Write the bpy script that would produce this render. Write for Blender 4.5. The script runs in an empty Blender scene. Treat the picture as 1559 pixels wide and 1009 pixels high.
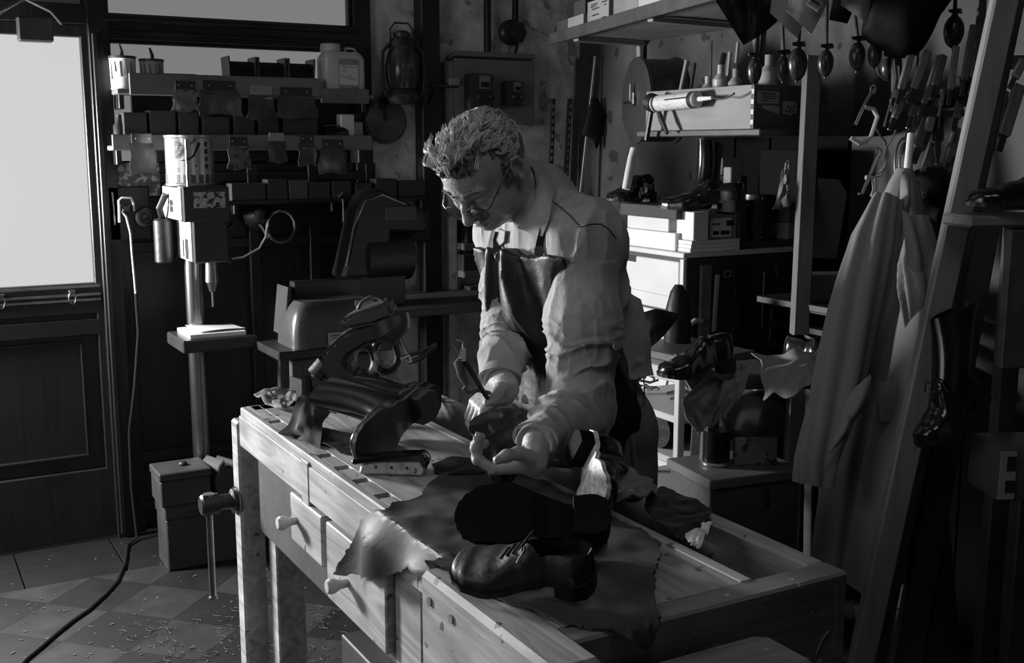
import bpy, bmesh, math, random
import numpy as np
from mathutils import Vector, Matrix, Euler
random.seed(7); RNG = np.random.default_rng(7)
PI = math.pi; R = math.radians
SC = bpy.context.scene; COL = SC.collection
# ---------------------------------------------------------------- camera
FPX = 1700.0; PITCH = R(9.45); YAW = R(29.5); EYE = 1.5
_f = np.array([math.sin(YAW)*math.cos(PITCH), math.cos(YAW)*math.cos(PITCH), -math.sin(PITCH)])
_r = np.array([math.cos(YAW), -math.sin(YAW), 0.0]); _u = np.cross(_r, _f)
def P(px, py, x=None, y=None, z=None, d=None):
    """the place seen at a pixel of the photograph, on the plane x, y or z or at a depth d"""
    v = _f + _r*(px-779.5)/FPX - _u*(py-504.5)/FPX
    c = np.array([0, 0, EYE])
    if z is not None: t = (z-EYE)/v[2]
    elif y is not None: t = y/v[1]
    elif x is not None: t = x/v[0]
    else: t = d
    return Vector(c+v*t)
cam = bpy.data.cameras.new('camera'); cam.sensor_width = 36; cam.lens = FPX/1559*36
cam.clip_start = .05
co = bpy.data.objects.new('camera', cam); COL.objects.link(co)
co.matrix_world = Matrix(((_r[0], _u[0], -_f[0], 0), (_r[1], _u[1], -_f[1], 0), (_r[2], _u[2], -_f[2], EYE), (0, 0, 0, 1)))
SC.camera = co
SC.view_settings.view_transform = 'Standard'; SC.view_settings.look = 'None'
SC.view_settings.exposure = 0; SC.view_settings.gamma = 1; SC.view_settings.use_curve_mapping = False
# ---------------------------------------------------------------- materials
def M(name, v, rough=.6, metal=0., noise=(0, 0), bump=(0, 0), grain=None, coat=0., emit=0., spots=None, alpha=1., detail=4, spec=.5, aniso=None, weave=None):
    """a grey procedural material: noise=(scale, amount), bump=(scale, strength), grain=(stretch xyz, scale, amount)"""
    m = bpy.data.materials.new(name); m.use_nodes = True
    nt = m.node_tree; N = nt.nodes; L = nt.links
    b = N['Principled BSDF']
    b.inputs['Roughness'].default_value = rough; b.inputs['Metallic'].default_value = metal
    b.inputs['Specular IOR Level'].default_value = spec
    if coat: b.inputs['Coat Weight'].default_value = coat; b.inputs['Coat Roughness'].default_value = .12
    if alpha < 1: b.inputs['Alpha'].default_value = alpha
    tc = N.new('ShaderNodeTexCoord'); co_ = tc.outputs['Object']
    def math_(op, a, c):
        n = N.new('ShaderNodeMath'); n.operation = op
        for i, q in enumerate((a, c)):
            if isinstance(q, (int, float)): n.inputs[i].default_value = q
            else: L.new(q, n.inputs[i])
        return n.outputs[0]
    def noise_(scale, det=detail, src=None, dist=0):
        n = N.new('ShaderNodeTexNoise'); n.inputs['Scale'].default_value = scale; n.inputs['Detail'].default_value = det
        n.inputs['Distortion'].default_value = dist
        L.new(src or co_, n.inputs['Vector']); return n.outputs['Fac']
    val = None
    def mul(cur, new): return new if cur is None else math_('MULTIPLY', cur, new)
    if noise[1]:
        val = mul(val, math_('ADD', math_('MULTIPLY', math_('SUBTRACT', noise_(noise[0]), .5), 2.6*noise[1]), 1.))
    gr = None
    if grain:
        mp = N.new('ShaderNodeMapping'); mp.inputs['Scale'].default_value = grain[0]; L.new(co_, mp.inputs['Vector'])
        gr = noise_(grain[1], 6, mp.outputs[0], 1.6)
        val = mul(val, math_('ADD', math_('MULTIPLY', math_('SUBTRACT', gr, .5), 2.6*grain[2]), 1.))
    if spots:   # (scale, threshold, factor) : splashes and stains with shapes of their own
        s = math_('GREATER_THAN', noise_(spots[0], 3), spots[1])
        val = mul(val, math_('ADD', math_('MULTIPLY', s, spots[2]-1.), 1.))
    if val is not None:
        o = math_('MAXIMUM', math_('MULTIPLY', val, v), .002)
        c = N.new('ShaderNodeCombineColor')
        for i in range(3): L.new(o, c.inputs[i])
        L.new(c.outputs[0], b.inputs['Base Color'])
    else: b.inputs['Base Color'].default_value = (v, v, v, 1)
    h = None
    if bump[1]: h = noise_(bump[0], 5)
    elif gr is not None: h = gr; bump = (0, .12)
    if weave:
        w = N.new('ShaderNodeTexWave'); w.inputs['Scale'].default_value = weave; w.bands_direction = 'DIAGONAL'
        w.inputs['Distortion'].default_value = 1.5; L.new(co_, w.inputs['Vector'])
        h = w.outputs['Fac'] if h is None else math_('ADD', math_('MULTIPLY', w.outputs['Fac'], .35), h)
        bump = (0, bump[1] or .2)
    if h is not None:
        bp = N.new('ShaderNodeBump'); bp.inputs['Strength'].default_value = bump[1]; bp.inputs['Distance'].default_value = .01
        L.new(h, bp.inputs['Height']); L.new(bp.outputs[0], b.inputs['Normal'])
    if emit:
        b.inputs['Emission Color'].default_value = (1, 1, 1, 1); b.inputs['Emission Strength'].default_value = emit
    return m
# ---------------------------------------------------------------- mesh builder
def ori(a, b):
    z = (Vector(b)-Vector(a)).normalized(); return z.to_track_quat('Z', 'Y').to_matrix()
class B:
    def __init__(s): s.bm = bmesh.new()
    def _add(s, verts, faces, mat=None):
        vs = [s.bm.verts.new((mat @ Vector(v)) if mat else Vector(v)) for v in verts]
        for f in faces:
            try: s.bm.faces.new([vs[i] for i in f])
            except ValueError: pass
        return vs
    def box(s, c, size, rot=None, bev=.003, seg=1):
        t = bmesh.new(); bmesh.ops.create_cube(t, size=1)
        for v in t.verts: v.co = Vector((v.co.x*size[0], v.co.y*size[1], v.co.z*size[2]))
        bev = min(bev, min(size)*.3)
        if bev > 0: bmesh.ops.bevel(t, geom=t.edges[:], offset=bev, segments=seg, affect='EDGES', profile=.6)
        m = Matrix.Translation(c) @ (Euler(rot).to_matrix().to_4x4() if rot else Matrix())
        s.merge(t, m); return s
    def merge(s, t, m=None):
        t.verts.index_update()
        s._add([v.co.copy() for v in t.verts], [[v.index for v in f.verts] for f in t.faces], m); t.free()
    def bar(s, a, b, w, h, bev=.003, up=(0, 0, 1)):
        """a straight bar of section w x h from a to b (h along up)"""
        a = Vector(a); b = Vector(b); z = (b-a).normalized(); y = Vector(up); y = (y-z*y.dot(z)).normalized(); x = y.cross(z)
        t = bmesh.new(); bmesh.ops.create_cube(t, size=1); ln = (b-a).length
        for v in t.verts: v.co = Vector((v.co.x*w, v.co.y*h, v.co.z*ln))
        if bev: bmesh.ops.bevel(t, geom=t.edges[:], offset=min(bev, w*.3, h*.3), segments=1, affect='EDGES')
        m = Matrix((x, y, z)).transposed().to_4x4(); m.translation = (a+b)/2
        s.merge(t, m); return s
    def tube(s, pts, r, n=8, cap=True, flat=1., up=None):
        pts = [Vector(p) for p in pts]; k = len(pts)
        rs = r if isinstance(r, (list, tuple, np.ndarray)) else [r]*k
        rings = []; prev = None
        for i, p in enumerate(pts):
            t = (pts[min(i+1, k-1)]-pts[max(i-1, 0)])
            t = t.normalized() if t.length > 1e-9 else Vector((0, 0, 1))
            if prev is None:
                q = Vector(up) if up else (Vector((0, 0, 1)) if abs(t.z) < .9 else Vector((1, 0, 0)))
                prev = q
            x = prev-t*prev.dot(t)
            if x.length < 1e-6: x = Vector((1, .3, .2)); x = x-t*x.dot(t)
            x.normalize(); prev = x; y = t.cross(x)
            rings.append([s.bm.verts.new(p+x*(math.cos(2*PI*j/n)*rs[i])+y*(math.sin(2*PI*j/n)*rs[i]*flat)) for j in range(n)])
        for a, b in zip(rings, rings[1:]):
            for j in range(n): s.bm.faces.new((a[j], a[(j+1) % n], b[(j+1) % n], b[j]))
        if cap:
            if n > 2: s.bm.faces.new(rings[0][::-1]); s.bm.faces.new(rings[-1])
        return s
    def cyl(s, a, b, r0, r1=None, n=24, bev=0):
        r1 = r0 if r1 is None else r1
        a = Vector(a); b = Vector(b)
        if bev:
            d = (b-a).normalized()
            return s.tube([a, a+d*1e-4, a+d*bev, b-d*bev, b-d*1e-4, b], [r0-bev, r0-bev, r0, r1, r1-bev, r1-bev], n)
        return s.tube([a, b], [r0, r1], n)
    def lathe(s, prof, n=28, m=None):
        """prof: (radius, height) pairs, turned about local z"""
        rings = []
        for r_, z in prof:
            if r_ < 1e-6: rings.append([s.bm.verts.new(m @ Vector((0, 0, z)) if m else Vector((0, 0, z)))])
            else:
                ring = []
                for j in range(n):
                    v = Vector((r_*math.cos(2*PI*j/n), r_*math.sin(2*PI*j/n), z)); ring.append(s.bm.verts.new(m @ v if m else v))
                rings.append(ring)
        for a, b in zip(rings, rings[1:]):
            for j in range(n):
                k = (j+1) % n
                if len(a) == 1 and len(b) == 1: break
                if len(a) == 1: s.bm.faces.new((a[0], b[k], b[j]))
                elif len(b) == 1: s.bm.faces.new((a[j], a[k], b[0]))
                else: s.bm.faces.new((a[j], a[k], b[k], b[j]))
        return s
    def prism(s, poly, th, m=None, bev=0):
        """a polygon in local xy, thick from z=0 to z=th"""
        t = bmesh.new(); vs = [t.verts.new((p[0], p[1], 0)) for p in poly]
        f = t.faces.new(vs)
        e = bmesh.ops.extrude_face_region(t, geom=[f])
        for v in e['geom']:
            if isinstance(v, bmesh.types.BMVert): v.co.z += th
        bmesh.ops.recalc_face_normals(t, faces=t.faces[:])
        if bev: bmesh.ops.bevel(t, geom=t.edges[:], offset=bev, segments=1, affect='EDGES')
        s.merge(t, m); return s
    def grid(s, f, nu, nv, th=0., wrap=False):
        """surface f(u, v), u and v in 0..1, given a thickness"""
        V = [[Vector(f(i/(nu-1 if not wrap else nu), j/(nv-1))) for j in range(nv)] for i in range(nu)]
        def lay(off):
            return [[s.bm.verts.new(V[i][j]+(off*nrm(i, j) if off else Vector())) for j in range(nv)] for i in range(nu)]
        def nrm(i, j):
            a = V[(i+1) % nu if wrap else min(i+1, nu-1)][j]-V[(i-1) % nu if wrap else max(i-1, 0)][j]
            b = V[i][min(j+1, nv-1)]-V[i][max(j-1, 0)]
            c = a.cross(b); return c.normalized() if c.length > 1e-12 else Vector((0, 0, 1))
        A = lay(th/2); fs = []
        I = range(nu) if wrap else range(nu-1)
        for i in I:
            for j in range(nv-1):
                k = (i+1) % nu; s.bm.faces.new((A[i][j], A[k][j], A[k][j+1], A[i][j+1]))
        if th:
            C = lay(-th/2)
            for i in I:
                for j in range(nv-1):
                    k = (i+1) % nu; s.bm.faces.new((C[i][j+1], C[k][j+1], C[k][j], C[i][j]))
            for i in I:
                k = (i+1) % nu
                for j in (0, nv-1):
                    q = (A[k][j], A[i][j], C[i][j], C[k][j]); s.bm.faces.new(q if j == 0 else q[::-1])
            if not wrap:
                for j in range(nv-1):
                    for i in (0, nu-1):
                        q = (A[i][j], A[i][j+1], C[i][j+1], C[i][j]); s.bm.faces.new(q if i == 0 else q[::-1])
        return s
    def hide(s, outline, place, th=.003, rings=14, jag=.0, sub=3):
        """a cut hide: outline polygon (u, v) filled ring by ring, each point laid by place(u, v)"""
        o = [Vector((p[0], p[1], 0)) for p in outline]; n0 = len(o); out = []
        for i in range(n0):
            a = o[i]; b = o[(i+1) % n0]
            for k in range(sub):
                q = a.lerp(b, k/sub)
                out.append(q+Vector((random.uniform(-jag, jag), random.uniform(-jag, jag), 0)))
        c = sum(out, Vector())/len(out); n = len(out)
        lay = []
        for off in (th, 0):
            ce = s.bm.verts.new(Vector(place(c.x, c.y))+Vector((0, 0, off)))
            rr = []
            for k in range(1, rings+1):
                t = k/rings
                rr.append([s.bm.verts.new(Vector(place(*(c.lerp(q, t)).xy))+Vector((0, 0, off))) for q in out])
            for j in range(n):
                jj = (j+1) % n
                s.bm.faces.new((ce, rr[0][j], rr[0][jj]) if off else (ce, rr[0][jj], rr[0][j]))
                for k in range(rings-1):
                    q = (rr[k][j], rr[k+1][j], rr[k+1][jj], rr[k][jj]); s.bm.faces.new(q if off else q[::-1])
            lay.append(rr[-1])
        for j in range(n):
            jj = (j+1) % n; s.bm.faces.new((lay[0][j], lay[1][j], lay[1][jj], lay[0][jj]))
        return s
    def raw(s, verts, faces): s._add(verts, faces); return s
def mesh_of(name, b, mat, smooth=True, ang=35):
    me = bpy.data.meshes.new(name)
    bmesh.ops.recalc_face_normals(b.bm, faces=b.bm.faces[:]); b.bm.to_mesh(me); b.bm.free()
    me.materials.append(mat)
    if smooth:
        me.polygons.foreach_set('use_smooth', [True]*len(me.polygons))
        try: me.set_sharp_from_angle(angle=R(ang))
        except Exception: pass
    return me
def obj(name, b, mat=None, parent=None, loc=None, rot=None, smooth=True, ang=35):
    o = bpy.data.objects.new(name, b if isinstance(b, bpy.types.Mesh) else mesh_of(name, b, mat, smooth, ang)); COL.objects.link(o)
    if parent: o.parent = parent
    if loc is not None: o.location = loc
    if rot is not None: o.rotation_euler = rot
    return o
def tag(o, label, cat, group=None):
    o['label'] = label; o['category'] = cat
    if group: o['group'] = group
    return o
def thing(name, label, cat, loc=(0, 0, 0), rz=0, group=None, rot=None):
    o = bpy.data.objects.new(name, None); COL.objects.link(o); o.empty_display_size = .05
    o.location = loc; o.rotation_euler = rot if rot is not None else (0, 0, rz)
    return tag(o, label, cat, group)
def single(name, b, mat, label, cat, loc=None, rz=0, group=None, rot=None, smooth=True, ang=35):
    o = obj(name, b, mat, None, loc, rot if rot is not None else (0, 0, rz), smooth, ang); return tag(o, label, cat, group)
def struct(name, b, mat, parent=None, loc=None):
    o = obj(name, b, mat, parent, loc)
    if parent is None: o['kind'] = 'structure'
    return o
def dup(root, loc=None, rz=None, label=None, group=None, rot=None, scale=None):
    c = root.copy(); COL.objects.link(c)
    if loc is not None: c.location = loc
    if rz is not None: c.rotation_euler = (0, 0, rz)
    if rot is not None: c.rotation_euler = rot
    if scale is not None: c.scale = (scale,)*3 if isinstance(scale, (int, float)) else scale
    if label: c['label'] = label
    if group: c['group'] = group
    def rec(o, p):
        for ch in list(o.children):
            if ch in seen: continue
            d = ch.copy(); COL.objects.link(d); d.parent = p; seen.add(d); rec(ch, d)
    seen = {c}; rec(root, c); return c
def hsh(i, j, k):
    n = (i*374761393+j*668265263+k*2147483647) & 0x7fffffff
    n = ((n ^ (n >> 13))*1274126177) & 0x7fffffff
    return ((n ^ (n >> 16)) & 0xffff)/65535.
def vnoise(p):
    """value noise on an (n,3) array, about -1..1"""
    p = np.asarray(p, float); i = np.floor(p).astype(np.int64); f = p-i; f = f*f*(3-2*f)
    o = 0
    for a in (0, 1):
        for b in (0, 1):
            for c in (0, 1):
                w = (f[:, 0] if a else 1-f[:, 0])*(f[:, 1] if b else 1-f[:, 1])*(f[:, 2] if c else 1-f[:, 2])
                o = o+w*hsh(i[:, 0]+a, i[:, 1]+b, i[:, 2]+c)
    return o*2-1
def vn(x, y, z=0.): return float(vnoise(np.array([[x, y, z]]))[0])
# ---------------------------------------------------------------- distance-field modelling (organic forms)
class SDF:
    def __init__(s): s.ops = []; s.disp = None; s.T = None
    def _a(s, op, k, c, r, fn): s.ops.append((op, k, np.array(c, float), r, fn)); return s
    def ball(s, c, r, k=.01, op='u', q=None):
        """ellipsoid; r is a number or three radii; q optional 3x3 with axes as rows"""
        c = np.array(c, float); r = np.array([r]*3 if isinstance(r, (int, float)) else r, float)
        if q is not None: q = np.array(q, float)
        def fn(p):
            d = p-c
            if q is not None: d = d @ q.T
            a = np.linalg.norm(d/r, axis=1); b = np.linalg.norm(d/(r*r), axis=1)
            return np.where(b > 1e-9, a*(a-1)/np.maximum(b, 1e-9), -r.min())
        return s._a(op, k, c, float(r.max()), fn)
    def cone(s, a, b, ra, rb=None, k=.01, op='u', flat=None):
        """tapered capsule a-b; flat=(axis, factor) squeezes it along an axis"""
        a = np.array(a, float); b = np.array(b, float); rb = ra if rb is None else rb; ab = b-a; L2 = max(ab @ ab, 1e-12)
        if flat: ax = np.array(flat[0], float); ax /= np.linalg.norm(ax)
        def fn(p):
            t = np.clip(((p-a) @ ab)/L2, 0, 1)
            d = p-a-t[:, None]*ab
            if flat: d = d+np.outer(d @ ax, ax)*(1/flat[1]-1)
            return (np.linalg.norm(d, axis=1)-(ra+(rb-ra)*t))*(min(1, flat[1]) if flat else 1)
        return s._a(op, k, (a+b)/2, float(np.linalg.norm(ab)/2+max(ra, rb)*(max(1, flat[1]) if flat else 1)), fn)
    def chain(s, pts, rs, k=.01, op='u', flat=None):
        for i in range(len(pts)-1): s.cone(pts[i], pts[i+1], rs[i], rs[i+1], k, op, flat)
        return s
    def half(s, n, c, k=.004, op='i'):
        """keep the side of the plane that n points away from"""
        n = np.array(n, float); n /= np.linalg.norm(n); c = np.array(c, float)
        return s._a(op, k, c, 1e3, lambda p: (p-c) @ n)
    def ev(s, p, ops):
        d = np.full(len(p), 1e3)
        for op, k, c, r, fn in ops:
            e = fn(p)
            if op == 'u':
                h = np.maximum(k-np.abs(d-e), 0)/k; d = np.minimum(d, e)-h*h*k*.25
            elif op == 's':
                e = -e; h = np.maximum(k-np.abs(d-e), 0)/k; d = np.maximum(d, e)+h*h*k*.25
            else:
                h = np.maximum(k-np.abs(d-e), 0)/k; d = np.maximum(d, e)+h*h*k*.25
        if s.disp is not None: d = d+s.disp(p)
        return d
    def mesh(s, cell, lo=None, hi=None, nb=14):
        """vertices and quads of the zero surface (surface nets on a sparse grid)"""
        us = [o for o in s.ops if o[0] == 'u']
        if lo is None: lo = np.min([o[2]-o[3] for o in us], axis=0)
        if hi is None: hi = np.max([o[2]+o[3] for o in us], axis=0)
        lo = np.array(lo, float)-3*cell; hi = np.array(hi, float)+3*cell
        nbk = np.ceil((hi-lo)/(cell*nb)).astype(int); n = nbk*nb+1
        D = np.full(n, 1.0, np.float32); hb = cell*nb*.5*1.7321
        ax = np.arange(nb+1)*cell
        gx = np.stack(np.meshgrid(ax, ax, ax, indexing='ij'), -1).reshape(-1, 3)
        for i in range(nbk[0]):
            for j in range(nbk[1]):
                for k in range(nbk[2]):
                    o = lo+np.array([i, j, k])*cell*nb; c = o+cell*nb*.5
                    ops = [q for q in s.ops if np.linalg.norm(q[2]-c)-q[3] < 2.2*hb+q[1]+.012]
                    if not any(q[0] == 'u' for q in ops): continue
                    dc = s.ev(c[None], ops)[0]
                    sl = (slice(i*nb, i*nb+nb+1), slice(j*nb, j*nb+nb+1), slice(k*nb, k*nb+nb+1))
                    if abs(dc) > hb*1.5+.012: D[sl] = 1. if dc > 0 else -1.; continue
                    D[sl] = s.ev(gx+o, ops).reshape(nb+1, nb+1, nb+1)
        I = D < 0
        cnt = np.zeros(n-1, np.int8)
        cor = [(a, b, c) for a in (0, 1) for b in (0, 1) for c in (0, 1)]
        for a, b, c in cor: cnt += I[a:n[0]-1+a, b:n[1]-1+b, c:n[2]-1+c]
        act = np.argwhere((cnt > 0) & (cnt < 8))
        vals = {q: D[act[:, 0]+q[0], act[:, 1]+q[1], act[:, 2]+q[2]].astype(float) for q in cor}
        acc = np.zeros((len(act), 3)); w = np.zeros(len(act))
        for q in cor:
            for x in range(3):
                if q[x] == 0:
                    q2 = tuple(1 if y == x else q[y] for y in range(3)); a = vals[q]; b = vals[q2]
                    m = (a < 0) != (b < 0); t = np.where(m, a/np.where(m, a-b, 1), 0)
                    pt = np.array(q, float)[None].repeat(len(act), 0); pt[:, x] = t
                    acc += pt*m[:, None]; w += m
        V = lo+(act+acc/w[:, None])*cell
        idx = np.full(n-1, -1, np.int64); idx[act[:, 0], act[:, 1], act[:, 2]] = np.arange(len(act))
        Q = []
        for x in range(3):
            y, z = (x+1) % 3, (x+2) % 3
            s0 = [slice(1, n[q]-1) for q in range(3)]; s1 = list(s0); s0[x] = slice(0, n[x]-1); s1[x] = slice(1, n[x])
            a = I[tuple(s0)]; b = I[tuple(s1)]
            e = np.argwhere(a != b); fl = a[e[:, 0], e[:, 1], e[:, 2]]
            e = e+np.array([0 if q == x else 1 for q in range(3)])
            dy = np.zeros(3, int); dy[y] = 1; dz = np.zeros(3, int); dz[z] = 1
            g = lambda v: idx[v[:, 0], v[:, 1], v[:, 2]]
            q = np.stack([g(e-dy-dz), g(e-dz), g(e), g(e-dy)], 1)
            q[~fl] = q[~fl][:, ::-1]; Q.append(q)
        Q = np.concatenate(Q); Q = Q[(Q >= 0).all(1)]
        return V, Q
def np_mesh(name, parts, mat):
    """one mesh from several (verts, quads) pairs"""
    off = 0; vs = []; qs = []
    for V, Q in parts: vs.append(V); qs.append(Q+off); off += len(V)
    V = np.concatenate(vs); Q = np.concatenate(qs)
    me = bpy.data.meshes.new(name); me.vertices.add(len(V)); me.vertices.foreach_set('co', V.astype(np.float32).ravel())
    me.loops.add(len(Q)*4); me.loops.foreach_set('vertex_index', Q.astype(np.int32).ravel())
    me.polygons.add(len(Q)); me.polygons.foreach_set('loop_start', np.arange(0, len(Q)*4, 4, dtype=np.int32))
    me.polygons.foreach_set('use_smooth', np.ones(len(Q), bool)); me.update(); me.validate()
    me.materials.append(mat); return me
# ---------------------------------------------------------------- palette
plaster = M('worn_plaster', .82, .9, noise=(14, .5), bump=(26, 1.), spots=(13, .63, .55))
wallwood = M('dark_painted_wood', .012, .5, noise=(5, .5), grain=((1, 1, .12), 14, .3))
framewood = M('dark_frame_wood', .017, .38, noise=(6, .4), grain=((1, 1, .12), 16, .4))
postwood = M('pale_post_wood', .14, .6, noise=(4, .3), grain=((1, 1, .07), 26, .4))
benchwood = M('beech_bench_wood', .36, .55, noise=(6, .42), grain=((1, .1, 1), 26, .7), spots=(30, .68, .3), spec=.35)
benchend = M('worn_bench_wood', .2, .5, noise=(6, .45), grain=((.12, 1, 1), 20, .5), spots=(30, .69, 2.2))
traywood = M('tray_wood', .16, .6, noise=(6, .4), grain=((1, .1, 1), 20, .5))
shelfwood = M('shelf_board_wood', .16, .6, noise=(6, .3), grain=((.1, 1, 1), 16, .4))
darkwood = M('brown_dark_wood', .06, .55, noise=(6, .4), grain=((.12, 1, 1), 16, .4))
boxwood = M('crate_wood', .24, .6, noise=(6, .35), grain=((.15, .15, 1), 20, .4))
blackiron = M('black_iron', .018, .42, metal=.0, noise=(15, .5), bump=(60, .15), spec=.6)
steel = M('worn_steel', .35, .32, metal=1, noise=(18, .4))
brightsteel = M('bright_steel', .7, .25, metal=1, noise=(18, .2))
enamel = M('grey_enamel', .32, .4, noise=(9, .2), spec=.5)
darkenamel = M('dark_enamel', .035, .35, noise=(9, .3), spec=.6)
whitepaint = M('white_paint', .78, .5, noise=(5, .12))
card = M('grey_card', .26, .8, noise=(6, .2))
whitecard = M('white_card', .72, .75, noise=(5, .1))
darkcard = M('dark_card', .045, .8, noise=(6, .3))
ink = M('black_ink', .012, .7)
midink = M('grey_ink', .1, .7)
blackleather = M('polished_black_leather', .008, .2, noise=(20, .3), bump=(35, .06), coat=.35, spec=.4)
dullleather = M('dull_black_leather', .012, .5, noise=(10, .4), bump=(40, .25), spec=.3)
hideleather = M('dark_hide', .06, .55, noise=(5, .5), bump=(9, .35), spec=.3)
greyleather = M('grey_leather', .2, .5, noise=(8, .25), bump=(45, .2))
palehide = M('pale_rawhide', .5, .6, noise=(8, .2), bump=(40, .2))
sole = M('sole_leather', .012, .5, noise=(12, .5), bump=(30, .1), spec=.3)
rubber = M('black_rubber', .016, .42, spec=.5)
cablemat = M('grey_cable', .16, .5)
blackcable = M('black_cable', .008, .5)
pane = M('frosted_bright_glass', .02, .4, noise=(3, .2), emit=.62)
paneb = M('frosted_dim_glass', .02, .4, noise=(3, .2), emit=.2)
tilemat = M('floor', .03, .5)
# ---------------------------------------------------------------- room shell
X0, X1, Y0, Y1, ZT = -1.7, 2.85, -1.3, 4.38, 2.75
def bxs(b, x0, x1, y0, y1, z0, z1, bev=.003): b.box(((x0+x1)/2, (y0+y1)/2, (z0+z1)/2), (x1-x0, y1-y0, z1-z0), None, bev); return b
def floor_mat():
    nt = tilemat.node_tree; N = nt.nodes; L = nt.links; b = N['Principled BSDF']
    tc = N.new('ShaderNodeTexCoord'); mp = N.new('ShaderNodeMapping'); mp.vector_type = 'POINT'
    mp.inputs['Rotation'].default_value = (0, 0, R(45)); s = 1/.2345
    mp.inputs['Scale'].default_value = (s, s, s)
    x, y = .386, 3.815; c = math.cos(R(45))
    mp.inputs['Location'].default_value = (-(x*c-y*c)*s, -(x*c+y*c)*s, .5)
    L.new(tc.outputs['Object'], mp.inputs['Vector'])
    ck = N.new('ShaderNodeTexChecker'); ck.inputs['Scale'].default_value = 1
    ck.inputs['Color1'].default_value = (.024,)*3+(1,); ck.inputs['Color2'].default_value = (.0085,)*3+(1,)
    L.new(mp.outputs[0], ck.inputs['Vector'])
    br = N.new('ShaderNodeTexBrick'); br.inputs['Scale'].default_value = 1; br.offset = 0
    br.inputs['Color1'].default_value = br.inputs['Color2'].default_value = (1, 1, 1, 1); br.inputs['Mortar'].default_value = (.45, .45, .45, 1)
    br.inputs['Mortar Size'].default_value = .012; br.inputs['Brick Width'].default_value = 1; br.inputs['Row Height'].default_value = 1
    L.new(mp.outputs[0], br.inputs['Vector'])
    nz = N.new('ShaderNodeTexNoise'); nz.inputs['Scale'].default_value = 9; nz.inputs['Detail'].default_value = 8; L.new(tc.outputs['Object'], nz.inputs['Vector'])
    mr = N.new('ShaderNodeMapRange'); mr.inputs[1].default_value = .3; mr.inputs[2].default_value = .75; mr.inputs[3].default_value = .5; mr.inputs[4].default_value = 1.5; L.new(nz.outputs[0], mr.inputs[0])
    def mix(a, c_):
        n = N.new('ShaderNodeMix'); n.data_type = 'RGBA'; n.blend_type = 'MULTIPLY'; n.inputs[0].default_value = 1
        L.new(a, n.inputs[6]); L.new(c_, n.inputs[7]); return n.outputs[2]
    L.new(mix(mix(ck.outputs[0], br.outputs[0]), mr.outputs[0]), b.inputs['Base Color'])
    b.inputs['Roughness'].default_value = .55
floor_mat()
bt = M('border_tile', .010, .5, noise=(9, .4))
struct('floor', bxs(B(), X0, X1, Y0, 3.985, -.06, 0, 0), tilemat)
b = B()
for i in range(14):
    x = X0+i*.34
    for y0, y1 in ((3.99, 4.18), (4.185, 4.37)): bxs(b, x, min(x+.335, X1), y0, y1, -.06, -.0005, .002)
struct('floor_border', b, bt)
struct('ceiling', bxs(B(), X0, X1, Y0, Y1+.2, ZT, ZT+.06, 0), wallwood)
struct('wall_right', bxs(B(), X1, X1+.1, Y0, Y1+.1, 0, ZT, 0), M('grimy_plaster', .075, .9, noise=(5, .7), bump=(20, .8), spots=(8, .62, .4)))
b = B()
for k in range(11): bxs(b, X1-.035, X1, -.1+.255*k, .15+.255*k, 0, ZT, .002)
struct('trim_4', b, M('dark_board_lining', .016, .6, noise=(6, .4)))
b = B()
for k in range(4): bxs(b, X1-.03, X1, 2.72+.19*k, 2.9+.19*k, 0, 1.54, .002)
struct('shade_panel', b, M('painted_shade', .006, .85, spec=.05))  # black boards added in place of the shade below the wall shelf
struct('wall_front', bxs(B(), X0, X1, Y0-.1, Y0, 0, ZT, 0), wallwood)
WL = (.9, 2.9, .75, 2.25)   # the window in the left wall, out of the picture
b = B(); bxs(b, X0-.1, X0, Y0, WL[0], 0, ZT, 0); bxs(b, X0-.1, X0, WL[1], Y1, 0, ZT, 0); bxs(b, X0-.1, X0, WL[0], WL[1], 0, WL[2], 0); bxs(b, X0-.1, X0, WL[0], WL[1], WL[3], ZT, 0)
struct('wall_left', b, wallwood)
w = struct('window_1', bxs(B(), X0-.08, X0-.07, WL[0], WL[1], WL[2], WL[3], 0), pane)
b = B()
for y in (WL[0]+.02, (WL[0]+WL[1])/2, WL[1]-.02): bxs(b, X0-.09, X0-.04, y-.025, y+.025, WL[2], WL[3])
for z in (WL[2]+.02, 1.5, WL[3]-.02): bxs(b, X0-.09, X0-.04, WL[0], WL[1], z-.02, z+.02)
struct('window_frame', b, framewood, w)
# back wall: timber glazing on the left, plaster and a dark post on the right
b = B()
bxs(b, X0, -1.0, Y1, Y1+.1, 0, ZT); bxs(b, -1.0, -.22, Y1, Y1+.1, 0, .995); bxs(b, -1.0, -.22, Y1, Y1+.1, 1.885, ZT); bxs(b, -.26, -.22, Y1, Y1+.1, 0, ZT); bxs(b, .765, 1.815, Y1+.02, Y1+.1, 0, 1.43)
bxs(b, 1.74, 1.815, Y1, Y1+.1, 0, ZT); bxs(b, -.22, 1.75, Y1, Y1+.1, 2.5, ZT); bxs(b, .765, 1.75, Y1-.02, Y1+.1, 1.885, 1.972)
bxs(b, -.22, .765, Y1-.02, Y1+.1, 1.93, 2.0); bxs(b, .71, .785, Y1-.03, Y1+.1, 0, 2.5)
struct('wall_back', b, framewood)
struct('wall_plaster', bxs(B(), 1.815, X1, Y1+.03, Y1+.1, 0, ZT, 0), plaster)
struct('trim_1', bxs(B(), 2.02, 2.105, Y1-.05, Y1+.03, 0, ZT, .004), framewood)
b = B()
for x in (.80, 1.05, 1.3, 1.55, 1.8): bxs(b, x-.022, x+.022, Y1-.004, Y1+.03, 0, 1.43)
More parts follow.
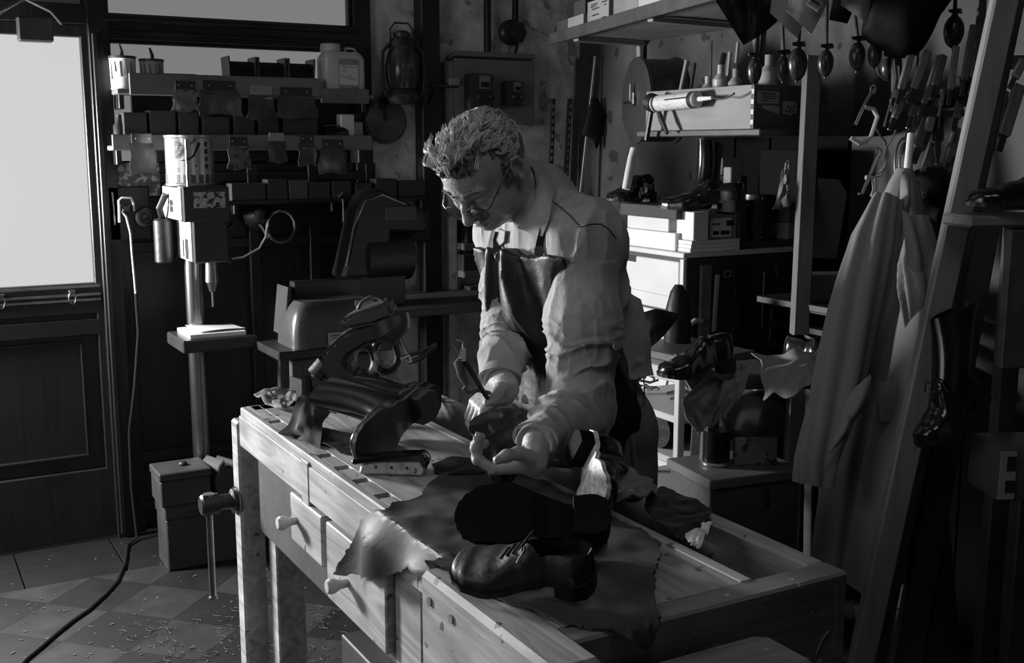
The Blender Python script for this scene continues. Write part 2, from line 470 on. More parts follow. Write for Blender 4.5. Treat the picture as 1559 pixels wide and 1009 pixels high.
for z in (.1, .3, 1.12, 1.38): bxs(b, .785, 1.815, Y1-.002, Y1+.03, z-.02, z+.02)
struct('trim_2', b, wallwood)
b = B(); bxs(b, .72, .74, Y1-.045, Y1-.03, .02, 1.9); bxs(b, .765, 1.75, Y1-.032, Y1-.02, 1.9, 1.915); bxs(b, .765, 1.75, Y1-.032, Y1-.02, 1.945, 1.955)
struct('trim_3', b, framewood)
w = struct('window_2', bxs(bxs(B(), .785, 1.74, Y1+.05, Y1+.06, 1.69, 1.885, 0), .785, .86, Y1+.05, Y1+.06, 1.43, 1.69, 0), paneb)
b = B()
bxs(b, .86, 1.74, Y1+.02, Y1+.06, 1.43, 1.69)
for z in (1.435, 1.88): bxs(b, .785, 1.74, Y1+.02, Y1+.06, z-.008, z+.008)
struct('window_frame', b, framewood, w)
w = struct('window_3', bxs(B(), .785, 1.735, Y1+.05, Y1+.06, 1.972, 2.5, 0), paneb)
b = B(); bxs(b, .785, 1.74, Y1+.02, Y1+.06, 1.972, 1.98); bxs(b, 1.725, 1.74, Y1+.02, Y1+.06, 1.972, 2.5)
struct('window_frame', b, framewood, w)
struct('window_5', bxs(B(), -1.0, -.26, Y1+.05, Y1+.06, .995, 1.885, 0), pane)
w = struct('window_4', bxs(B(), -.2, .7, Y1+.05, Y1+.06, 2.0, 2.5, 0), M('sooty_glass', .02, .4, emit=.02))
# the door: glazed above, panelled below
D = thing('door_1', 'a', 'door'); del D['label'], D['category']; D['kind'] = 'structure'
b = B(); y0, y1 = Y1-.01, Y1+.04
bxs(b, -.19, -.1, y0, y1, .01, 1.93); bxs(b, .685, .712, y0, y1, .01, 1.93); bxs(b, -.1, .69, y0, y1, 1.885, 1.93); bxs(b, -.1, .69, y0, y1, .88, .995)
bxs(b, -.1, .69, y0, y1, .01, .28); bxs(b, -.1, .69, y0, y1, .8, .86); bxs(b, -.1, .69, y0+.02, y1, .28, .9)
for q in ((-.03, -.02, .34, .77), (.62, .63, .34, .77)): bxs(b, q[0], q[1], y0+.01, y0+.025, q[2], q[3])
for q in (.33, .77): bxs(b, -.03, .63, y0+.01, y0+.025, q, q+.012)
struct('door_frame', b, framewood, D)
struct('door_glass', bxs(B(), -.1, .69, y0+.03, y0+.035, .995, 1.885, 0), pane, D)
b = B()
for z, yy in ((.985, .016), (.955, .02), (.935, .014)): b.bar((-.1, y0-yy*.5, z), (.70, y0-yy*.5, z), .008, .010, .001)
for x in (.04, .14, .36, .60): b.tube([(x+.012*math.cos(t), y0-.016, .945+.022*math.sin(t)) for t in np.linspace(0, 2*PI, 13)], .003, 6); bxs(b, x-.012, x+.012, y0-.02, y0, .967, .975)
struct('sliding_bolt', b, steel, D)
c = thing('door_closer', 'dark box door closer with two splayed arms over the bright door glass', 'door closer', (.53, y0-.02, 1.9))
obj('closer_body', B().box((0, -.022, 0), (.115, .05, .085), None, .006), darkenamel, c)
b = B(); b.tube([(-.03, -.05, .1), (-.1, -.07, .055), (-.12, -.06, .04)], .006, 8); b.tube([(-.03, -.05, .1), (.05, -.07, .06), (.085, -.06, .02)], .006, 8)
obj('closer_arm', b, steel, c)
# ---------------------------------------------------------------- workbench
BX0, BX1, BY0, BY1, BZ = .72, 1.205, 1.12, 2.6, .88
W = thing('workbench', 'pale scarred wooden workbench with tool tray, drawers and leg vice', 'workbench', (.95, 1.85, 0))
def wp(name, b, m, parent=None, **k):
    o = obj(name, b, m, parent or W, (-.95, -1.85, 0) if parent is None else None, **k); return o
def slab_with_holes(x0, x1, y0, y1, z0, z1, holes, hw=.016):
    """top plank with square dog holes cut right through the face"""
    b = B(); xs = [x0]; 
    hx0, hx1 = min(h[0] for h in holes)-hw, max(h[0] for h in holes)+hw
    bxs(b, x0, hx0, y0, y1, z0, z1); bxs(b, hx1, x1, y0, y1, z0, z1)
    cur = y0
    for h in sorted(holes, key=lambda q: q[1]):
        bxs(b, hx0, hx1, cur, h[1]-hw, z0, z1, 0); cur = h[1]+hw
    bxs(b, hx0, hx1, cur, y1, z0, z1, 0)
    bxs(b, hx0, hx1, y0, y1, z0, z1-.04, 0)
    return b
holes = [(.75, y) for y in (1.69, 1.794, 1.898, 1.996, 2.095, 2.30, 2.42)]
b = slab_with_holes(BX0, 1.058, 1.16, BY1, .80, BZ, holes, .0135)
wp('work_top', b, benchwood)
b = B(); bxs(b, BX0, BX1, BY0, 1.168, .60, BZ, .004); wp('end_board', b, benchend)
b = B(); bxs(b, BX0+.02, BX1, BY1-.05, BY1, .76, BZ, .004); wp('end_board', b, benchwood)
b = B(); bxs(b, 1.168, BX1, 1.168, BY1-.05, .70, BZ, .004); wp('back_rail', b, benchwood)
b = B(); bxs(b, 1.055, 1.17, 1.166, BY1-.05, .795, .81, .001); wp('tray_bottom', b, traywood)
b = B(); bxs(b, 1.038, 1.0585, 1.166, BY1-.05, .805, .8815, .001); wp('tray_rail', b, benchwood)
# the long side that faces the door
b = B(); bxs(b, BX0-.004, BX0+.02, 1.45, BY1, .785, .86, .002); bxs(b, BX0-.006, BX0+.02, 2.10, 2.145, .772, .868, .003)
wp('side_board', b, benchwood)
b = B(); bxs(b, BX0+.01, BX0+.03, 1.5, 2.5, .6, .79, 0); wp('carcass', b, darkwood)
for (ya, yb, za, ky, kz) in ((2.025, 2.215, .672, 2.175, .725), (1.705, 1.998, .62, 1.885, .69)):
    b = B(); bxs(b, BX0-.008, BX0+.25, ya, yb, za, .777, .003); d = wp('drawer', b, benchwood)
    m = Matrix.Translation((BX0-.008, ky, kz)) @ Matrix.Rotation(R(-90), 4, 'Y')
    obj('drawer_knob', B().lathe([(0, 0), (.008, 0), (.009, .016), (.0145, .028), (.015, .036), (.011, .042), (0, .043)], 20, m), palehide, d)
def leg(x, y, w, dd, z=.8): b = B(); bxs(b, x-w/2, x+w/2, y-dd/2, y+dd/2, 0, z, .004); return b
wp('leg', leg(.755, 1.645, .055, .11), benchwood); wp('leg', leg(.80, 2.53, .07, .06), benchwood)
wp('leg', leg(1.15, 2.5, .08, .08), darkwood); wp('leg', leg(1.15, 1.25, .08, .08), darkwood)
b = B(); bxs(b, .78, .84, 1.7, 2.5, .10, .18); bxs(b, 1.11, 1.17, 1.3, 2.46, .10, .18); wp('stretcher', b, darkwood)
b = B(); bxs(b, .80, 1.15, 1.6, 2.5, .175, .20); wp('low_shelf', b, darkwood)
# near corner block of the shoulder vice and the end jaw in front
b = B(); bxs(b, .655, BX0+.01, 1.06, 1.435, .70, BZ+.002, .008); v = wp('shoulder_block', b, benchwood)
b = B()
for y in (1.40, 1.33): b.cyl((.6552, y, .845), (.652, y, .845), .007, None, 12)
obj('screw_head', b, steel, v)
b = B().prism([(.74, 1.0), (.74, 1.1), (1.0, 1.1), (1.022, 1.085), (1.022, 1.0)], .16, Matrix.Translation((0, 0, .675)), .006); wp('end_jaw', b, benchend)
b = B(); m = Matrix.Translation((.985, BY0, .80)) @ Matrix.Rotation(R(90), 4, 'X')
b.lathe([(.007, .0), (.016, .0), (.016, .006), (.01, .008), (.007, .004)], 20, m); wp('dog_ring', b, blackiron)
b = B()
for x, z0, z1 in ((1.06, .70, .775), (1.078, .69, .77), (1.092, .69, .75), (1.145, .67, .775), (1.155, .70, .75), (1.02, .71, .80), (.83, .74, .80), (1.18, .76, .86)):
    b.tube([(x, BY0-.0005, z0), (x+.002, BY0-.0008, (z0+z1)/2), (x-.001, BY0-.0005, z1)], .0012, 5)
b.tube([(1.145, BY0-.0006, .762), (1.157, BY0-.0006, .785), (1.17, BY0-.0006, .795)], .0016, 5)
b.tube([(1.062, BY0-.0006, .715), (1.078, BY0-.0006, .712), (1.092, BY0-.0006, .722), (1.084, BY0-.0006, .735)], .0014, 5)
for _ in range(60): b.box((random.uniform(.76, 1.2), BY0-.0005, random.uniform(.66, .87)), (random.uniform(.001, .003), .0012, random.uniform(.001, .005)), None, 0)
wp('paint_drip', b, card)
# leg vice at the far corner
b = B(); bxs(b, .712, .772, 2.603, 2.66, 0.0, .842, .006); v = wp('vice_jaw', b, benchwood)
b = B(); m = Matrix.Translation((.712, 2.632, .64)) @ Matrix.Rotation(R(-90), 4, 'Y')
b.lathe([(.0, 0), (.03, 0), (.03, .012), (.02, .016), (.02, .045), (.026, .047), (.026, .085), (.021, .09), (0, .09)], 24, m); vs = obj('vice_screw', b, blackiron, v)
b = B(); b.cyl((.643, 2.632, .66), (.643, 2.632, .40), .0085, None, 14); b.cyl((.643, 2.632, .66), (.643, 2.632, .667), .014, None, 14); b.cyl((.643, 2.632, .40), (.643, 2.632, .405), .012, None, 14)
obj('vice_handle', b, steel, vs)
b = B(); b.cyl((.712, 2.632, .64), (.709, 2.632, .64), .036, None, 24); obj('collar', b, steel, vs)
# ---------------------------------------------------------------- shoes
def lerp_tab(x, tab):
    for (a, va), (b, vb) in zip(tab, tab[1:]):
        if x <= b:
            t = (x-a)/max(b-a, 1e-9); t = max(0, min(1, t)); t = t*t*(3-2*t); return va+(vb-va)*t
    return tab[-1][1]
WTAB = [(0, .006), (.008, .015), (.03, .026), (.1, .032), (.3, .027), (.45, .032), (.68, .047), (.84, .043), (.93, .033), (.975, .021), (.995, .009), (1, .003)]
ZTAB = [(0, .026), (.24, .026), (.36, .020), (.56, .006), (.75, .004), (1, .009)]
def shoe_parts(root, L=.29, kind='shoe', mat=None, solemat=None, laces=True, wk=1., shaft=.19, hole=True, toe=.0, lean=0., srad=1., heelmat=None):
    """parts of one shoe under root: heel at x=0, toe at x=L, ground at z=0"""
    mat = mat or blackleather; solemat = solemat or sole
    boot = kind == 'boot'
    HT = [(0, .058), (.1, .064), (.3, .060), (.42, .070), (.5, .064), (.66, .044), (.86, .030), (.96, .022), (1, .006)]
    def sec(x, t):
        w = lerp_tab(x, WTAB)*wk*.96; zb = lerp_tab(x, ZTAB)+.006; h = lerp_tab(x, HT)
        off = .006*math.sin(PI*x)*(1 if x > .3 else .5)
        th = PI*t; c = math.cos(th); s_ = math.sin(th)
        y = w*math.copysign(abs(c)**.75, c); z = h*abs(s_)**.62
        if x > .42: y *= (1-.28*(abs(s_)**2)*(1-(x-.42)/.58))
        else: y *= 1-.22*s_*s_
        if hole and x < .43:
            o = lerp_tab(x, [(0, 0), (.03, .014), (.12, .020), (.3, .016), (.43, .003)])*wk
            if abs(y) < o and s_ > .6: z = h*(.35 if x > .04 else .8)
        return Vector((x*L, y+off, zb+z))
    b = B(); b.grid(lambda u, v: sec(.001+.998*u, v), 46, 39, 0)
    up = obj('upper', b, mat, root, ang=60)
    if boot:
        def shaftf(u, v):
            a = 2*PI*u; z = .05+shaft*v
            cx = .088*L/.29-.006*v*2; rx = (.062-.014*math.sin(PI*v*.9)+.006*v)*srad; ry = (.036+.004*math.sin(PI*v))*srad; cx -= lean*max(0, v-.08)*shaft
            return Vector((cx+rx*math.cos(a)*(1 if v > .1 else 1.1), ry*math.sin(a), z+.012*v*math.cos(a)))
        b = B(); b.grid(shaftf, 30, 12, .004, True); sh = obj('shaft', b, mat, root)
    def sole_f(x, y_, top): return Vector((x*L, y_, lerp_tab(x, ZTAB)+(.008 if top else 0)))
    b = B(); n = 64; rows = []
    for i in range(n):
        x = .0005+.999*(.5-.5*math.cos(PI*i/(n-1))); w = lerp_tab(x, WTAB)*wk*1.05+.002; off = .006*math.sin(PI*x)*(1 if x > .3 else .5)
        rows.append([b.bm.verts.new((x*L*1.02-.002, off+w*q, lerp_tab(x, ZTAB)+(.008 if tp else 0))) for q, tp in ((-1, 1), (1, 1), (1, 0), (-1, 0))])
    for a, c in zip(rows, rows[1:]):
        for j in range(4): b.bm.faces.new((a[j], a[(j+1) % 4], c[(j+1) % 4], c[j]))
    b.bm.faces.new(rows[0][::-1]); b.bm.faces.new(rows[-1])
    obj('sole', b, solemat, root, smooth=True, ang=50)
    pts = []
    for i in range(15): x = .24*(1-math.cos(PI/2*i/14)); pts.append((x*L*1.02-.002, lerp_tab(max(x, .0005), WTAB)*wk*1.02+.002))
    poly = pts+[(p[0], -p[1]+.002) for p in pts[::-1]]
    obj('heel', B().prism(poly, .0265, None, .001), heelmat or solemat, root)
    if laces:
        b = B()
        for k in range(4):
            x = .45+.045*k; h = lerp_tab(x, HT)+lerp_tab(x, ZTAB)+.0075
            b.tube([(x*L-.006, -.016, h-.006), (x*L, .002, h+.0012), (x*L+.006, .02, h-.006)], .0016, 6)
        b.tube([(.46*L, 0, .088), (.43*L, .022, .088), (.47*L, .034, .07)], .0013, 5); b.tube([(.46*L, 0, .088), (.43*L, -.022, .09), (.48*L, -.032, .072)], .0013, 5)
        obj('lace', b, dullleather, up)
    return root
def shoe(label, loc, rz=0, rot=None, cat='shoe', group=None, name='shoe', **k):
    t = thing(name, label, cat, loc, rz, group, rot); shoe_parts(t, **k); return t
def axes_rot(xdir, zdir):
    """euler whose local x points along xdir and local z near zdir"""
    x = Vector(xdir).normalized(); z = Vector(zdir); z = (z-x*z.dot(x)).normalized(); y = z.cross(x)
    return Matrix((x, y, z)).transposed().to_euler()

def settle(root, z, gap=.001):
    """lower or lift a thing until its lowest point rests at height z"""
    bpy.context.view_layer.update(); lo = 1e9
    def rec(o):
        nonlocal lo
        if o.type == 'MESH':
            for v in o.data.vertices: lo = min(lo, (o.matrix_world @ v.co).z)
        for c in o.children: rec(c)
    rec(root); root.location.z += z+gap-lo; return root
# ---------------------------------------------------------------- the shoemaker
skin = M('skin', .34, .5, noise=(24, .18), bump=(110, .22), spec=.45)
shirtmat = M('denim_shirt', .36, .85, noise=(11, .25), bump=(160, .22), grain=((1, 1, .3), 60, .2), weave=180)
jeansmat = M('jeans_denim', .17, .85, noise=(9, .35), bump=(160, .25), weave=150)
apronmat = M('waxed_dark_apron', .016, .5, noise=(9, .6), bump=(24, .35), spec=.42)
hairmat = M('grey_hair', .5, .5, noise=(40, .35), spec=.5)
hairdark = M('dark_grey_hair', .13, .6, noise=(40, .4))
thread = M('pale_stitch', .5, .8)
pt, ps = R(48), R(24); HS = .885
HF = np.array([-math.cos(pt)*math.cos(ps), -math.cos(pt)*math.sin(ps), -math.sin(pt)])
HL = np.array([math.sin(ps), -math.cos(ps), 0]); HU = np.cross(HF, HL)
HM = np.stack([HF, HL, HU])
HC = np.array(P(784, 255, d=2.19))-np.array([-.012, .078, -.012]) @ HM*HS
#               # rows: face, left, up
toW = lambda v: HC+(np.asarray(v) @ HM)*HS
toH = lambda v: HM @ (np.asarray(v)-HC)/HS
NK = np.array(P(824, 304, d=2.31))        # base of the neck
SPINE = [np.array(q) for q in ((1.305, 2.0, .93), (1.30, 2.0, 1.06), (1.245, 1.99, 1.21), (1.205, 1.985, 1.31))]
SL = np.array(P(891, 366, d=2.2)); SRt = np.array([1.19, 2.13, 1.315])
EL = np.array(P(884, 625, d=2.19)); WLh = np.array(P(818, 672, d=2.0))
ER = np.array(P(774, 505, d=2.36)); WRh = np.array(P(762, 577, d=2.24))
def head_sdf():
    s = SDF()
    # skull and face
    s.ball((-.018, 0, .036), (.096, .076, .070), .03); s.ball((.03, 0, .033), (.068, .066, .058), .03)
    s.ball((.035, 0, -.035), (.056, .058, .085), .03); s.cone((-.025, .05, -.045), (.055, .02, -.10), .022, .018, .025); s.cone((-.025, -.05, -.045), (.055, -.02, -.10), .022, .018, .025)
    s.ball((.078, 0, -.098), (.019, .024, .018), .022)
    for q in (1, -1):
        s.ball((.062, q*.043, -.032), (.024, .021, .02), .018)            # cheek
        s.cone((.094, q*.012, .014), (.078, q*.046, .016), .0115, .010, .014)  # brow
        s.ball((.052, q*.052, -.06), (.026, .014, .03), .02)
        s.ball((.102, q*.032, -.012), (.017, .020, .014), .012, 's')        # socket
        s.ball((.0775, q*.032, -.011), .0135, .004)                          # eyeball
        s.ball((.0785, q*.032, -.006), (.0145, .0175, .011), .004)           # heavy upper lid
        s.ball((.0775, q*.032, -.021), (.0125, .017, .007), .006)             # lower lid
    s.chain([(.094, 0, .006), (.108, 0, -.014), (.122, 0, -.036)], [.008, .0085, .0115], .012)   # nose
    s.ball((.119, 0, -.043), (.0125, .0115, .0095), .008)
    for q in (1, -1):
        s.ball((.106, q*.0125, -.044), (.011, .0075, .0085), .007); s.ball((.112, q*.0065, -.0535), (.0055, .0032, .003), .003, 's')
    s.ball((.082, 0, -.068), (.022, .03, .018), .014)                        # muzzle
    s.cone((.100, .014, -.0705), (.100, -.014, -.0705), .0055, None, .006, flat=((0, 0, 1), .75)); s.cone((.098, .013, -.0805), (.098, -.013, -.0805), .0065, None, .006, flat=((0, 0, 1), .8))
    s.chain([(.09, .027, -.077), (.106, .012, -.0752), (.1075, 0, -.0758), (.106, -.012, -.0752), (.09, -.027, -.077)], [.0024]*5, .004, 's')
    for q in (1, -1):   # fold from nose to mouth corner, crow's feet, jowl
        s.chain([(.102, q*.019, -.044), (.091, q*.031, -.06), (.078, q*.036, -.085)], [.003, .0045, .003], .007, 's')
        s.cone((.074, q*.053, -.013), (.056, q*.066, -.006), .0018, .0013, .004, 's'); s.cone((.074, q*.053, -.018), (.056, q*.066, -.022), .0012, .0009, .003, 's')
        s.cone((.082, q*.02, -.031), (.07, q*.046, -.033), .0016, .0012, .005, 's')
        s.cone((.058, q*.052, -.078), (.036, q*.06, -.07), .003, .0022, .006, 's'); s.cone((.048, q*.057, -.05), (.044, q*.062, -.075), .0016, .001, .006, 's')
        s.cone((.099, q*.006, .008), (.098, q*.007, .026), .0014, .001, .004, 's')
        # ear
        e = np.array([-.012, q*.076, -.012]); n = np.array([.28, q*.9, .1])
        ax0 = np.array([.97, -q*.3, .12]); ax0 /= np.linalg.norm(ax0); ax2 = np.array([-.12, 0, .99]); ax2 /= np.linalg.norm(ax2); ax1 = np.cross(ax2, ax0)
        Q = np.stack([ax0, ax1, ax2]); w = lambda a, b_, c: e+a*ax0+b_*q*ax1*(1 if (ax1[1]*q) > 0 else -1)*q+c*ax2
        s.ball(e-.004*ax0, (.017, .009, .031), .006, 'u', Q)
        s.chain([w(.012, .008, -.004), w(.012, .010, .014), w(.004, .011, .028), w(-.010, .012, .026), w(-.017, .012, .008), w(-.013, .010, -.012), w(-.004, .006, -.026)], [.0035, .004, .0042, .0042, .004, .0038, .005], .004)
        s.ball(w(-.002, .010, -.026), (.0085, .006, .009), .004)
        s.ball(w(.001, .012, .006), (.009, .007, .018), .005, 's', Q)
        s.ball(w(.011, .009, -.004), (.004, .004, .007), .004)
    for z in (.03, .041, .052, .062):   # brow furrows
        s.chain([(.094, .034, z-.003), (.105, .012, z), (.105, -.012, z), (.094, -.034, z-.003)], [.0010, .0021, .0021, .0010], .005, 's')
    nk = toH(NK)
    s.cone((-.045, 0, -.045), nk, .054, .062, .03); s.cone((.0, 0, -.065), nk+np.array([.03, 0, -.01]), .045, .058, .03)
    for q in (1, -1): s.cone((-.03, q*.048, -.04), nk+np.array([.045, q*.014, -.03]), .012, .012, .02)
    return s
hs = head_sdf(); hv, hq = hs.mesh(.0019); hv = toW(hv)
def hand_sdf(W, pc, fdir, nrm, side, curls, thumb, spread=.06, wrist_r=.031, k=.008, flen=1., sc=.88):
    """palm from wrist W to knuckles beyond pc; fdir finger direction, nrm out of the palm, side = +1 if the thumb is at nrm x fdir"""
    s = SDF(); f = np.array(fdir, float); f /= np.linalg.norm(f); n = np.array(nrm, float); n -= f*(n @ f); n /= np.linalg.norm(n); t = np.cross(n, f)*side
    pc = np.array(pc, float); tips = []; W = pc+(np.array(W)-pc)/sc; thumb = [pc+(np.array(q)-pc)/sc for q in thumb]; s.fit = lambda V: pc+(V-pc)*sc
    s.cone(W, pc-f*.035, wrist_r, .027, .02)
    for a in (-.028, -.009, .010, .028):
        s.cone(pc-f*.04+t*a*.8-n*.002, pc+f*.042+t*a, .0155, .0125, .012)
    s.ball(pc-f*.02+t*.026+n*.01, (.026, .02, .016), .014, 'u', np.stack([f, t, n]))
    for i, (a, ln) in enumerate(((.030, .95), (.010, 1.05), (-.010, 1.0), (-.029, .8))):
        ln *= flen
        p = pc+f*.044+t*a; ang = 0; pts = [p]; sp = spread*(1.5-i)
        for c, l in zip(curls[i], (.044*ln, .027*ln, .021*ln)):
            ang += c; dr = f*math.cos(ang)+n*math.sin(ang)+t*sp*math.cos(ang); dr /= np.linalg.norm(dr); p = p+dr*l; pts.append(p)
        s.chain(pts, [.0105, .0098, .0088, .0076], .004)
        for j in (1, 2): s.ball(pts[j], .0104 if j == 1 else .0094, .004)
        # nail
        dr = pts[3]-pts[2]; dr /= np.linalg.norm(dr); out = -(n*math.cos(ang)-f*math.sin(ang))
        s.ball(pts[3]+out*.0068+dr*.001, (.0062, .0056, .0018), .0012, 'u', np.stack([dr, np.cross(out, dr), out]))
        tips.append(pts)
    s.chain(thumb, [.0165, .0122, .0108, .0088], .01); s.ball(thumb[2], .0116, .005)
    td = np.array(thumb[3])-np.array(thumb[2]); td /= np.linalg.norm(td)
    o = np.cross(td, n); o = -(_f-td*(_f @ td)); o /= np.linalg.norm(o)
    s.ball(np.array(thumb[3])+o*.0085, (.009, .0078, .0022), .0015, 'u', np.stack([td, np.cross(o, td), o]))
    return s
A_ = lambda *q, **k: np.array(P(*q, **k))
LEFTW = -_r
# left hand under the shoe, fingers towards the door
pL = A_(786, 709, d=1.965)
fL = LEFTW*.95+np.array([0, 0, -.10]); nL = np.array([0, 0, 1.])+_f*.25
hl = hand_sdf(WLh, pL, fL, nL, +1 if (np.cross(nL, fL) @ (-_f)) > 0 else -1, [(.6, .85, .5), (.65, .9, .5), (.7, .9, .5), (.7, .95, .5)],
              [A_(804, 696, d=1.93), A_(789, 690, d=1.905), A_(771, 694, d=1.89), A_(757, 700, d=1.885)], flen=.88)
# right hand over the heel of the shoe
pR = A_(752, 600, d=2.2)
fR = LEFTW*.75+np.array([0, 0, -.62])-_f*.25; nR = -LEFTW*.35+np.array([0, 0, -.75])+_f*.2
nR = np.cross(fR, -_f); nR = nR if nR[2] < 0 else -nR; nR = nR+_f*.55
hr = hand_sdf(WRh, pR, fR, nR, +1 if (np.cross(nR, fR) @ (-_f)) > 0 else -1, [(.5, .8, .6), (.55, .85, .6), (.6, .9, .6), (.65, .9, .6)],
              [A_(762, 592, d=2.16), A_(756, 600, d=2.135), A_(750, 608, d=2.12), A_(741, 613, d=2.115)])
def torso(s, g=0., k=.05, op='u'):
    s.cone(SPINE[0], SPINE[1], .108+g, .096+g, k, op, ((0, 1, 0), 1.35)); s.cone(SPINE[1], SPINE[2], .096+g, .098+g, k, op, ((0, 1, 0), 1.42)); s.cone(SPINE[2], SPINE[3], .098+g, .078+g, k, op, ((0, 1, 0), 1.5))
    s.cone(SL, NK, .042+g, .05+g, k*.7, op); s.cone(SRt, NK, .042+g, .05+g, k*.7, op)
    s.cone(SL, SPINE[2], .05+g, .07+g, k, op); s.cone(SRt, SPINE[2], .05+g, .07+g, k, op)
LEGS = {1: [(1.31, 1.905, .90), (1.335, 1.90, .50), (1.385, 1.90, .09)], -1: [(1.31, 2.095, .90), (1.335, 2.10, .50), (1.385, 2.10, .09)]}
bs = SDF(); torso(bs, -.012)
for q in LEGS.values(): bs.chain(q, [.085, .052, .04], .03)
bs.chain([SL, EL, WLh], [.05, .038, .027], .02); bs.chain([SRt, ER, WRh], [.05, .038, .027], .02); bs.cone(NK, NK+np.array([-.03, 0, .03]), .06, .055, .02)
bv, bq = bs.mesh(.008)
lv, lq = hl.mesh(.0021); rv, rq = hr.mesh(.0021); lv = hl.fit(lv); rv = hr.fit(rv)
PERSON = obj('person', np_mesh('person', [(hv, hq), (lv, lq), (rv, rq), (bv, bq)], skin), skin)
tag(PERSON, 'grey-haired man in glasses, denim shirt and dark apron bent over the shoe in his hands', 'person')
def cl(name, s, cell, mat, parent=None): V, Q = s.mesh(cell); return obj(name, np_mesh(name, [(V, Q)], mat), None or mat, parent or PERSON)
def obj_np(name, parts, mat, parent): return obj(name, np_mesh(name, parts, mat), mat, parent)
def folds(p, sx, sy, sz, amp, seed=0, ridge=True):
    v = vnoise(p*np.array([sx, sy, sz])+seed)
    return amp*((np.abs(v)*2-.6) if ridge else v)
# shirt: body and sleeves in one piece
s = SDF(); torso(s, .012)
s.ball(SPINE[1]+np.array([.035, -.075, .02]), (.06, .085, .11), .05)
s.cone(SL+np.array([.03, .01, .0]), SPINE[2]+np.array([.045, -.02, 0]), .045, .055, .05)
s.half((0.1, -.05, -1), (1.43, 1.9, 1.035), .004)
s.ball(NK+np.array([-.05, 0, .045]), (.05, .055, .045), .012, 's')
ARMS = [(SL, EL, WLh, [.060, .067, .061, .051, .036], 11), (SRt, ER, WRh, [.056, .054, .047, .043, .035], 31)]
for S, E, Wr, rs, sd in ARMS:
    s.chain([S, S*.5+E*.5, E], rs[:3], .03); s.chain([E, (E+Wr)*.5, Wr], rs[2:], .03)
    ax = (Wr-E)/np.linalg.norm(Wr-E); s.cone(Wr+ax*.052, Wr+ax*.09, .052, .052, .003, 's')
def crease(p, sx, sy, sz, amp, seed=0, pw=4, warp=.5):
    """sharp outward folds"""
    q = p*np.array([sx, sy, sz])+seed; q = q+warp*np.stack([vnoise(p*9+seed), vnoise(p*9+seed+4), vnoise(p*9+seed+8)], 1)
    return -amp*(1-np.abs(vnoise(q)))**pw
def dsh(p):
    fr = np.clip((p[:, 0]-1.10)/.12, 0, 1)*.75+.25
    bibz = np.where((p[:, 2] < 1.28) & (p[:, 0] < 1.24), .25, 1.)
    d = (crease(p, 12, 16, 4.5, .013, 3)+.005)*fr*bibz+folds(p, 9, 9, 4, .005, 13)*bibz+crease(p, 30, 30, 9, .004, 9)*bibz
    for S, E, Wr, rs, sd in ARMS:
        l0 = np.linalg.norm(E-S); a0 = (E-S)/l0; lf = np.linalg.norm(Wr-E); ax = (Wr-E)/lf
        tt = (p-S) @ a0/l0; u2 = (p-E) @ ax
        d1 = np.linalg.norm(p-S-np.clip(tt, 0, 1)[:, None]*(E-S), axis=1); d2 = np.linalg.norm(p-E-np.clip(u2/lf, 0, 1)[:, None]*(Wr-E), axis=1)
        m = np.clip((.105-np.minimum(d1, d2))/.03, 0, 1)*np.clip((np.where(d2 < d1, 1., tt)-.05)/.25, 0, 1)
        el = np.exp(-((tt-.66)/.17)**2); fo = np.clip((u2+.02)/.05, 0, 1)*np.clip((lf-u2-.035)/.03, 0, 1)*np.clip((d1-d2+.03)/.04, 0, 1)
        n0 = vnoise(p*12+sd)
        ring = -(1-np.abs(vnoise(np.stack([tt*24+2.2*n0, p[:, 0]*7, p[:, 1]*7], 1)+sd)))**3
        rf = -(1-np.abs(vnoise(np.stack([u2*52+2.4*n0, p[:, 0]*8, p[:, 2]*8], 1)+sd+7)))**3
        lg = crease(p, 20, 20, 4, .007, sd, 4)+folds(p, 8, 8, 5, .004, sd+2)+crease(p, 44, 44, 14, .0025, sd+3)
        d = d*(1-m)+m*(.012*el*(1-fo)*(ring+.35)+.012*fo*(rf+.35)+lg*(1-.5*fo)+.002)
    return d
s.disp = dsh
SHIRT = cl('shirt', s, .0034, shirtmat)
# cuffs
for (E, Wr, r_) in ((EL, WLh, .037), (ER, WRh, .036)):
    ax = Vector(Wr-E).normalized(); b = B(); m = ori((0, 0, 0), ax).to_4x4(); m.translation = Vector(Wr)-ax*.052
    def cf(u, v, m=m, r_=r_): a = 2*PI*u; return m @ Vector((math.cos(a)*(r_+.004*math.sin(3*a)+.0025*v), math.sin(a)*(r_+.003*math.cos(2*a)+.0025*v), v*.062))
    b.grid(cf, 40, 7, .007, True); cu = obj('cuff', b, shirtmat, SHIRT)
    b = B()
    for v in (.12, .88):
        for i in range(48):
            p0, p1 = cf(i/48, v), cf((i+.6)/48, v); c = m @ Vector((0, 0, v*.062))
            b.tube([p0+(p0-c).normalized()*.0032, p1+(p1-c).normalized()*.0032], .0009, 4)
    o = obj('stitching', b, thread, SHIRT); o['kind'] = 'stuff'
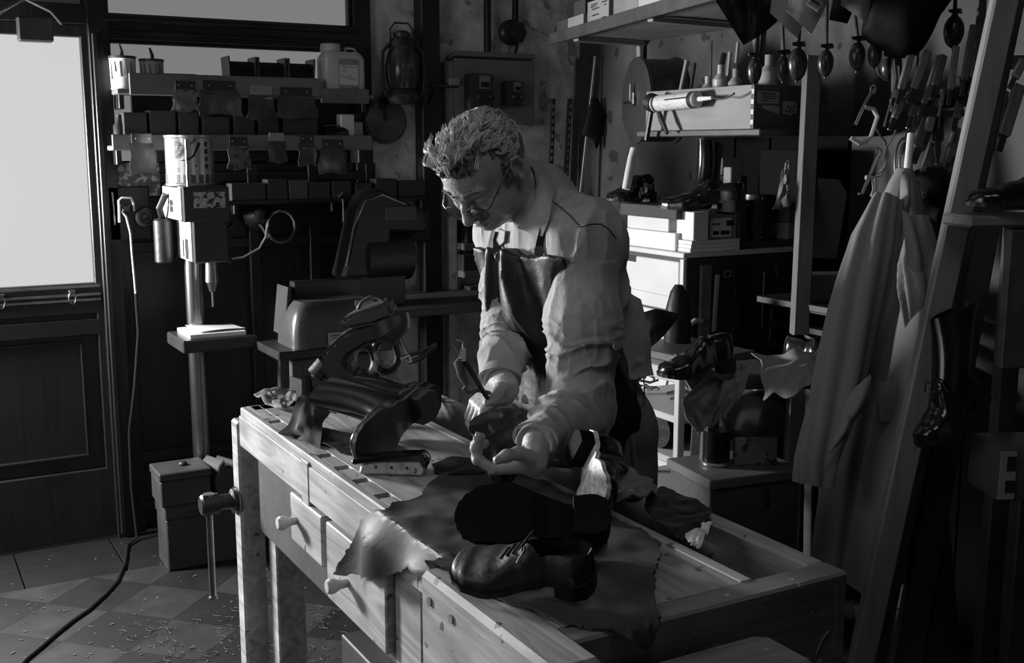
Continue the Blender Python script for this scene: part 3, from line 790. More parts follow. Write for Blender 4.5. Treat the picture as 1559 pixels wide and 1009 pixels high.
# collar lying on the shirt and round the neck
from mathutils.bvhtree import BVHTree
def bvh(*obs):
    vs, ps = [], []
    for o in obs:
        k = len(vs); vs += [tuple(v.co) for v in o.data.vertices]; ps += [[i+k for i in q.vertices] for q in o.data.polygons]
    return BVHTree.FromPolygons(vs, ps)
BV = bvh(SHIRT, PERSON)
def on(px, py, off=.004, tree=None):
    o = Vector((0, 0, EYE)); dr = (P(px, py, d=1.)-o).normalized(); h = (tree or BV).ray_cast(o, dr)
    return (h[0]-dr*off) if h[0] is not None else P(px, py, d=2.2)
inner = [on(808, 249, .012), on(814, 262, .010), on(818, 280, .010), on(817, 300, .012), on(809, 322, .012), on(798, 340, .012), on(788, 347, .012)]
outer = [on(822, 250, .008), on(836, 268, .007), on(842, 290, .007), on(840, 312, .008), on(836, 336, .010), on(826, 360, .012), on(806, 352, .014)]
def at_(pl, u): s_ = u*(len(pl)-1); i = min(int(s_), len(pl)-2); return pl[i].lerp(pl[i+1], s_-i)
b = B(); b.grid(lambda u, v: at_(inner, u).lerp(at_(outer, u), v)-Vector(_f)*.006*math.sin(PI*v), 36, 8, .004); obj('collar', b, shirtmat, SHIRT)
in2 = [on(757, 348, .01), on(763, 350, .012), on(770, 352, .012)]; ou2 = [on(752, 372, .012), on(762, 374, .012), on(768, 368, .012)]
b = B(); b.grid(lambda u, v: at_(in2, u).lerp(at_(ou2, u), v), 10, 8, .004); obj('collar', b, shirtmat, SHIRT)
def yoke_line(pts, parent, nm='seam', mat=thread):
    b = B()
    for i in range(len(pts)-1):
        a, c = Vector(pts[i]), Vector(pts[i+1]); n = max(2, int((c-a).length/.0065))
        for k in range(n): b.tube([a.lerp(c, k/n), a.lerp(c, (k+.55)/n)], .001, 4)
    o = obj(nm, b, mat, parent); o['kind'] = 'stuff'; return o
# jeans
s = SDF(); s.cone(SPINE[0]+np.array([.005, 0, -.02]), SPINE[1]+np.array([.005, 0, -.01]), .107, .10, .03, 'u', ((0, 1, 0), 1.42))
for q in LEGS.values(): s.chain([np.array(q[0])+np.array([.012, 0, 0]), np.array(q[1]), np.array(q[2])], [.100, .084, .072], .03)
s.half((0, 0, 1), (1.3, 2, 1.07), .003); s.half((0, 0, -1), (1.3, 2, .055), .003)
s.disp = lambda p: folds(p, 12, 12, 5, .006, 5)+folds(p, 30, 30, 14, .002, 8)
JEANS = cl('jeans', s, .006, jeansmat)
# apron
def apr(p):
    bib = np.clip((p[:, 2]-1.02)/.1, 0, 1)
    v = np.abs((p[:, 1]-2.035)-(1.32-p[:, 2])*.10)   # a crease running down the bib
    cre = .010*np.exp(-(v/.011)**2)-.008*np.exp(-((v-.03)/.016)**2)
    v2 = np.abs((p[:, 1]-1.955)-(1.26-p[:, 2])*-.28); cre = cre+.012*np.exp(-(v2/.012)**2)-.006*np.exp(-((v2-.03)/.016)**2)
    return folds(p, 11, 11, 3.4, .011, 41)+folds(p, 26, 26, 10, .0025, 12)-cre*bib*np.clip((1.33-p[:, 2])/.06, 0, 1)
s = SDF(); torso(s, .034, .04); s.ball(SPINE[2]+np.array([-.06, 0, -.02]), (.08, .11, .11), .05)
s.half((-.0, 0, 1), (1.3, 2, 1.285), .003); s.half((.95, .2, .2), (1.27, 2.0, 1.1), .003); s.half((.5, -.86, .30), (1.19, 1.835, 1.28), .003); s.half((0, 1, .25), (1.2, 2.12, 1.28), .003); s.half((0, 0, -1), (1.3, 2, .95), .003)
s.disp = apr; BIB = cl('apron', s, .0042, apronmat)
s = SDF(); s.cone(SPINE[0], SPINE[1]+np.array([-.01, 0, .03]), .118, .110, .03, 'u', ((0, 1, 0), 1.42)); s.chain([(1.31, 2.0, .93), (1.31, 2.0, .45)], [.15, .18], .05, 'u', ((0, 1, 0), 1.2))
s.half((1, -.25, 0), (1.335, 1.86, 1), .003); s.half((0, 0, 1), (1.3, 2, 1.12), .004); s.half((0, 0, -1), (1.3, 2, .42), .004); s.half((-1, 0, 0), (1.212, 2, .8), .012)
s.ops[-1] = (s.ops[-1][0], .012, s.ops[-1][2], 1e3, (lambda p: np.where(p[:, 2] < 1.2, 1.2095-p[:, 0]-np.clip((p[:, 2]-.90)*.9, 0, .2), -1.)))
s.disp = lambda p: (folds(p, 12, 12, 2.6, .009, 44)+folds(p, 30, 30, 10, .002, 12))*np.clip((p[:, 0]-1.22)/.03+np.clip((p[:, 2]-.95)/.05, 0, 1), 0, 1)
skm = M('dull_apron', .014, .75, noise=(9, .6), bump=(24, .3), spec=.1); V, Q = s.mesh(.006); obj('apron_skirt', np_mesh('apron_skirt', [(V, Q)], skm), skm, BIB)
def strap(pts, w=.012, nm='apron_strap'):
    b = B(); b.tube(pts, w, 8, True, .28); return obj(nm, b, apronmat, BIB)
def ribbon(pts, w, th, side, mat, parent, nm):
    """flat band through pts, its width along side"""
    b = B(); sd = Vector(side); n = len(pts)
    def f(u, v):
        i = min(int(u*(n-1)), n-2); t = u*(n-1)-i; p = Vector(pts[i]).lerp(Vector(pts[i+1]), t)
        tan = (Vector(pts[min(i+1, n-1)])-Vector(pts[i])).normalized(); s = sd-tan*sd.dot(tan); s.normalize(); return p+s*(v-.5)*w
    b.grid(f, n*4, 3, th); return obj(nm, b, mat, parent)
BV2 = bvh(SHIRT, PERSON, BIB)
S1 = [on(x, y, .008, BV2) for x, y in ((820, 384), (824, 366), (828, 350), (831, 330), (832, 310), (831, 290), (826, 272))]
ribbon(S1, .018, .004, _r, apronmat, BIB, 'apron_strap')
S2 = [on(x, y, .006, BV2) for x, y in ((760, 392), (757, 378), (757, 366), (760, 354))]
ribbon(S2, .018, .004, _r, apronmat, BIB, 'apron_strap')
b = B(); c = np.array(on(820, 383, .009, BV2)); b.cyl(c, c-_f*.008, .011, .011, 20, .002); obj('buckle', b, steel, BIB)
b = B(); c = np.array(on(760, 391, .008, BV2)); b.cyl(c, c-_f*.008, .010, .010, 20, .002); obj('buckle', b, steel, BIB)
b = B(); c = np.array(on(938, 527, .004, BV2)); b.cyl(c, c-_f*.03, .009, .009, 20, .002); obj('button', b, steel, BIB)
# glasses: two oval lenses low on the nose
G = np.array([.122, 0, -.016])
gl = B()
frame = B()
for q in (1, -1):
    c = G+np.array([-.009, q*.031, -.004]); ring = []
    for i in range(29):
        a = 2*PI*i/28; ring.append(Vector(toW(c+np.array([-.25*abs(.0)-.004*(math.cos(a)*q), .0265*math.cos(a), .0205*math.sin(a)-.004]))))
    frame.tube(ring, .0013, 6, False)
    ce = sum(ring[:-1], Vector())/28; n = Vector(HF)*.0008
    vs = [gl.bm.verts.new(p+n) for p in ring[:-1]]; v2 = [gl.bm.verts.new(p-n) for p in ring[:-1]]
    gl.bm.faces.new(vs); gl.bm.faces.new(v2[::-1])
    for i in range(28): gl.bm.faces.new((vs[i], v2[i], v2[(i+1) % 28], vs[(i+1) % 28]))
    frame.tube([Vector(toW(v)) for v in (c+np.array([-.004, q*.0245, .004]), c+np.array([-.012, q*.036, .008]), np.array([.05, q*.078, .002]), np.array([.0, q*.083, .012]), np.array([-.022, q*.082, .006]), np.array([-.034, q*.080, -.012]))], .0015, 6)
frame.tube([Vector(toW(v)) for v in (G+np.array([-.009, .0075, 0]), G+np.array([-.002, 0, .005]), G+np.array([-.009, -.0075, 0]))], .0015, 6)
GO = obj('glasses', frame, blackiron, PERSON)
obj('lens', gl, M('spectacle_lens', .05, .06, alpha=.22, spec=.6), GO)
# eyebrows
b = B()
for q in (1, -1):
    for i in range(46):
        t = i/45; base = np.array([.1045-.02*t, q*(.010+.038*t), .0185+.004*math.sin(PI*t)+random.uniform(-.003, .003)])
        b.tube([Vector(toW(base+np.array([-.002, 0, 0]))), Vector(toW(base+np.array([.003, q*.004, .003]))), Vector(toW(base+np.array([.003, q*.009, .002])))], [.0008, .0007, .0002], 4)
obj('eyebrows', b, hairdark, PERSON)
# hair: a soft mass under many fine waved strands combed up and back
s = SDF(); s.ball((-.026, 0, .037), (.096, .080, .071), .02); s.ball((.022, 0, .070), (.064, .062, .034), .02); s.ball((-.075, 0, 0), (.038, .058, .06), .02)
for q in (1, -1): s.ball((-.035, q*.064, .015), (.045, .018, .045), .012); s.cone((.005, q*.073, .02), (.012, q*.073, -.012), .008, .005, .008)
s.ball((.05, 0, .082), (.040, .052, .022), .02)
s.ball((.078, 0, .028), (.05, .062, .046), .006, 's')
for q in (1, -1): s.ball((-.008, q*.09, -.016), (.02, .022, .032), .006, 's')
def dh(p):
    v = np.abs(vnoise(p*np.array([26, 70, 40])+2.2*np.stack([vnoise(p*20)]*3, 1)))
    return .010*(v*2-.6)
s.disp = dh; V, Q = s.mesh(.0026); HAIR = obj('hair', np_mesh('hair', [(toW(V), Q)], hairdark), hairdark, PERSON)
b = B(); rr = random.Random(5); NC = 430
for i in range(NC):
    th = rr.uniform(-1.95, 1.95); v = rr.uniform(0, 1)**.85
    x = .09-.185*v; front = i > 320
    kx = math.sqrt(max(.04, 1-((x+.02)/.116)**2)); yy = .079*math.sin(th)*kx; z = .037+.070*math.cos(th)*kx
    if z < -.035 and x > -.045: continue
    if x > .045 and z < .072: continue
    if abs(yy) > .055 and x > .008 and z < .075: continue
    if abs(yy) > .06 and -.032 < x < .02 and z < .02: continue
    if front: yy = rr.uniform(-.055, .055); x = rr.uniform(.03, .09)-abs(yy)*.25; z = .090+rr.uniform(-.012, .016)-abs(yy)*.2+(.008 if x > .07 else 0)
    p = np.array([x, yy, z]); n = p-np.array([-.026, 0, .04]); n /= np.linalg.norm(n)
    back = np.array([-1, rr.uniform(-.35, .35)+yy*4, -.3])
    if x > .045 and not front: back = np.array([rr.uniform(-.2, .7), rr.uniform(-1, 1), .1])
    if front: n = np.array([.75, yy*3, .45]); n /= np.linalg.norm(n); back = np.array([.25, rr.uniform(-.8, .8), .85])
    back = back-n*(back @ n); back /= np.linalg.norm(back); L_ = rr.uniform(.03, .055); side = np.cross(n, back)
    wv = rr.uniform(.004, .009); ph = rr.uniform(0, 6); fq = rr.uniform(4, 7); lift = rr.uniform(.003, .010)+(.012 if front else 0)
    for h in range(6):
        o = side*rr.gauss(0, .0028)+back*rr.gauss(0, .004)+n*rr.uniform(-.001, .0025); pts = []; w2 = wv*rr.uniform(.8, 1.2); p2 = ph+rr.gauss(0, .25)
        for k in range(9):
            t = k/8; q = p+o*(1-.4*t)+back*L_*t+n*(lift*math.sin(PI*min(1, t*1.1))-.004*t)+side*w2*math.sin(p2+fq*t)
            pts.append(Vector(toW(q)))
        r0 = rr.uniform(.0006, .0012); b.tube(pts, [r0*.7, r0, r0, r0, r0, r0*.9, r0*.8, r0*.5, r0*.15], 4)
o = obj('hair_locks', b, hairmat, HAIR); o['kind'] = 'stuff'
# the pocket on the jeans, stitching on shirt and jeans
dk = M('dark_seam_thread', .07, .9)  # dark tone of the sewn seams
def seam(pts, mat, r, parent, nm, dash=None, tree=None, off=.001):
    b = B(); ps = []
    for (x0, y0), (x1, y1) in zip(pts, pts[1:]):
        n = max(2, int(math.hypot(x1-x0, y1-y0)/3))
        for k in range(n): ps.append(on(x0+(x1-x0)*k/n, y0+(y1-y0)*k/n, off, tree))
    if dash:
        for a, c in zip(ps, ps[1:]): b.tube([a, a.lerp(c, .62)], r, 4)
    else: b.tube(ps, r, 5)
    o = obj(nm, b, mat, parent)
    if dash: o['kind'] = 'stuff'
BVS = bvh(SHIRT)
yk = [(838, 276), (834, 300), (850, 313), (868, 328), (884, 346), (900, 341), (915, 341), (928, 350), (940, 366)]
seam(yk, dk, .0016, SHIRT, 'yoke_seam', None, BVS, .0003); seam([(x-2, y+4) for x, y in yk[1:]], thread, .0007, SHIRT, 'stitching', True, BVS); seam([(x-4, y+8) for x, y in yk[2:]], thread, .0007, SHIRT, 'stitching', True, BVS)
BVJ = bvh(JEANS)
seam([(948, 545), (952, 600), (958, 660), (964, 715)], dk, .002, JEANS, 'side_seam', None, BVJ, .0005); seam([(954, 548), (958, 600), (964, 660), (970, 715)], thread, .0008, JEANS, 'stitching', True, BVJ)
seam([(960, 552), (972, 545), (984, 552)], thread, .0008, JEANS, 'stitching', True, BVJ); seam([(968, 580), (980, 574), (982, 615), (970, 622), (968, 580)], dk, .0014, JEANS, 'pocket_seam', None, BVJ, .0005)
# shoes on his feet
for q in (1.9, 2.1):
    t = bpy.data.objects.new('work_shoe', None); COL.objects.link(t); t.parent = PERSON; t.location = (1.46, q, 0); t.rotation_euler = (0, 0, PI)
    up = B()
    up.grid(lambda u, v: Vector((.28*u, (lerp_tab(u, WTAB))*math.copysign(abs(math.cos(PI*v))**.7, math.cos(PI*v)), .02+lerp_tab(u, [(0, .075), (.3, .085), (.5, .06), (.9, .035), (1, .01)])*abs(math.sin(PI*v))**.6)), 24, 17)
    obj('shoe_upper', up, dullleather, t); obj('shoe_sole', B().prism([(.28*u, lerp_tab(u, WTAB)+.003) for u in np.linspace(0, 1, 14)]+[(.28*u, -lerp_tab(u, WTAB)-.003) for u in np.linspace(1, 0, 14)], .024), sole, t)
# what he holds: a shoe bottom up with its toe to us, and pincers
heel = P(760, 697, d=1.94); toe = P(747, 621, d=2.15)
xv = (toe-heel).normalized(); nrm = Vector(_u)*.9-Vector(_f)*.4-Vector(_r)*.22
sh = shoe("black shoe held sole up in the man's hands", heel, rot=axes_rot(xv, -nrm), laces=False, hole=False, L=(toe-heel).length, wk=1.02, solemat=M('polished_sole', .006, .22, noise=(14, .3), coat=.3))
sh.scale = (1, 1, .62)
Pn = thing('pincers', 'slim open pincers with two handles held by the man\'s right hand', 'pincers', P(703, 545, d=2.05))
o0 = Vector(Pn.location)
def lp(*q, **k): return P(*q, **k)-o0
b = B(); b.tube([lp(703, 545, d=2.05), lp(698, 552, d=2.05), lp(703, 572, d=2.05), lp(711, 587, d=2.05)], [.006, .0095, .0085, .005], 10); b.tube([lp(711, 587, d=2.05), lp(706, 592, d=2.05), lp(712, 597, d=2.05), lp(728, 594, d=2.08), lp(745, 598, d=2.12)], .004, 8)
obj('handle', b, darkwood, Pn)
b = B(); b.tube([lp(704, 545, d=2.05), lp(714, 560, d=2.055), lp(727, 582, d=2.07), lp(742, 606, d=2.11)], [.005, .0055, .005, .0045], 10); obj('handle', b, blackiron, Pn)
b = B(); b.tube([lp(703, 546, d=2.05), lp(697, 533, d=2.05), lp(689, 519, d=2.05), lp(694, 517, d=2.05)], [.004, .003, .0022, .0012], 8); b.tube([lp(703, 546, d=2.05), lp(706, 533, d=2.05), lp(705, 521, d=2.05), lp(694, 517, d=2.05)], [.004, .003, .0022, .0012], 8)
obj('jaw', b, steel, Pn)
b = B()
for k in range(5): b.tube([lp(698+k*.8, 549-4*k, d=2.045), lp(709, 548-4*k, d=2.045)], .0022, 6)
obj('binding', b, palehide, Pn)
# ---------------------------------------------------------------- the back wall
def fb(px0, py0, px1, py1, y, dep):
    """centre and size of a box whose front at plane y fills a pixel rectangle"""
    a = P(px0, (py0+py1)/2, y=y); c = P(px1, (py0+py1)/2, y=y); m = (px0+px1)/2
    z0 = P(m, py1, y=y).z; z1 = P(m, py0, y=y).z
    return Vector(((a.x+c.x)/2, y+dep/2, (z0+z1)/2)), Vector((c.x-a.x, dep, z1-z0))
def fbox(name, px0, py0, px1, py1, y, dep, mat, label, cat, group=None, z0=None, bev=.003, zt=None, rz=0):
    c, s = fb(px0, py0, px1, py1, y, dep)
    top = c.z+s.z/2 if zt is None else zt; bot = c.z-s.z/2 if z0 is None else z0
    c.z = (top+bot)/2; s.z = top-bot
    t = single(name, B().box((0, 0, s.z/2), s, None, bev), mat, label, cat, (c.x, c.y, bot), rz, group); return t, c, s
S1Z, S2Z, S3Z = 1.70, 1.50, 1.29
sh = thing('wall_shelf', 'upper grey board shelf with front lip across the dim window', 'shelf', (1.27, 4.30, S1Z))
obj('board', B().box((0, 0, -.009), (.985, .13, .018)), shelfwood, sh); obj('lip', B().box((-.09, -.066, .018), (.72, .012, .078)), shelfwood, sh); obj('lip', B().box((.37, -.066, -.008), (.20, .012, .056)), shelfwood, sh)
for x in (-.47, .47): obj('bracket', B().box((x, .03, -.04), (.02, .09, .06)), framewood, sh)
sh = thing('wall_shelf', 'second grey board shelf below the cans, hung with swatches', 'shelf', (1.25, 4.30, S2Z))
obj('board', B().box((0, 0, -.009), (1.0, .13, .018)), shelfwood, sh); obj('lip', B().box((0, -.066, .012), (1.0, .012, .056)), shelfwood, sh)
for x in (-.47, .47): obj('bracket', B().box((x, .03, -.04), (.02, .09, .06)), framewood, sh)
sh = thing('wall_shelf', 'long thin dark shelf carrying a row of small boxes above the grinder', 'shelf', (1.61, 4.33, S3Z))
obj('board', B().box((0, 0, -.008), (.9, .1, .016)), framewood, sh)
for x in (-.4, 0, .4): obj('bracket', B().box((x, .02, -.035), (.015, .06, .04)), blackiron, sh)
# the two cans with brushes
def can(label, x, r, h, hasdark, brush, stir):
    t = thing('paint_can', label, 'can', (x, 4.305, S1Z), 0, 'paint cans on the top shelf')
    obj('body', B().lathe([(0, 0), (r*.97, 0), (r*.97, .003), (r*.94, .006), (r*1., h-.008), (r*1.03, h-.004), (r*1.03, h), (r*.95, h), (r*.93, h-.02), (0, h-.02)], 32), whitepaint if not hasdark else enamel, t)
    obj('rim', B().lathe([(r*1.01, h-.006), (r*1.06, h-.003), (r*1.06, h+.003), (r*1.0, h+.004)], 32), darkenamel, t)
    b = B()
    for k in range(5):
        a = R(200+k*24); b.tube([(r*.985*math.cos(a), r*.985*math.sin(a)*1.005, h*.85), (r*.99*math.cos(a+.05), r*.99*math.sin(a+.05), h*random.uniform(.3, .6))], .0025, 5)
    obj('paint_drip', b, midink, t)
    b = B(); b.tube([(stir, 0, h*.4), (stir-.006, .0, h+.02), (stir-.014, .0, h+brush)], [.004, .0065, .0035], 8); obj('brush_handle', b, blackcable, t); return t
can('leftmost white paint can on the top shelf, the taller, with a brush in it', .815, .046, .115, False, .05, .005)
can('shorter second paint can on the top shelf, dark rim and leaning brush', .917, .043, .108, True, .045, .01)
for i, (a, c, w) in enumerate(((349, 388, 'left'), (394, 433, 'middle'), (440, 477, 'right'))):
    cc, s = fb(a, 88, c, 124, 4.27, .08); x = cc.x; w2 = s.x/2
    t = thing('thread_spool', {'left': 'black flanged spool on the top shelf, nearest the paint cans', 'middle': 'black flanged spool between two others on the top shelf', 'right': 'black flanged spool beside the white canister on the top shelf'}[w], 'spool', (x, 4.31, S1Z), 0, 'black spools on the top shelf')
    b = B(); b.tube([(-w2+.006, 0, .066), (w2-.006, 0, .066)], .05, 24); obj('thread', b, dullleather, t)
    for q in (-1, 1): b = B(); b.bar((q*(w2-.004), 0, 0), (q*(w2+.003), 0, .132), .10, .008, .002, (1, 0, 0)); obj('flange', b, darkenamel, t)
J = thing('canister', 'white plastic canister with screw cap, handle and paper label on the top shelf', 'canister', (1.652, 4.305, S1Z))
def jf(u, v):
    a = 2*PI*u; e = .35; c, s_ = math.cos(a), math.sin(a); w, d = .088, .052
    k = 1 if v < .8 else 1-.25*((v-.8)/.2)**2
    if v < .03: k *= .96
    return Vector((math.copysign(abs(c)**e, c)*w*k, math.copysign(abs(s_)**e, s_)*d*k, .165*v))
b = B(); b.grid(jf, 48, 20, 0, True); vs = [jf(i/48, 1) for i in range(48)]; b._add(vs, [list(range(48))]); vs = [jf(i/48, 0) for i in range(48)]; b._add(vs, [list(range(48))[::-1]])
canmat = M('white_plastic', .62, .4, noise=(6, .06)); jo = obj('body', b, canmat, J)
obj('cap', B().lathe([(.036, .16), (.036, .166), (.040, .168), (.040, .192), (.037, .196), (0, .196)], 28, Matrix.Translation((-.042, 0, 0))), canmat, J)
b = B(); b.tube([(.015, 0, .158), (.022, 0, .182), (.058, 0, .180), (.072, 0, .155)], .005, 8); obj('handle', b, canmat, J)
la = obj('label', B().box((.012, -.0535, .077), (.083, .002, .118), None, 0), enamel, J)
obj('label_paper', B().box((.012, -.055, .075), (.077, .001, .077), None, 0), whitecard, la)
b = B()
for k, (x0, x1, z) in enumerate(((-.02, .045, .106), (-.02, .0, .099), (-.02, .002, .089), (-.02, -.012, .075), (.004, .02, .073), (-.002, .034, .066), (.006, .04, .058), (-.02, -.004, .066))): b.box(((x0+x1)/2+.002, -.0558, z), (x1-x0, .0006, .002), (0, R(4), 0), 0)
b.box((.045, -.0555, .025), (.006, .001, .006), None, 0); b.box((.04, -.0555, .126), (.006, .001, .004), None, 0); b.box((.049, -.0555, .126), (.005, .001, .004), None, 0)
obj('print', b, midink, la)
# swatches clipped to the shelf lips
def swatch(px0, py0, px1, py1, lz, label, mats, skew=0, clip=True, holes=2):
    c, s = fb(px0, py0, px1, py1, 4.222, .004); w = s.x; top = c.z+s.z/2; bot = c.z-s.z/2
    t = thing('leather_swatch', label, 'leather swatch', (c.x, 4.2302, lz), 0, 'leather swatches hung on the shelf lips'); z = top-lz
    pc = B(); cl_ = min(.05, s.z*.42)
    pc.box((0, -.002, z-cl_/2), (w*.86, .006, cl_), None, .001); k = obj('clip', pc, mats[1], t)
    for q in range(holes):
        x = (-.28+.56*q/max(1, holes-1))*w; obj('rivet', B().lathe([(.0035, 0), (.003, .002), (0, .0025)], 10, Matrix.Translation((x, -.005, z-cl_*.35)) @ Matrix.Rotation(R(90), 4, 'X')), brightsteel, k)
    def f(u, v):
        x = (u-.5)*w*(1+.14*v)+skew*v*w; zz = z-cl_*.7-v*(top-bot-cl_*.6)
        return Vector((x+.003*math.sin(9*v+px0), -.006-.010*math.sin(PI*v)*math.sin(3*u+px0)-.004*v, zz+.004*math.sin(7*u+px0)*v))
    b = B(); b.grid(f, 14, 12, .0025); obj('leather', b, mats[0], t); return t
mottled = M('mottled_leather', .2, .5, noise=(26, .75), bump=(30, .3), spots=(40, .56, .35)); mott2 = M('dark_mottled_leather', .06, .55, noise=(20, .7), bump=(30, .3))
SW = [(265, 123, 301, 168, S1Z, 'bright mottled leather swatch with steel clip, first below the upper shelf', (mottled, darkenamel), -.06), (306, 123, 364, 173, S1Z, 'wide dark leather swatch with a pale strip under it, second below the upper shelf', (mott2, darkenamel), 0), (379, 130, 418, 180, S1Z, 'dark pointed swatch under a perforated pale tag on the upper shelf', (mott2, enamel), -.02), (423, 133, 480, 178, S1Z, 'wide dark swatch with crumpled silver edge, below the black spools', (mott2, darkenamel), .02),
      (199, 203, 235, 262, S2Z, 'tall mottled swatch hung low beside the tin can', (mott2, darkenamel), .02), (348, 208, 380, 256, S2Z, 'square mottled swatch right of the tin can', (mottled, darkenamel), 0), (409, 202, 435, 246, S2Z, 'small swatch under a pale perforated tag on the second shelf', (mott2, enamel), 0), (456, 204, 480, 250, S2Z, 'narrow dim swatch with a grey tag on the second shelf', (mott2, darkcard), 0), (489, 212, 526, 262, S2Z, 'dark flared swatch at the right end of the second shelf', (mott2, darkenamel), -.06)]
for s in SW: swatch(*s)
# what stands on the second shelf
for a, c, top, l in ((188, 224, 171, 'low dark carton at the left end of the second shelf'), (228, 268, 168, 'wide black carton on the second shelf below the bright swatch'), (272, 303, 171, 'black carton on the second shelf behind the wide dark swatch'), (308, 350, 177, 'flat grey-edged carton on the second shelf above the square swatch'), (356, 388, 175, 'dark carton in the middle of the second shelf'), (394, 425, 176, 'shallow black carton on the second shelf under the pale tag'), (432, 484, 176, 'long black carton on the second shelf beside the dark roll')):
    fbox('carton', a, top, c, 205, 4.262, .085, darkcard, l, 'box', 'dark cartons on the second shelf', z0=S2Z)
t = thing('tape_roll', 'dark shiny roll lying on the second shelf beside the white block', 'roll', P(508, 190, y=4.29).to_3d()); t.location.z = S2Z+.042
b = B(); b.tube([(-.045, 0, 0), (-.02, 0, 0), (.03, 0, 0), (.05, 0, 0)], [.036, .041, .041, .034], 28); obj('body', b, blackleather, t); b = B(); b.cyl((.05, 0, 0), (.054, 0, 0), .02, None, 20); obj('core', b, enamel, t)
fbox('block', 519, 174, 540, 205, 4.262, .05, whitecard, 'small white block at the right end of the second shelf', 'block', z0=S2Z)
fbox('carton', 541, 186, 553, 205, 4.262, .06, card, 'narrow grey carton at the far right of the second shelf', 'box', z0=S2Z)
fbox('book', 246, 112, 300, 128, 4.262, .085, darkcard, 'dark flat book lying behind the lip of the top shelf', 'book', z0=S1Z)
b = B(); b.tube([(0, 0, .012), (.06, .0, .02), (.09, .02, .012)], [.008, .012, .006], 8); single('rag', b, dullleather, 'small dark rag on the top shelf left of the spools', 'rag', (1.19, 4.29, S1Z))
# lower row of small boxes
for i, (a, c, top, m, l) in enumerate(((352, 405, 279, darkcard, 'long low dark box at the left end of the thin shelf'), (407, 438, 273, darkcard, 'dark square box, second on the thin shelf'), (440, 469, 274, card, 'grey square box in the row on the thin shelf'), (471, 503, 277, darkcard, 'open dark box beside the grey square box on the thin shelf'), (506, 535, 276, darkcard, 'dark box above the hanging hook on the thin shelf'), (541, 567, 279, darkcard, 'dark square box right of the hook on the thin shelf'), (572, 605, 272, darkcard, 'taller dark box on the thin shelf in front of the plaster'), (608, 648, 275, darkcard, 'dark box at the right end of the thin shelf by the dark post'))):
    fbox('small_box', a, top, c, 303, 4.29, .07, m if i != 2 else M('dim_grey_card', .1, .8), l, 'box', 'boxes on the thin shelf', z0=S3Z)
# wall socket with plug and the cord that runs down to the floor
t = thing('wall_socket', 'dark square wall socket plate with a pale bent plug and lead', 'socket', (.80, 4.345, 1.27))
obj('plate', B().box((.02, .02, -.02), (.15, .03, .2), None, .004), wallwood, t)
b = B(); b.tube([(-.024, -.02, -.05), (-.024, -.03, .01), (-.024, -.03, .03), (-.012, -.03, .04), (.02, -.03, .038), (.03, -.02, .02), (.032, -.01, -.01)], .0045, 8); obj('plug_handle', b, whitepaint, t)
obj('plug', B().box((.0, -.015, .0), (.035, .035, .03), None, .006), darkenamel, t)
b = B(); b.tube([(-.04, 0, .06), (-.038, -.004, 0), (-.038, -.004, -.06)], .0035, 8); obj('hook_bar', b, steel, t)
t = thing('rotary_switch', 'round dark rotary switch on the panel right of the wall socket', 'switch', (.875, 4.352, 1.235))
m = Matrix.Rotation(R(90), 4, 'X'); obj('switch_body', B().lathe([(0, -.02), (.038, -.02), (.038, .01), (.034, .02), (.026, .022), (.024, .012), (0, .012)], 28, m), darkenamel, t); obj('knob', B().lathe([(.016, .01), (.014, .03), (.008, .034), (0, .034)], 20, m), blackiron, t)
pts = [(.785, 4.32, 1.26), (.80, 4.315, 1.24), (.812, 4.318, 1.18), (.815, 4.325, 1.1), (.822, 4.335, .95), (.824, 4.335, .8), (.80, 4.335, .6), (.77, 4.335, .42), (.765, 4.33, .2)]
b = B(); b.tube(pts[:5], .0042, 8); c1 = single('power_cord', b, whitepaint, 'pale cord hanging from the wall plug beside the drill press', 'cord')
q = [(.822, 4.335, .95), (.824, 4.335, .8), (.80, 4.335, .6), (.77, 4.335, .42), (.765, 4.33, .2), (.768, 4.29, .012)]+[tuple(P(x, y, z=.006)) for x, y in ((194, 830), (190, 858), (178, 885), (160, 905), (135, 928), (110, 945), (85, 965), (62, 985), (40, 1003), (20, 1025))]
b = B(); b.tube(q, .006, 8); obj('lower_cord', b, blackcable, c1)
b = B()   # engraved plaque behind the socket
single('plaque', B().box((0, 0, 0), (.16, .012, .125), None, .002), M('scratched_plaque', .12, .5, noise=(60, .9), spots=(55, .55, 3.2)), 'scratched patterned metal plaque above the wall socket', 'plaque', (.86, 4.37, 1.375))
t = single('paper_tag', B().box((0, 0, 0), (.045, .006, .022), None, .001), card, 'small pale tag just under the scratched plaque', 'tag', (.815, 4.36, 1.318))
# bottle silhouette and bits in the dim window
b = B(); b.lathe([(0, 0), (.022, 0), (.022, .07), (.008, .09), (.008, .11), (0, .112)], 18); single('bottle', b, darkenamel, 'small dark bottle at the left end of the second shelf against the dim window', 'bottle', (.79, 4.3, S2Z))
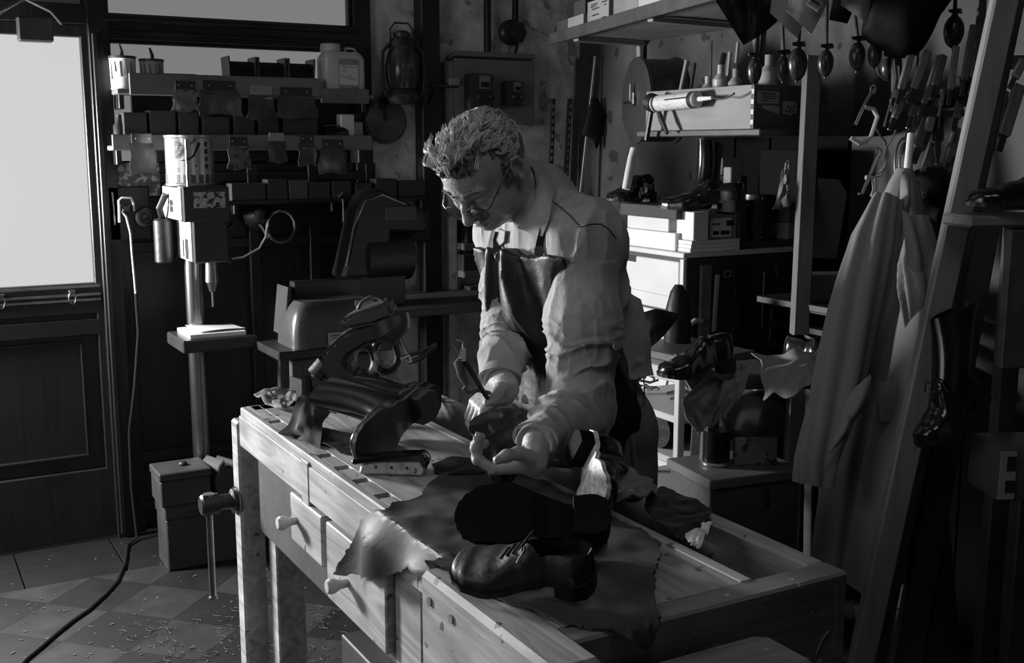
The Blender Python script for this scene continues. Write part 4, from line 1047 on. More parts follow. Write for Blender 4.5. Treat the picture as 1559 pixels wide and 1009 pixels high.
# coiled grey lead on a round flange
t = thing('extension_lead', 'loop of grey lead coiled on the dark wall left of the grinder', 'cord', (1.40, 4.335, 1.2))
o0 = Vector(t.location); cp = lambda x, y, d=0: tuple(P(x, y, y=4.34-d)-o0)
pts = [cp(386, 330), cp(400, 347), cp(408, 362)]
for k in range(30): a = R(205-k*26); pts.append(cp(428+22*math.cos(a)*(1-.002*k), 345-24*math.sin(a)*(1+.0*k), .006+.0006*k))
pts += [cp(406, 350, .03), cp(405, 360, .03), cp(395, 378, .01), cp(370, 392, .005), cp(350, 394), cp(339, 386)]
b = B(); b.tube(pts, .0052, 8); obj('lead', b, cablemat, t)
obj('flange', B().lathe([(0, -.02), (.06, -.02), (.06, -.01), (.045, 0), (.03, .02), (.012, .03), (0, .03)], 28, Matrix.Translation((-.09, .012, .03)) @ Matrix.Rotation(R(90), 4, 'X')), blackiron, t)
# hanging things on the plaster strip
t = thing('storm_lantern', 'dark storm lantern hanging on the plaster strip above the metal disc', 'lantern', (1.912, 4.29, 1.715))
obj('globe', B().lathe([(.03, .0), (.055, .015), (.068, .06), (.07, .1), (.062, .15), (.05, .175), (.04, .18)], 32), M('smoked_glass', .05, .18, spec=.6), t)
obj('base', B().lathe([(0, -.05), (.05, -.048), (.065, -.03), (.068, -.01), (.055, .01), (0, .012)], 32), darkenamel, t)
obj('cap', B().lathe([(.052, .17), (.056, .18), (.05, .205), (.035, .22), (.035, .235), (.02, .245), (0, .247)], 28), darkenamel, t)
for q in (-1, 1): b = B(); b.tube([(q*.06, -.01, -.03), (q*.088, -.01, .0), (q*.092, -.01, .08), (q*.088, -.01, .16), (q*.06, -.01, .19)], .007, 8); obj('side_tube', b, darkenamel, t)
b = B(); b.tube([(-.05, 0, .19), (-.05, 0, .25), (-.03, 0, .275), (.03, 0, .275), (.05, 0, .25), (.05, 0, .19)], .004, 8); obj('bail', b, darkenamel, t)
b = B(); b.cyl((.06, -.01, .22), (.085, -.01, .235), .012, None, 12); obj('wick_knob', b, blackiron, t)
t = thing('lid', 'round dark metal disc with a bright radial sheen hung below the lantern', 'metal disc', (1.866, 4.368, 1.602))
discm = M('turned_metal_disc', .13, .36, metal=.85)
nt = discm.node_tree; pb = nt.nodes['Principled BSDF']; pb.inputs['Anisotropic'].default_value = .85
tn = nt.nodes.new('ShaderNodeTangent'); tn.direction_type = 'RADIAL'; tn.axis = 'Z'; nt.links.new(tn.outputs[0], pb.inputs['Tangent'])
o = obj('disc', B().lathe([(0, .008), (.006, .008), (.007, .006), (.085, .008), (.088, .004), (.096, .006), (.0975, 0), (.0, -.004)], 64), discm, t); o.rotation_euler = (R(90), 0, 0)
b = B(); b.tube([(-.012, -.004, .19), (-.012, -.012, .1), (-.01, -.016, .06), (0, -.016, .0)], .004, 8); b.tube([(-.012, -.018, .085), (-.013, -.02, .07), (-.012, -.018, .045)], [.01, .017, .012], 10, True, .5); obj('cord', b, blackcable, t)
b = B(); b.tube([tuple(P(x, y, y=4.335)) for x, y in ((618, 95), (620, 125), (626, 150), (636, 165), (645, 163), (652, 140))], .004, 8); single('hanging_cable', b, blackcable, 'thin dark cable hanging between the lantern and the dark post', 'cord')
# meter board
t = thing('meter_board', 'grey wooden meter board with two black electricity meters, above the man', 'meter board', tuple(P(755, 140, y=4.31)))
c, s = fb(694, 90, 815, 188, 4.31, .03); o0 = Vector(t.location)
bm_ = M('grey_board', .22, .65, noise=(7, .2))
obj('panel', B().box((0, .015, 0), (s.x, .03, s.z), None, .003), bm_, t)
obj('side_case', B().box((-s.x/2-.012, .05, -.01), (.022, .09, s.z*.98), None, .002), bm_, t); obj('top_cap', B().box((0, .045, s.z/2+.012), (s.x, .09, .02), (R(-12), 0, 0), .002), bm_, t)
def meter(px0, py0, px1, py1, nm):
    c, s = fb(px0, py0, px1, py1, 4.25, .06); q = Vector((c.x, 0, c.z))-Vector((o0.x, 0, o0.z)); q.y = -.03
    d = obj('meter', B().box((0, 0, 0), (s.x, .06, s.z), None, .014, 2), darkenamel, t, q)
    obj('meter_window', B().box((s.x*.1, -.031, s.z*.27), (s.x*.42, .006, s.z*.36), None, .001), card, d); obj('dial', B().box((s.x*.1, -.035, s.z*.2), (s.x*.33, .003, s.z*.14), None, 0), ink, d)
    b = B(); b.box((s.x*.12, -.032, -s.z*.12), (s.x*.66, .006, s.z*.2), None, .002); obj('terminal_cover', b, blackiron, d)
    for k in (-.14, .30): obj('terminal_screw', B().lathe([(.006, 0), (.005, .003), (0, .004)], 10, Matrix.Translation((s.x*k, -.035, -s.z*.12)) @ Matrix.Rotation(R(90), 4, 'X')), steel, d)
meter(715, 112, 753, 168, 'a'); meter(772, 123, 798, 162, 'b')
t = thing('conduit', 'dark vertical conduit pipe dropping to the meter board', 'conduit', tuple(P(742, 40, y=4.36))); b = B(); b.cyl((0, 0, -.12), (0, 0, .72), .016, None, 14); obj('pipe', b, framewood, t)
t = thing('junction_box', 'round dark junction box with a plug on the plaster above the meters', 'junction box', tuple(P(776, 50, y=4.4)))
m = Matrix.Rotation(R(90), 4, 'X'); obj('box_body', B().lathe([(0, 0), (.055, 0), (.055, .02), (.045, .03), (0, .032)], 28, m), darkenamel, t); obj('cover', B().prism([(.04*math.cos(R(60*k)), .05*math.sin(R(60*k))) for k in range(6)], .02, Matrix.Translation((.02, -.03, 0)) @ m, .003), darkenamel, t)
b = B(); b.tube([(.01, -.03, .04), (.012, -.03, .2), (.012, -.02, .8)], .014, 10); b.tube([(.012, -.04, -.04), (.01, -.045, -.07), (0, -.04, -.1)], .007, 8); obj('flex', b, blackcable, t)
t = thing('swivel_bracket', 'dark swing bracket sticking out from the post left of the meter board', 'bracket', tuple(P(655, 130, y=4.33)))
b = B(); b.bar((0, 0, 0), (.12, -.02, 0), .018, .018); b.tube([(.02, 0, -.005), (.012, -.01, -.04), (-.005, -.01, -.075)], [.006, .008, .005], 8); obj('arm', b, blackiron, t)
t = obj('clamp', B().box((.1, -.02, .016), (.05, .03, .03), None, .003), enamel, t)
# plaster pilaster pieces and narrow shelves behind the man
for k, (z, l) in enumerate(((1.19, 'top narrow rack shelf on the wall between the post and the man'), (1.07, 'second narrow rack shelf on the wall left of the man'), (.95, 'third narrow rack shelf on the wall left of the man'), (.83, 'lowest narrow rack shelf on the wall left of the man'))):
    single('rack_shelf', B().box((0, 0, 0), (.36, .14, .03), None, .003), shelfwood, l, 'shelf', (2.36, 4.34, z), 0, 'narrow rack shelves left of the man')
    for j in range(3):
        w = .06+.03*((k+j) % 3); h = .05+.02*((k*2+j) % 3)
        single('stock_box', B().box((0, 0, h/2), (w, .09, h), None, .002), (darkcard, card, darkcard)[(k+j) % 3] if k != 1 or j != 0 else darkenamel, 'small %s box, %s on the %s narrow rack shelf' % (('dark', 'grey', 'dark')[(k+j) % 3], ('left', 'middle', 'right')[j], ('top', 'second', 'third', 'lowest')[k]), 'box', (2.24+.115*j, 4.32, z+.015), 0, 'small boxes on the rack shelves')
single('wall_post', B().box((0, 0, .775), (.04, .05, 1.55), None, .003), plaster, 'worn pale upright beside the narrow rack shelves', 'post', (2.16, 4.36, 0))
# wall motor / switch with cable
t = thing('wall_switch_gear', 'dark switch box with a pale lever on the plaster strip by the grinder cable', 'switch box', tuple(P(632, 342, y=4.33)))
obj('case', B().box((0, .01, 0), (.12, .07, .14), None, .006), darkenamel, t); obj('lever', B().box((-.02, -.05, .005), (.05, .05, .05), None, .006), card, t); b = B(); b.cyl((-.03, -.02, 0), (-.075, -.03, 0), .05, .04, 24); obj('rotor', b, blackiron, t)
b = B()
b.tube([tuple(P(x, y, y=4.3)) for x, y in ((547, 331), (570, 330), (585, 335), (600, 352), (596, 370), (592, 385), (597, 397), (606, 393), (613, 372), (616, 356))], .006, 8); b.tube([tuple(P(x, y, y=4.27)) for x, y in ((614, 360), (616, 380), (606, 400), (590, 412), (578, 418))], .009, 8)
single('grinder_cable', b, blackcable, 'thick black cable looping on the plaster between switch box and grinder', 'cord')
b = B(); b.tube([tuple(P(x, y, y=4.31)) for x, y in ((572, 428), (590, 428), (608, 440), (616, 455), (604, 460), (580, 452))], .012, 8); single('drive_belt', b, rubber, 'black rubber belt loop lying right of the grinder', 'belt')
b = B(); b.tube([(0, 0, 0), (0, -.012, -.02), (0, -.012, -.16)], .004, 8); b.tube([(-.016, -.004, .0), (0, -.006, .014), (.016, -.004, 0)], .009, 8); single('hook', b, blackiron, 'thin steel hook rod hanging from the thin shelf above the grinder', 'hook', tuple(P(521, 300, y=4.277)))
single('dial_gauge', B().lathe([(0, 0), (.035, 0), (.035, .012), (.027, .016), (.02, .01), (.0, .01)], 28, Matrix.Rotation(R(90), 4, 'X')), M('worn_dial', .09, .5, noise=(40, .8)), 'round worn dial on the dark wall beside the hook rod', 'dial', tuple(P(531, 331, y=4.36)))
# saws and blades leaning in the gap
b = B(); b.prism([(0, 0), (.06, 0), (.045, .42), (.01, .42)], .006, Matrix.Rotation(R(90), 4, 'X')); single('hand_saw', b, steel if 0 else darkenamel, 'dark tapered blade hanging on the plaster strip behind the machines', 'saw', tuple(P(636, 500, y=4.36)))
# dark corner by the man's shoulder: rods, rules, perforated strips
cornerlist = [(842, 150, 836, 330, .02, blackiron, 'perforated dark steel strip standing in the corner, left of two'), (868, 150, 858, 330, .02, blackiron, 'perforated dark steel strip standing in the corner, right of two'), (906, 85, 884, 285, .012, brightsteel, 'bright steel rail standing in the dark corner beside the shelf bracket'), (898, 180, 892, 300, .03, enamel, 'flat pale steel rule behind the man\'s shoulder'), (925, 180, 921, 300, .012, blackiron, 'thin dark rod beside the big drum'), (880, 90, 872, 300, .03, darkwood, 'dark wooden batten standing in the corner')]
for a, b0, c, d0, w, m, l in cornerlist:
    p = P(a, b0, y=4.22); q = P(c, d0, y=4.24); dr = (p-q).normalized(); q2 = q-dr*(q.z-.001)/dr.z
    bb = B(); bb.bar(q2, p, w, .012, .001, (0, 1, 0)); o = single('metal_strip' if 'rod' not in l and 'batten' not in l else ('rod' if 'rod' in l else 'batten'), bb, m, l, 'strip' if 'rod' not in l else 'rod')
    if 'perforated' in l:
        bb = B()
        for k in range(16): pp = q+(p-q)*(k/16); bb.box(pp+Vector((0, -.007, 0)), (.006, .002, .018), None, 0)
        h = obj('perforation', bb, card, o); h['kind'] = 'stuff'
single('hanging_iron', B().tube([(0, 0, 0), (.01, 0, -.07), (-.015, 0, -.16), (.01, 0, -.19), (.04, 0, -.15)], [.02, .045, .05, .03, .012], 16, True, .4), dullleather, 'dark rounded tool pouch hanging beside the bright steel rail', 'pouch', tuple(P(905, 150, y=4.2)))
# ---------------------------------------------------------------- drill press with its can, crates
D = thing('drill_press', 'pillar drill press with pale lit head and square table by the wall', 'drill press', (.985, 4.1, 0))
b = B(); b.cyl((0, 0, .03), (0, 0, 1.36), .032, None, 28); obj('column', b, M('polished_column', .3, .3, metal=1, noise=(9, .3)), D)
obj('base_plate', B().box((0, .045, .02), (.24, .15, .04), None, .008), blackiron, D)
tb = obj('table', B().box((.03, -.1, .808), (.265, .24, .045), None, .005), darkenamel, D); b = B(); b.cyl((0, 0, .77), (0, 0, .83), .05, None, 24); obj('table_clamp', b, blackiron, tb)
hd = obj('head', B().box((.005, -.06, 1.30), (.16, .3, .12), None, .004), darkenamel, D)
obj('lit_side', B().box((-.077, -.06, 1.30), (.006, .27, .11), None, .001), M('lit_side_tone', .7, .45, noise=(8, .1)), hd)  # daylight on the head's left face, put in as pale colour
b = B()
for k in range(4): a = R(45+90*k); b.box((-.081, -.06+.016*math.cos(a), 1.29+.016*math.sin(a)), (.004, .018, .018), (a, 0, 0), .002)
obj('star_knob', b, ink, hd)
obj('name_plate', B().box((.015, -.211, 1.315), (.11, .004, .055), None, .01, 3), M('engraved_plate', .5, .4, metal=.6, noise=(70, .8), spots=(60, .56, .12)), hd)
lw = obj('quill_housing', B().box((.02, -.07, 1.17), (.12, .24, .15), None, .004), darkenamel, D)
obj('lit_side_low', B().box((-.042, -.07, 1.17), (.006, .2, .14), None, .001), M('lit_side_tone_low', .7, .45, noise=(8, .1)), lw)  # lit left face of the housing, likewise coloured pale
b = B(); b.box((-.0455, -.11, 1.14), (.003, .04, .07), None, 0); b.box((-.0455, -.06, 1.14), (.003, .012, .06), None, 0); obj('slot', b, ink, lw)
b = B(); b.cyl((-.095, .03, 1.08), (-.095, .03, 1.24), .033, None, 24, .006); obj('motor', b, blackiron, D)
b = B(); b.tube([(-.095, .03, 1.24), (-.11, .0, 1.28), (-.09, -.02, 1.33)], .012, 10); obj('motor_flex', b, blackcable, D)
b = B(); b.cyl((.035, -.12, 1.02), (.035, -.12, 1.10), .024, .02, 20); b.cyl((.035, -.12, .985), (.035, -.12, 1.02), .011, .02, 16); ck = obj('chuck', b, steel, D); b = B(); b.cyl((.035, -.12, .93), (.035, -.12, .985), .004, None, 10); obj('drill_bit', b, brightsteel, ck)
for a in (20, 140, 260):
    b = B(); a = R(a); b.tube([(.08, -.06, 1.17), (.10, -.06+.05*math.cos(a), 1.17+.05*math.sin(a)), (.12, -.06+.09*math.cos(a), 1.17+.09*math.sin(a))], [.006, .005, .008], 8); obj('feed_handle', b, blackiron, D)
single('board', B().box((0, 0, .008), (.20, .19, .016), None, .002), whitecard, 'thick pale board lying on the drill press table', 'board', (1.015, 4.0, .8305))
single('paper', B().grid(lambda u, v: Vector(((u-.5)*.17, (v-.5)*.16, .004*math.sin(3*u+2*v)+.004)), 10, 10, .001), whitepaint, 'white sheet of paper on the board on the drill table', 'paper', (1.03, 4.005, .847), .05)
t = thing('tin_can', 'large tin can with a dark printed pattern standing on the drill press head', 'can', (.972, 4.03, 1.3605))
b = B().lathe([(0, 0), (.083, 0), (.085, .003), (.085, .008), (.082, .012), (.082, .165), (.085, .169), (.085, .175), (.078, .175), (.078, .16), (0, .16)], 48); tin = M('tin_plate', .62, .25, metal=.75, noise=(7, .15)); obj('body', b, tin, t)
def band(z0, z1, a0, a1, m, nm, r=.0826): 
    b = B(); b.grid(lambda u, v: Vector((r*math.cos(R(a0+(a1-a0)*u)), r*math.sin(R(a0+(a1-a0)*u)), z0+(z1-z0)*v)), 20, 3, .0006); return obj(nm, b, m, t)
band(.012, .04, 0, 359, M('band_grey', .12, .4), 'printed_band')
b = B(); pt2 = []
for k in range(24): a = 2*PI*k/24; pt2.append((.5+.5*math.cos(a)*(1+.1*math.sin(3*a)), .5+.5*math.sin(a)))
def onc(x, z, r=.0832): a = R(232)+x/.083; return Vector((r*math.cos(a), r*math.sin(a), z))
b.grid(lambda u, v: onc(-.028+.05*v*(1-.4*abs(2*u-1))+.004*math.sin(6*u), .095+.07*u), 16, 8, .0005); ob = obj('printed_pattern', b, M('patterned_ink', .06, .5, noise=(90, .8), spots=(110, .52, 3.5)), t)
b = B(); b.tube([onc(.005, .088), onc(.03, .091), onc(.05, .104), onc(.062, .128), onc(.072, .15)], [.001, .003, .0035, .004, .006], 6, True, .3, (0, 0, 1))
for k in range(3): b.tube([onc(-.04, .05+.006*k), onc(-.002, .05+.006*k)], .0009, 4)
for k in range(5): b.tube([onc(.04+.004*k, .140+.003*k), onc(.042+.004*k, .152+.003*k)], .0009, 4)
for k in range(4): b.tube([onc(.095, .06+.026*k), onc(.097, .075+.026*k)], .006, 5, True, .15)
b.tube([onc(.055, .072), onc(.06, .067)], .0022, 5); obj('printed_mark', b, ink, t)
b = B(); b.tube([onc(.025, .0, .084), onc(.025, .16, .084)], .0022, 6); obj('seam', b, brightsteel, t)
# wooden boxes left of the bench
def crate(name, x0, x1, y0, y1, z0, z1, label, mat=boxwood, lid=.05):
    t = thing(name, label, 'box', ((x0+x1)/2, (y0+y1)/2, z0)); w, d, h = x1-x0, y1-y0, z1-z0
    obj('box_body', B().box((0, 0, (h-lid)/2), (w, d, h-lid-.002), None, .004), mat, t); obj('lid', B().box((0, 0, h-lid/2), (w+.008, d+.008, lid), None, .004), mat, t); return t
dimwood = M('grimy_box_wood', .038, .6, noise=(6, .4), grain=((.15, .15, 1), 20, .4))
crate('tool_chest', .80, 1.12, 3.9, 4.055, 0, .24, 'large dark wooden chest on the floor left of the workbench', dimwood)
t = crate('wooden_box', .785, .96, 3.89, 4.045, .2405, .365, 'square wooden box stacked on the large dark chest', dimwood, .03)
obj('lid_knob', B().lathe([(.014, 0), (.016, .006), (.010, .012), (0, .013)], 18, Matrix.Translation((.01, 0, .126))), blackiron, t)
t = thing('vice_block', 'grey grooved block tilted on the chest, left of the holed block', 'block', (1.018, 3.975, .2405), 0, None, (0, R(0), R(20)))
b = B().prism([(-.05, 0), (.05, 0), (.06, .06), (.045, .11), (.02, .13), (.012, .10), (-.012, .10), (-.02, .14), (-.045, .12), (-.06, .06)], .11, Matrix.Translation((0, .05, 0)) @ Matrix.Rotation(R(90), 4, 'X'), .004); obj('block_body', b, dimwood, t); obj('inlay', B().box((0, 0, .104), (.02, .09, .012), None, .001), darkenamel, t)
t = thing('holed_block', 'wooden wedge with drilled holes on the chest against the bench leg', 'block', (1.115, 3.95, .2405), R(-12))
b = B().prism([(-.05, 0), (.06, 0), (.06, .10), (-.05, .15)], .09, Matrix.Translation((0, .045, 0)) @ Matrix.Rotation(R(90), 4, 'X'), .004); obj('block_body', b, dimwood, t)
for k, (x, z) in enumerate(((-.03, .09), (.0, .07), (-.005, .1), (.03, .06))): obj('drilled_hole', B().lathe([(.008, 0), (.008, .001), (0, .001)], 14, Matrix.Translation((x, -.0455, z)) @ Matrix.Rotation(R(90), 4, 'X')), ink, t)
# machine housing on its stand
t = thing('machine_stand', 'dark iron stand with splayed legs under the rounded machine housing', 'stand', (1.35, 3.75, 0))
obj('stand_top', B().box((0, 0, .795), (.42, .26, .03), None, .004), blackiron, t)
for x in (-.12, .04): b = B(); b.bar((x-.02, -.08, 0), (x, -.06, .78), .05, .03); obj('leg', b, darkwood, t)
for x in (-.12, .08): b = B(); b.bar((x, .1, 0), (x, .08, .78), .05, .03); obj('leg', b, darkwood, t)
obj('rail', B().box((0, -.07, .74), (.3, .03, .06), None, .003), darkwood, t)
t = thing('machine_housing', 'rounded dark machine housing with a small rating label on the iron stand', 'machine', (1.37, 3.74, .8105))
def hf(u, v):
    w = .17-.025*v**2-.02*v**6; d = .11-.02*v-.03*v**8; a = 2*PI*u; e = .3
    return Vector((math.copysign(abs(math.cos(a))**e, math.cos(a))*w, math.copysign(abs(math.sin(a))**e, math.sin(a))*d, .155*v))
b = B(); b.grid(hf, 52, 16, 0, True); b._add([hf(i/52, 1) for i in range(52)], [list(range(52))]); housing = M('hammered_enamel', .06, .3, noise=(9, .3), bump=(80, .1), spec=.7); o = obj('casing', b, housing, t)
obj('rating_label', B().box((.0, -.113, .03), (.1, .002, .04), (R(-5), 0, 0), 0), enamel, o); b = B()
for k in range(3): b.box((-.005+.01*k, -.1145, .04-.008*k), (.07, .001, .003), (R(-5), 0, 0), 0)
obj('print', b, ink, o); b = B(); b.grid(lambda u, v: Vector((-.16+.02*u, .02+.12*v, .03+.17*u)), 6, 6, .006); obj('guard_plate', b, housing, t)
obj('upper_box', B().box((.03, .11, .16), (.26, .05, .1), None, .004), darkenamel, t); obj('paper_scrap', B().box((.10, -.085, .14), (.07, .002, .022), (R(-10), R(3), 0), 0), card, o)
# the belt grinder on the wall behind
t = thing('bench_grinder', 'dark hooded belt grinder behind the rounded housing', 'grinder', (1.68, 4.05, .96))
b = B().prism([(-.17, -.04), (-.15, .02), (-.10, .22), (-.06, .285), (.0, .30), (.03, .28), (.10, .25), (.18, .20), (.2, .14), (.18, .12), (.04, .13), (.02, -.04)], .13, Matrix.Translation((0, .06, 0)) @ Matrix.Rotation(R(90), 4, 'X'), .012)
gm = M('dark_cast_enamel', .022, .4, noise=(12, .4), bump=(50, .1)); obj('hood', b, gm, t)
obj('motor', B().tube([(-.06, 0, .03), (.13, 0, .03)], .095, 28), blackiron, t); b = B(); b.tube([(-.15, -.075, .01), (-.12, -.075, .15), (-.07, -.075, .25), (0, -.075, .275), (.1, -.075, .235)], .004, 8); obj('edge_wire', b, steel, t)
b = B(); b.box((.08, -.068, .2), (.13, .01, .06), None, .006); obj('hood_window', b, darkenamel, t); obj('pedestal', B().box((0, .02, -.08), (.2, .16, .16), None, .006), blackiron, t)
t = thing('wall_bench', 'low dark wall bench under the grinder and the rack shelves', 'bench', (1.9, 4.1, 0))
obj('bench_top', B().box((0, .02, .865), (1.0, .5, .03), None, .004), darkwood, t)
for x in (-.45, .45): b = B(); bxs(b, x-.03, x+.03, -.2, -.14, 0, .85); obj('leg', b, darkwood, t)
bpy.data.objects['bench_grinder'].location.z = .8805+.16
# ---------------------------------------------------------------- on and under the bench
def dr_fold(u, y, t=.0):
    """point of a limp sheet on the bench: flat on top, falling over the long side, the corner block and the near end"""
    ex = BX0-.012 if y > 1.45 else .647
    w = .004+.0035*vn(u*16, y*16, 3)+.003*vn(u*34, y*30, 7)+t
    z = BZ+w; x = u
    if 1.40 < y < 1.47 and u < BX0: z += .002
    if u < ex:
        o = ex-u; x = ex-.004-.016*min(1, o/.06)-.014*math.sin(y*34)*min(1, o/.05)*max(0, math.sin(o*14)); z = BZ+w*.5-max(0, o-.006)
    yy = y
    if y < BY0-.006: o = BY0-.006-y; yy = BY0-.010-.012*min(1, o/.02); z -= o
    return (x, yy, z)
out = [(.535, 1.875), (.575, 1.845), (.62, 1.82), (.665, 1.775), (.712, 1.70), (.75, 1.742), (.80, 1.745), (.84, 1.80), (.89, 1.842), (.95, 1.86), (1.0, 1.80), (1.035, 1.72), (1.03, 1.6), (1.03, 1.5), (1.034, 1.42), (1.03, 1.345), (.985, 1.29), (.94, 1.24), (.90, 1.19), (.86, 1.12), (.82, 1.085), (.775, 1.12), (.745, 1.15), (.72, 1.22), (.69, 1.30), (.69, 1.40), (.668, 1.46), (.66, 1.55), (.605, 1.66), (.565, 1.77)]
b = B(); b.hide(out, lambda u, v: dr_fold(u, v), .003, 26, .003, 6)
single('leather_hide', b, hideleather, 'large dark leather hide spread on the bench and falling over its long side', 'leather hide')
# upturned shoe, shoe on its sole, heel-up shoe
h1 = P(928, 800, z=.95); t1 = P(694, 797, z=.95); xv = (t1-h1).normalized()
shoe('long black shoe lying sole up on the dark hide', h1+Vector((0, 0, .004)), rot=axes_rot(xv, -(Vector((0, 0, .93))-Vector((_f[0], _f[1], 0))*.72)), L=(t1-h1).length, laces=False, wk=1.05, solemat=M('worn_black_sole', .005, .65, noise=(14, .4), spec=.12))
settle(bpy.data.objects[[o.name for o in bpy.data.objects if o.get('label') == 'long black shoe lying sole up on the dark hide'][0]], BZ, .008)
h2 = P(905, 908, z=.888); t2 = P(692, 880, z=.888); xv = (t2-h2).normalized()
s2 = shoe('dusty black shoe standing on the hide nearest the camera, toe to the left', h2, rot=axes_rot(xv, (-.10, -.30, 1)), L=(t2-h2).length, laces=True, mat=M('dusty_leather', .014, .5, noise=(12, .6), bump=(30, .3), spots=(36, .66, 5)), wk=1.05); s2.scale = (1, 1, .75); settle(s2, BZ, .008)
h3 = P(868, 702, d=1.95); t3 = P(905, 800, d=1.83); xv = (t3-h3).normalized(); n3 = -Vector(_r)*.93-Vector(_f)*.22+Vector((0, 0, .25))
s3 = shoe('heel-up black shoe with a pale scuffed sole leaning on the hide behind the long shoe', h3, rot=axes_rot(xv, -n3), L=(t3-h3).length*1.05, laces=False, hole=False, wk=1.0, heelmat=M('matt_black_heel', .006, .8, spec=.1), solemat=M('pale_scuffed_sole', .6, .45, noise=(14, .5), grain=((1, 1, .3), 60, 1.1)))
settle(s3, BZ, .008)
b = B(); b.tube([P(786, 698, z=.90), P(800, 694, z=.905), P(850, 697, z=.903), P(872, 702, z=.90)], [.012, .018, .019, .015], 14); single('mallet_handle', b, darkwood, 'thick dark rounded handle lying on the bench just behind the heel-up shoe', 'handle')
# crumpled pale cloth and the black leather over the tray
def patch(name, pts, z, label, cat, mat, amp=.006, th=.003, fq=22, drop=None, jag=.002, rings=12):
    o2 = [tuple(P(x, y, z=z).xy) for x, y in pts]
    b = B(); b.hide(o2, lambda u, v: (u, v, z+amp*(.55+vn(u*fq, v*fq, 1)*.6+.5*abs(vn(u*fq*2, v*fq*2, 5)))+(drop(u, v) if drop else 0)), th, rings, jag, 5)
    return single(name, b, mat, label, cat)
patch('cloth', [(908, 712), (935, 716), (965, 730), (990, 744), (1002, 760), (985, 772), (950, 775), (925, 768), (912, 740)], .886, 'pale crumpled rag on the back rail right of the heel-up shoe', 'cloth', greyleather, .018, .003, 40)
patch('leather_piece', [(985, 757), (1010, 747), (1045, 762), (1085, 786), (1078, 800), (1062, 815), (1040, 826), (1022, 818), (1000, 800), (980, 780)], .886, 'black leather piece lying across the tool tray at the right', 'leather', dullleather, .008)
patch('crumpled_paper', [(1042, 826), (1055, 816), (1072, 808), (1086, 812), (1078, 824), (1066, 840), (1052, 838)], .884, 'small crumpled pale paper on the tray edge beside the black leather piece', 'paper', whitecard, .018, .001, 50, None, .001)
patch('leather_piece', [(655, 708), (690, 698), (735, 700), (770, 690), (835, 716), (800, 728), (745, 722), (690, 726), (665, 722)], .882, 'flat black leather offcut on the bench under the man\'s hands', 'leather', dullleather, .003, .002)
patch('leather_piece', [(430, 664), (470, 668), (520, 690), (560, 696), (620, 690), (600, 676), (520, 660), (470, 650)], .8815, 'thin black leather offcut lying under the toe of the lying boots', 'leather', dullleather, .004, .002)
# small plane-like tool
T = thing('edge_plane', 'short curved edge plane with a pale wooden side on the bench between boots and hide', 'plane', P(602, 716, z=.8815), 0, None, (0, 0, R(-36)))
b = B().prism([(-.065, 0), (.06, 0), (.066, .014), (.055, .03), (-.02, .026), (-.06, .018)], .035, Matrix.Translation((0, .0, 0)) @ Matrix.Rotation(R(90), 4, 'X'), .004); obj('wooden_body', b, benchwood, T)
b = B().prism([(-.075, .018), (-.02, .026), (.055, .03), (.066, .014), (.072, .03), (.06, .044), (-.02, .038), (-.078, .028)], .04, Matrix.Translation((0, .003, 0)) @ Matrix.Rotation(R(90), 4, 'X'), .003); obj('black_strap', b, blackleather, T)
for k in range(3): obj('rivet', B().lathe([(.003, 0), (.0025, .0015), (0, .002)], 10, Matrix.Translation((-.03+.03*k, -.035, .016)) @ Matrix.Rotation(R(90), 4, 'X')), blackiron, T)
# lying boots
def boot(label, hp, toe, up, L=.27, shaft=.24, nm='boot', **k):
    t = thing(nm, label, 'boot', hp, 0, None, axes_rot(toe, up)); shoe_parts(t, L=L, kind='boot', shaft=shaft, laces=False, hole=True, **k); return t
FHv = Vector((_f[0], _f[1], 0)).normalized(); RV = Vector(_r)
toe = -FHv*.70-RV*.55-Vector((0, 0, .25)); up = -RV*.74+FHv*.66+Vector((0, 0, .06))
b1 = boot('black boot lying on the bench, its sole facing right, nearest of the pair', P(668, 634, z=.947), toe, up, .235, .21, srad=.8, solemat=M('grey_worn_sole', .035, .4, noise=(18, .5)))
b2 = boot('black boot lying behind its pair on the far end of the bench', P(672, 612, z=.938), toe+Vector((0, 0, .12)), up, .19, .16, srad=.75)
settle(b1, BZ, .003); settle(b2, BZ, .003)
def curl(name, pts0, pts1, label, mat, th=.0025, amp=.006):
    """a sheet stretched between two polylines of places"""
    A = [Vector(p) for p in pts0]; C = [Vector(p) for p in pts1]
    def at(pl, u):
        s = u*(len(pl)-1); i = min(int(s), len(pl)-2); return pl[i].lerp(pl[i+1], s-i)
    b = B(); b.grid(lambda u, v: at(A, u).lerp(at(C, u), v)+Vector((amp*vn(u*5, v*5, 1), amp*vn(u*5, v*5, 9), amp*vn(u*6, v*6, 4))), 22, 14, th)
    return single(name, b, mat, label, 'leather')
pz = lambda x, y, z: P(x, y, z=z)
curl('leather_flap', [pz(428, 661, .884), pz(440, 640, .90), P(452, 610, y=2.42), P(462, 598, y=2.44), P(475, 600, y=2.46)], [pz(490, 680, .884), pz(490, 660, .89), P(490, 640, y=2.30), P(500, 630, y=2.34), P(510, 632, y=2.36)], 'stiff black leather flap standing at the far bench corner, its left edge lit', greyleather if 0 else hideleather)
patch('leather_scraps', [(386, 606), (410, 602), (438, 598), (452, 606), (447, 622), (430, 626), (405, 619)], .883, 'crinkled grey leather scraps at the far left corner of the bench', 'leather', greyleather, .014, .003, 36)
curl('leather_offcut', [P(545, 622, y=2.33), P(560, 610, y=2.34), P(575, 596, y=2.36)], [P(560, 648, y=2.26), P(580, 640, y=2.26), P(620, 606, y=2.3)], 'dark leather offcut folded on top of the lying boots', dullleather)
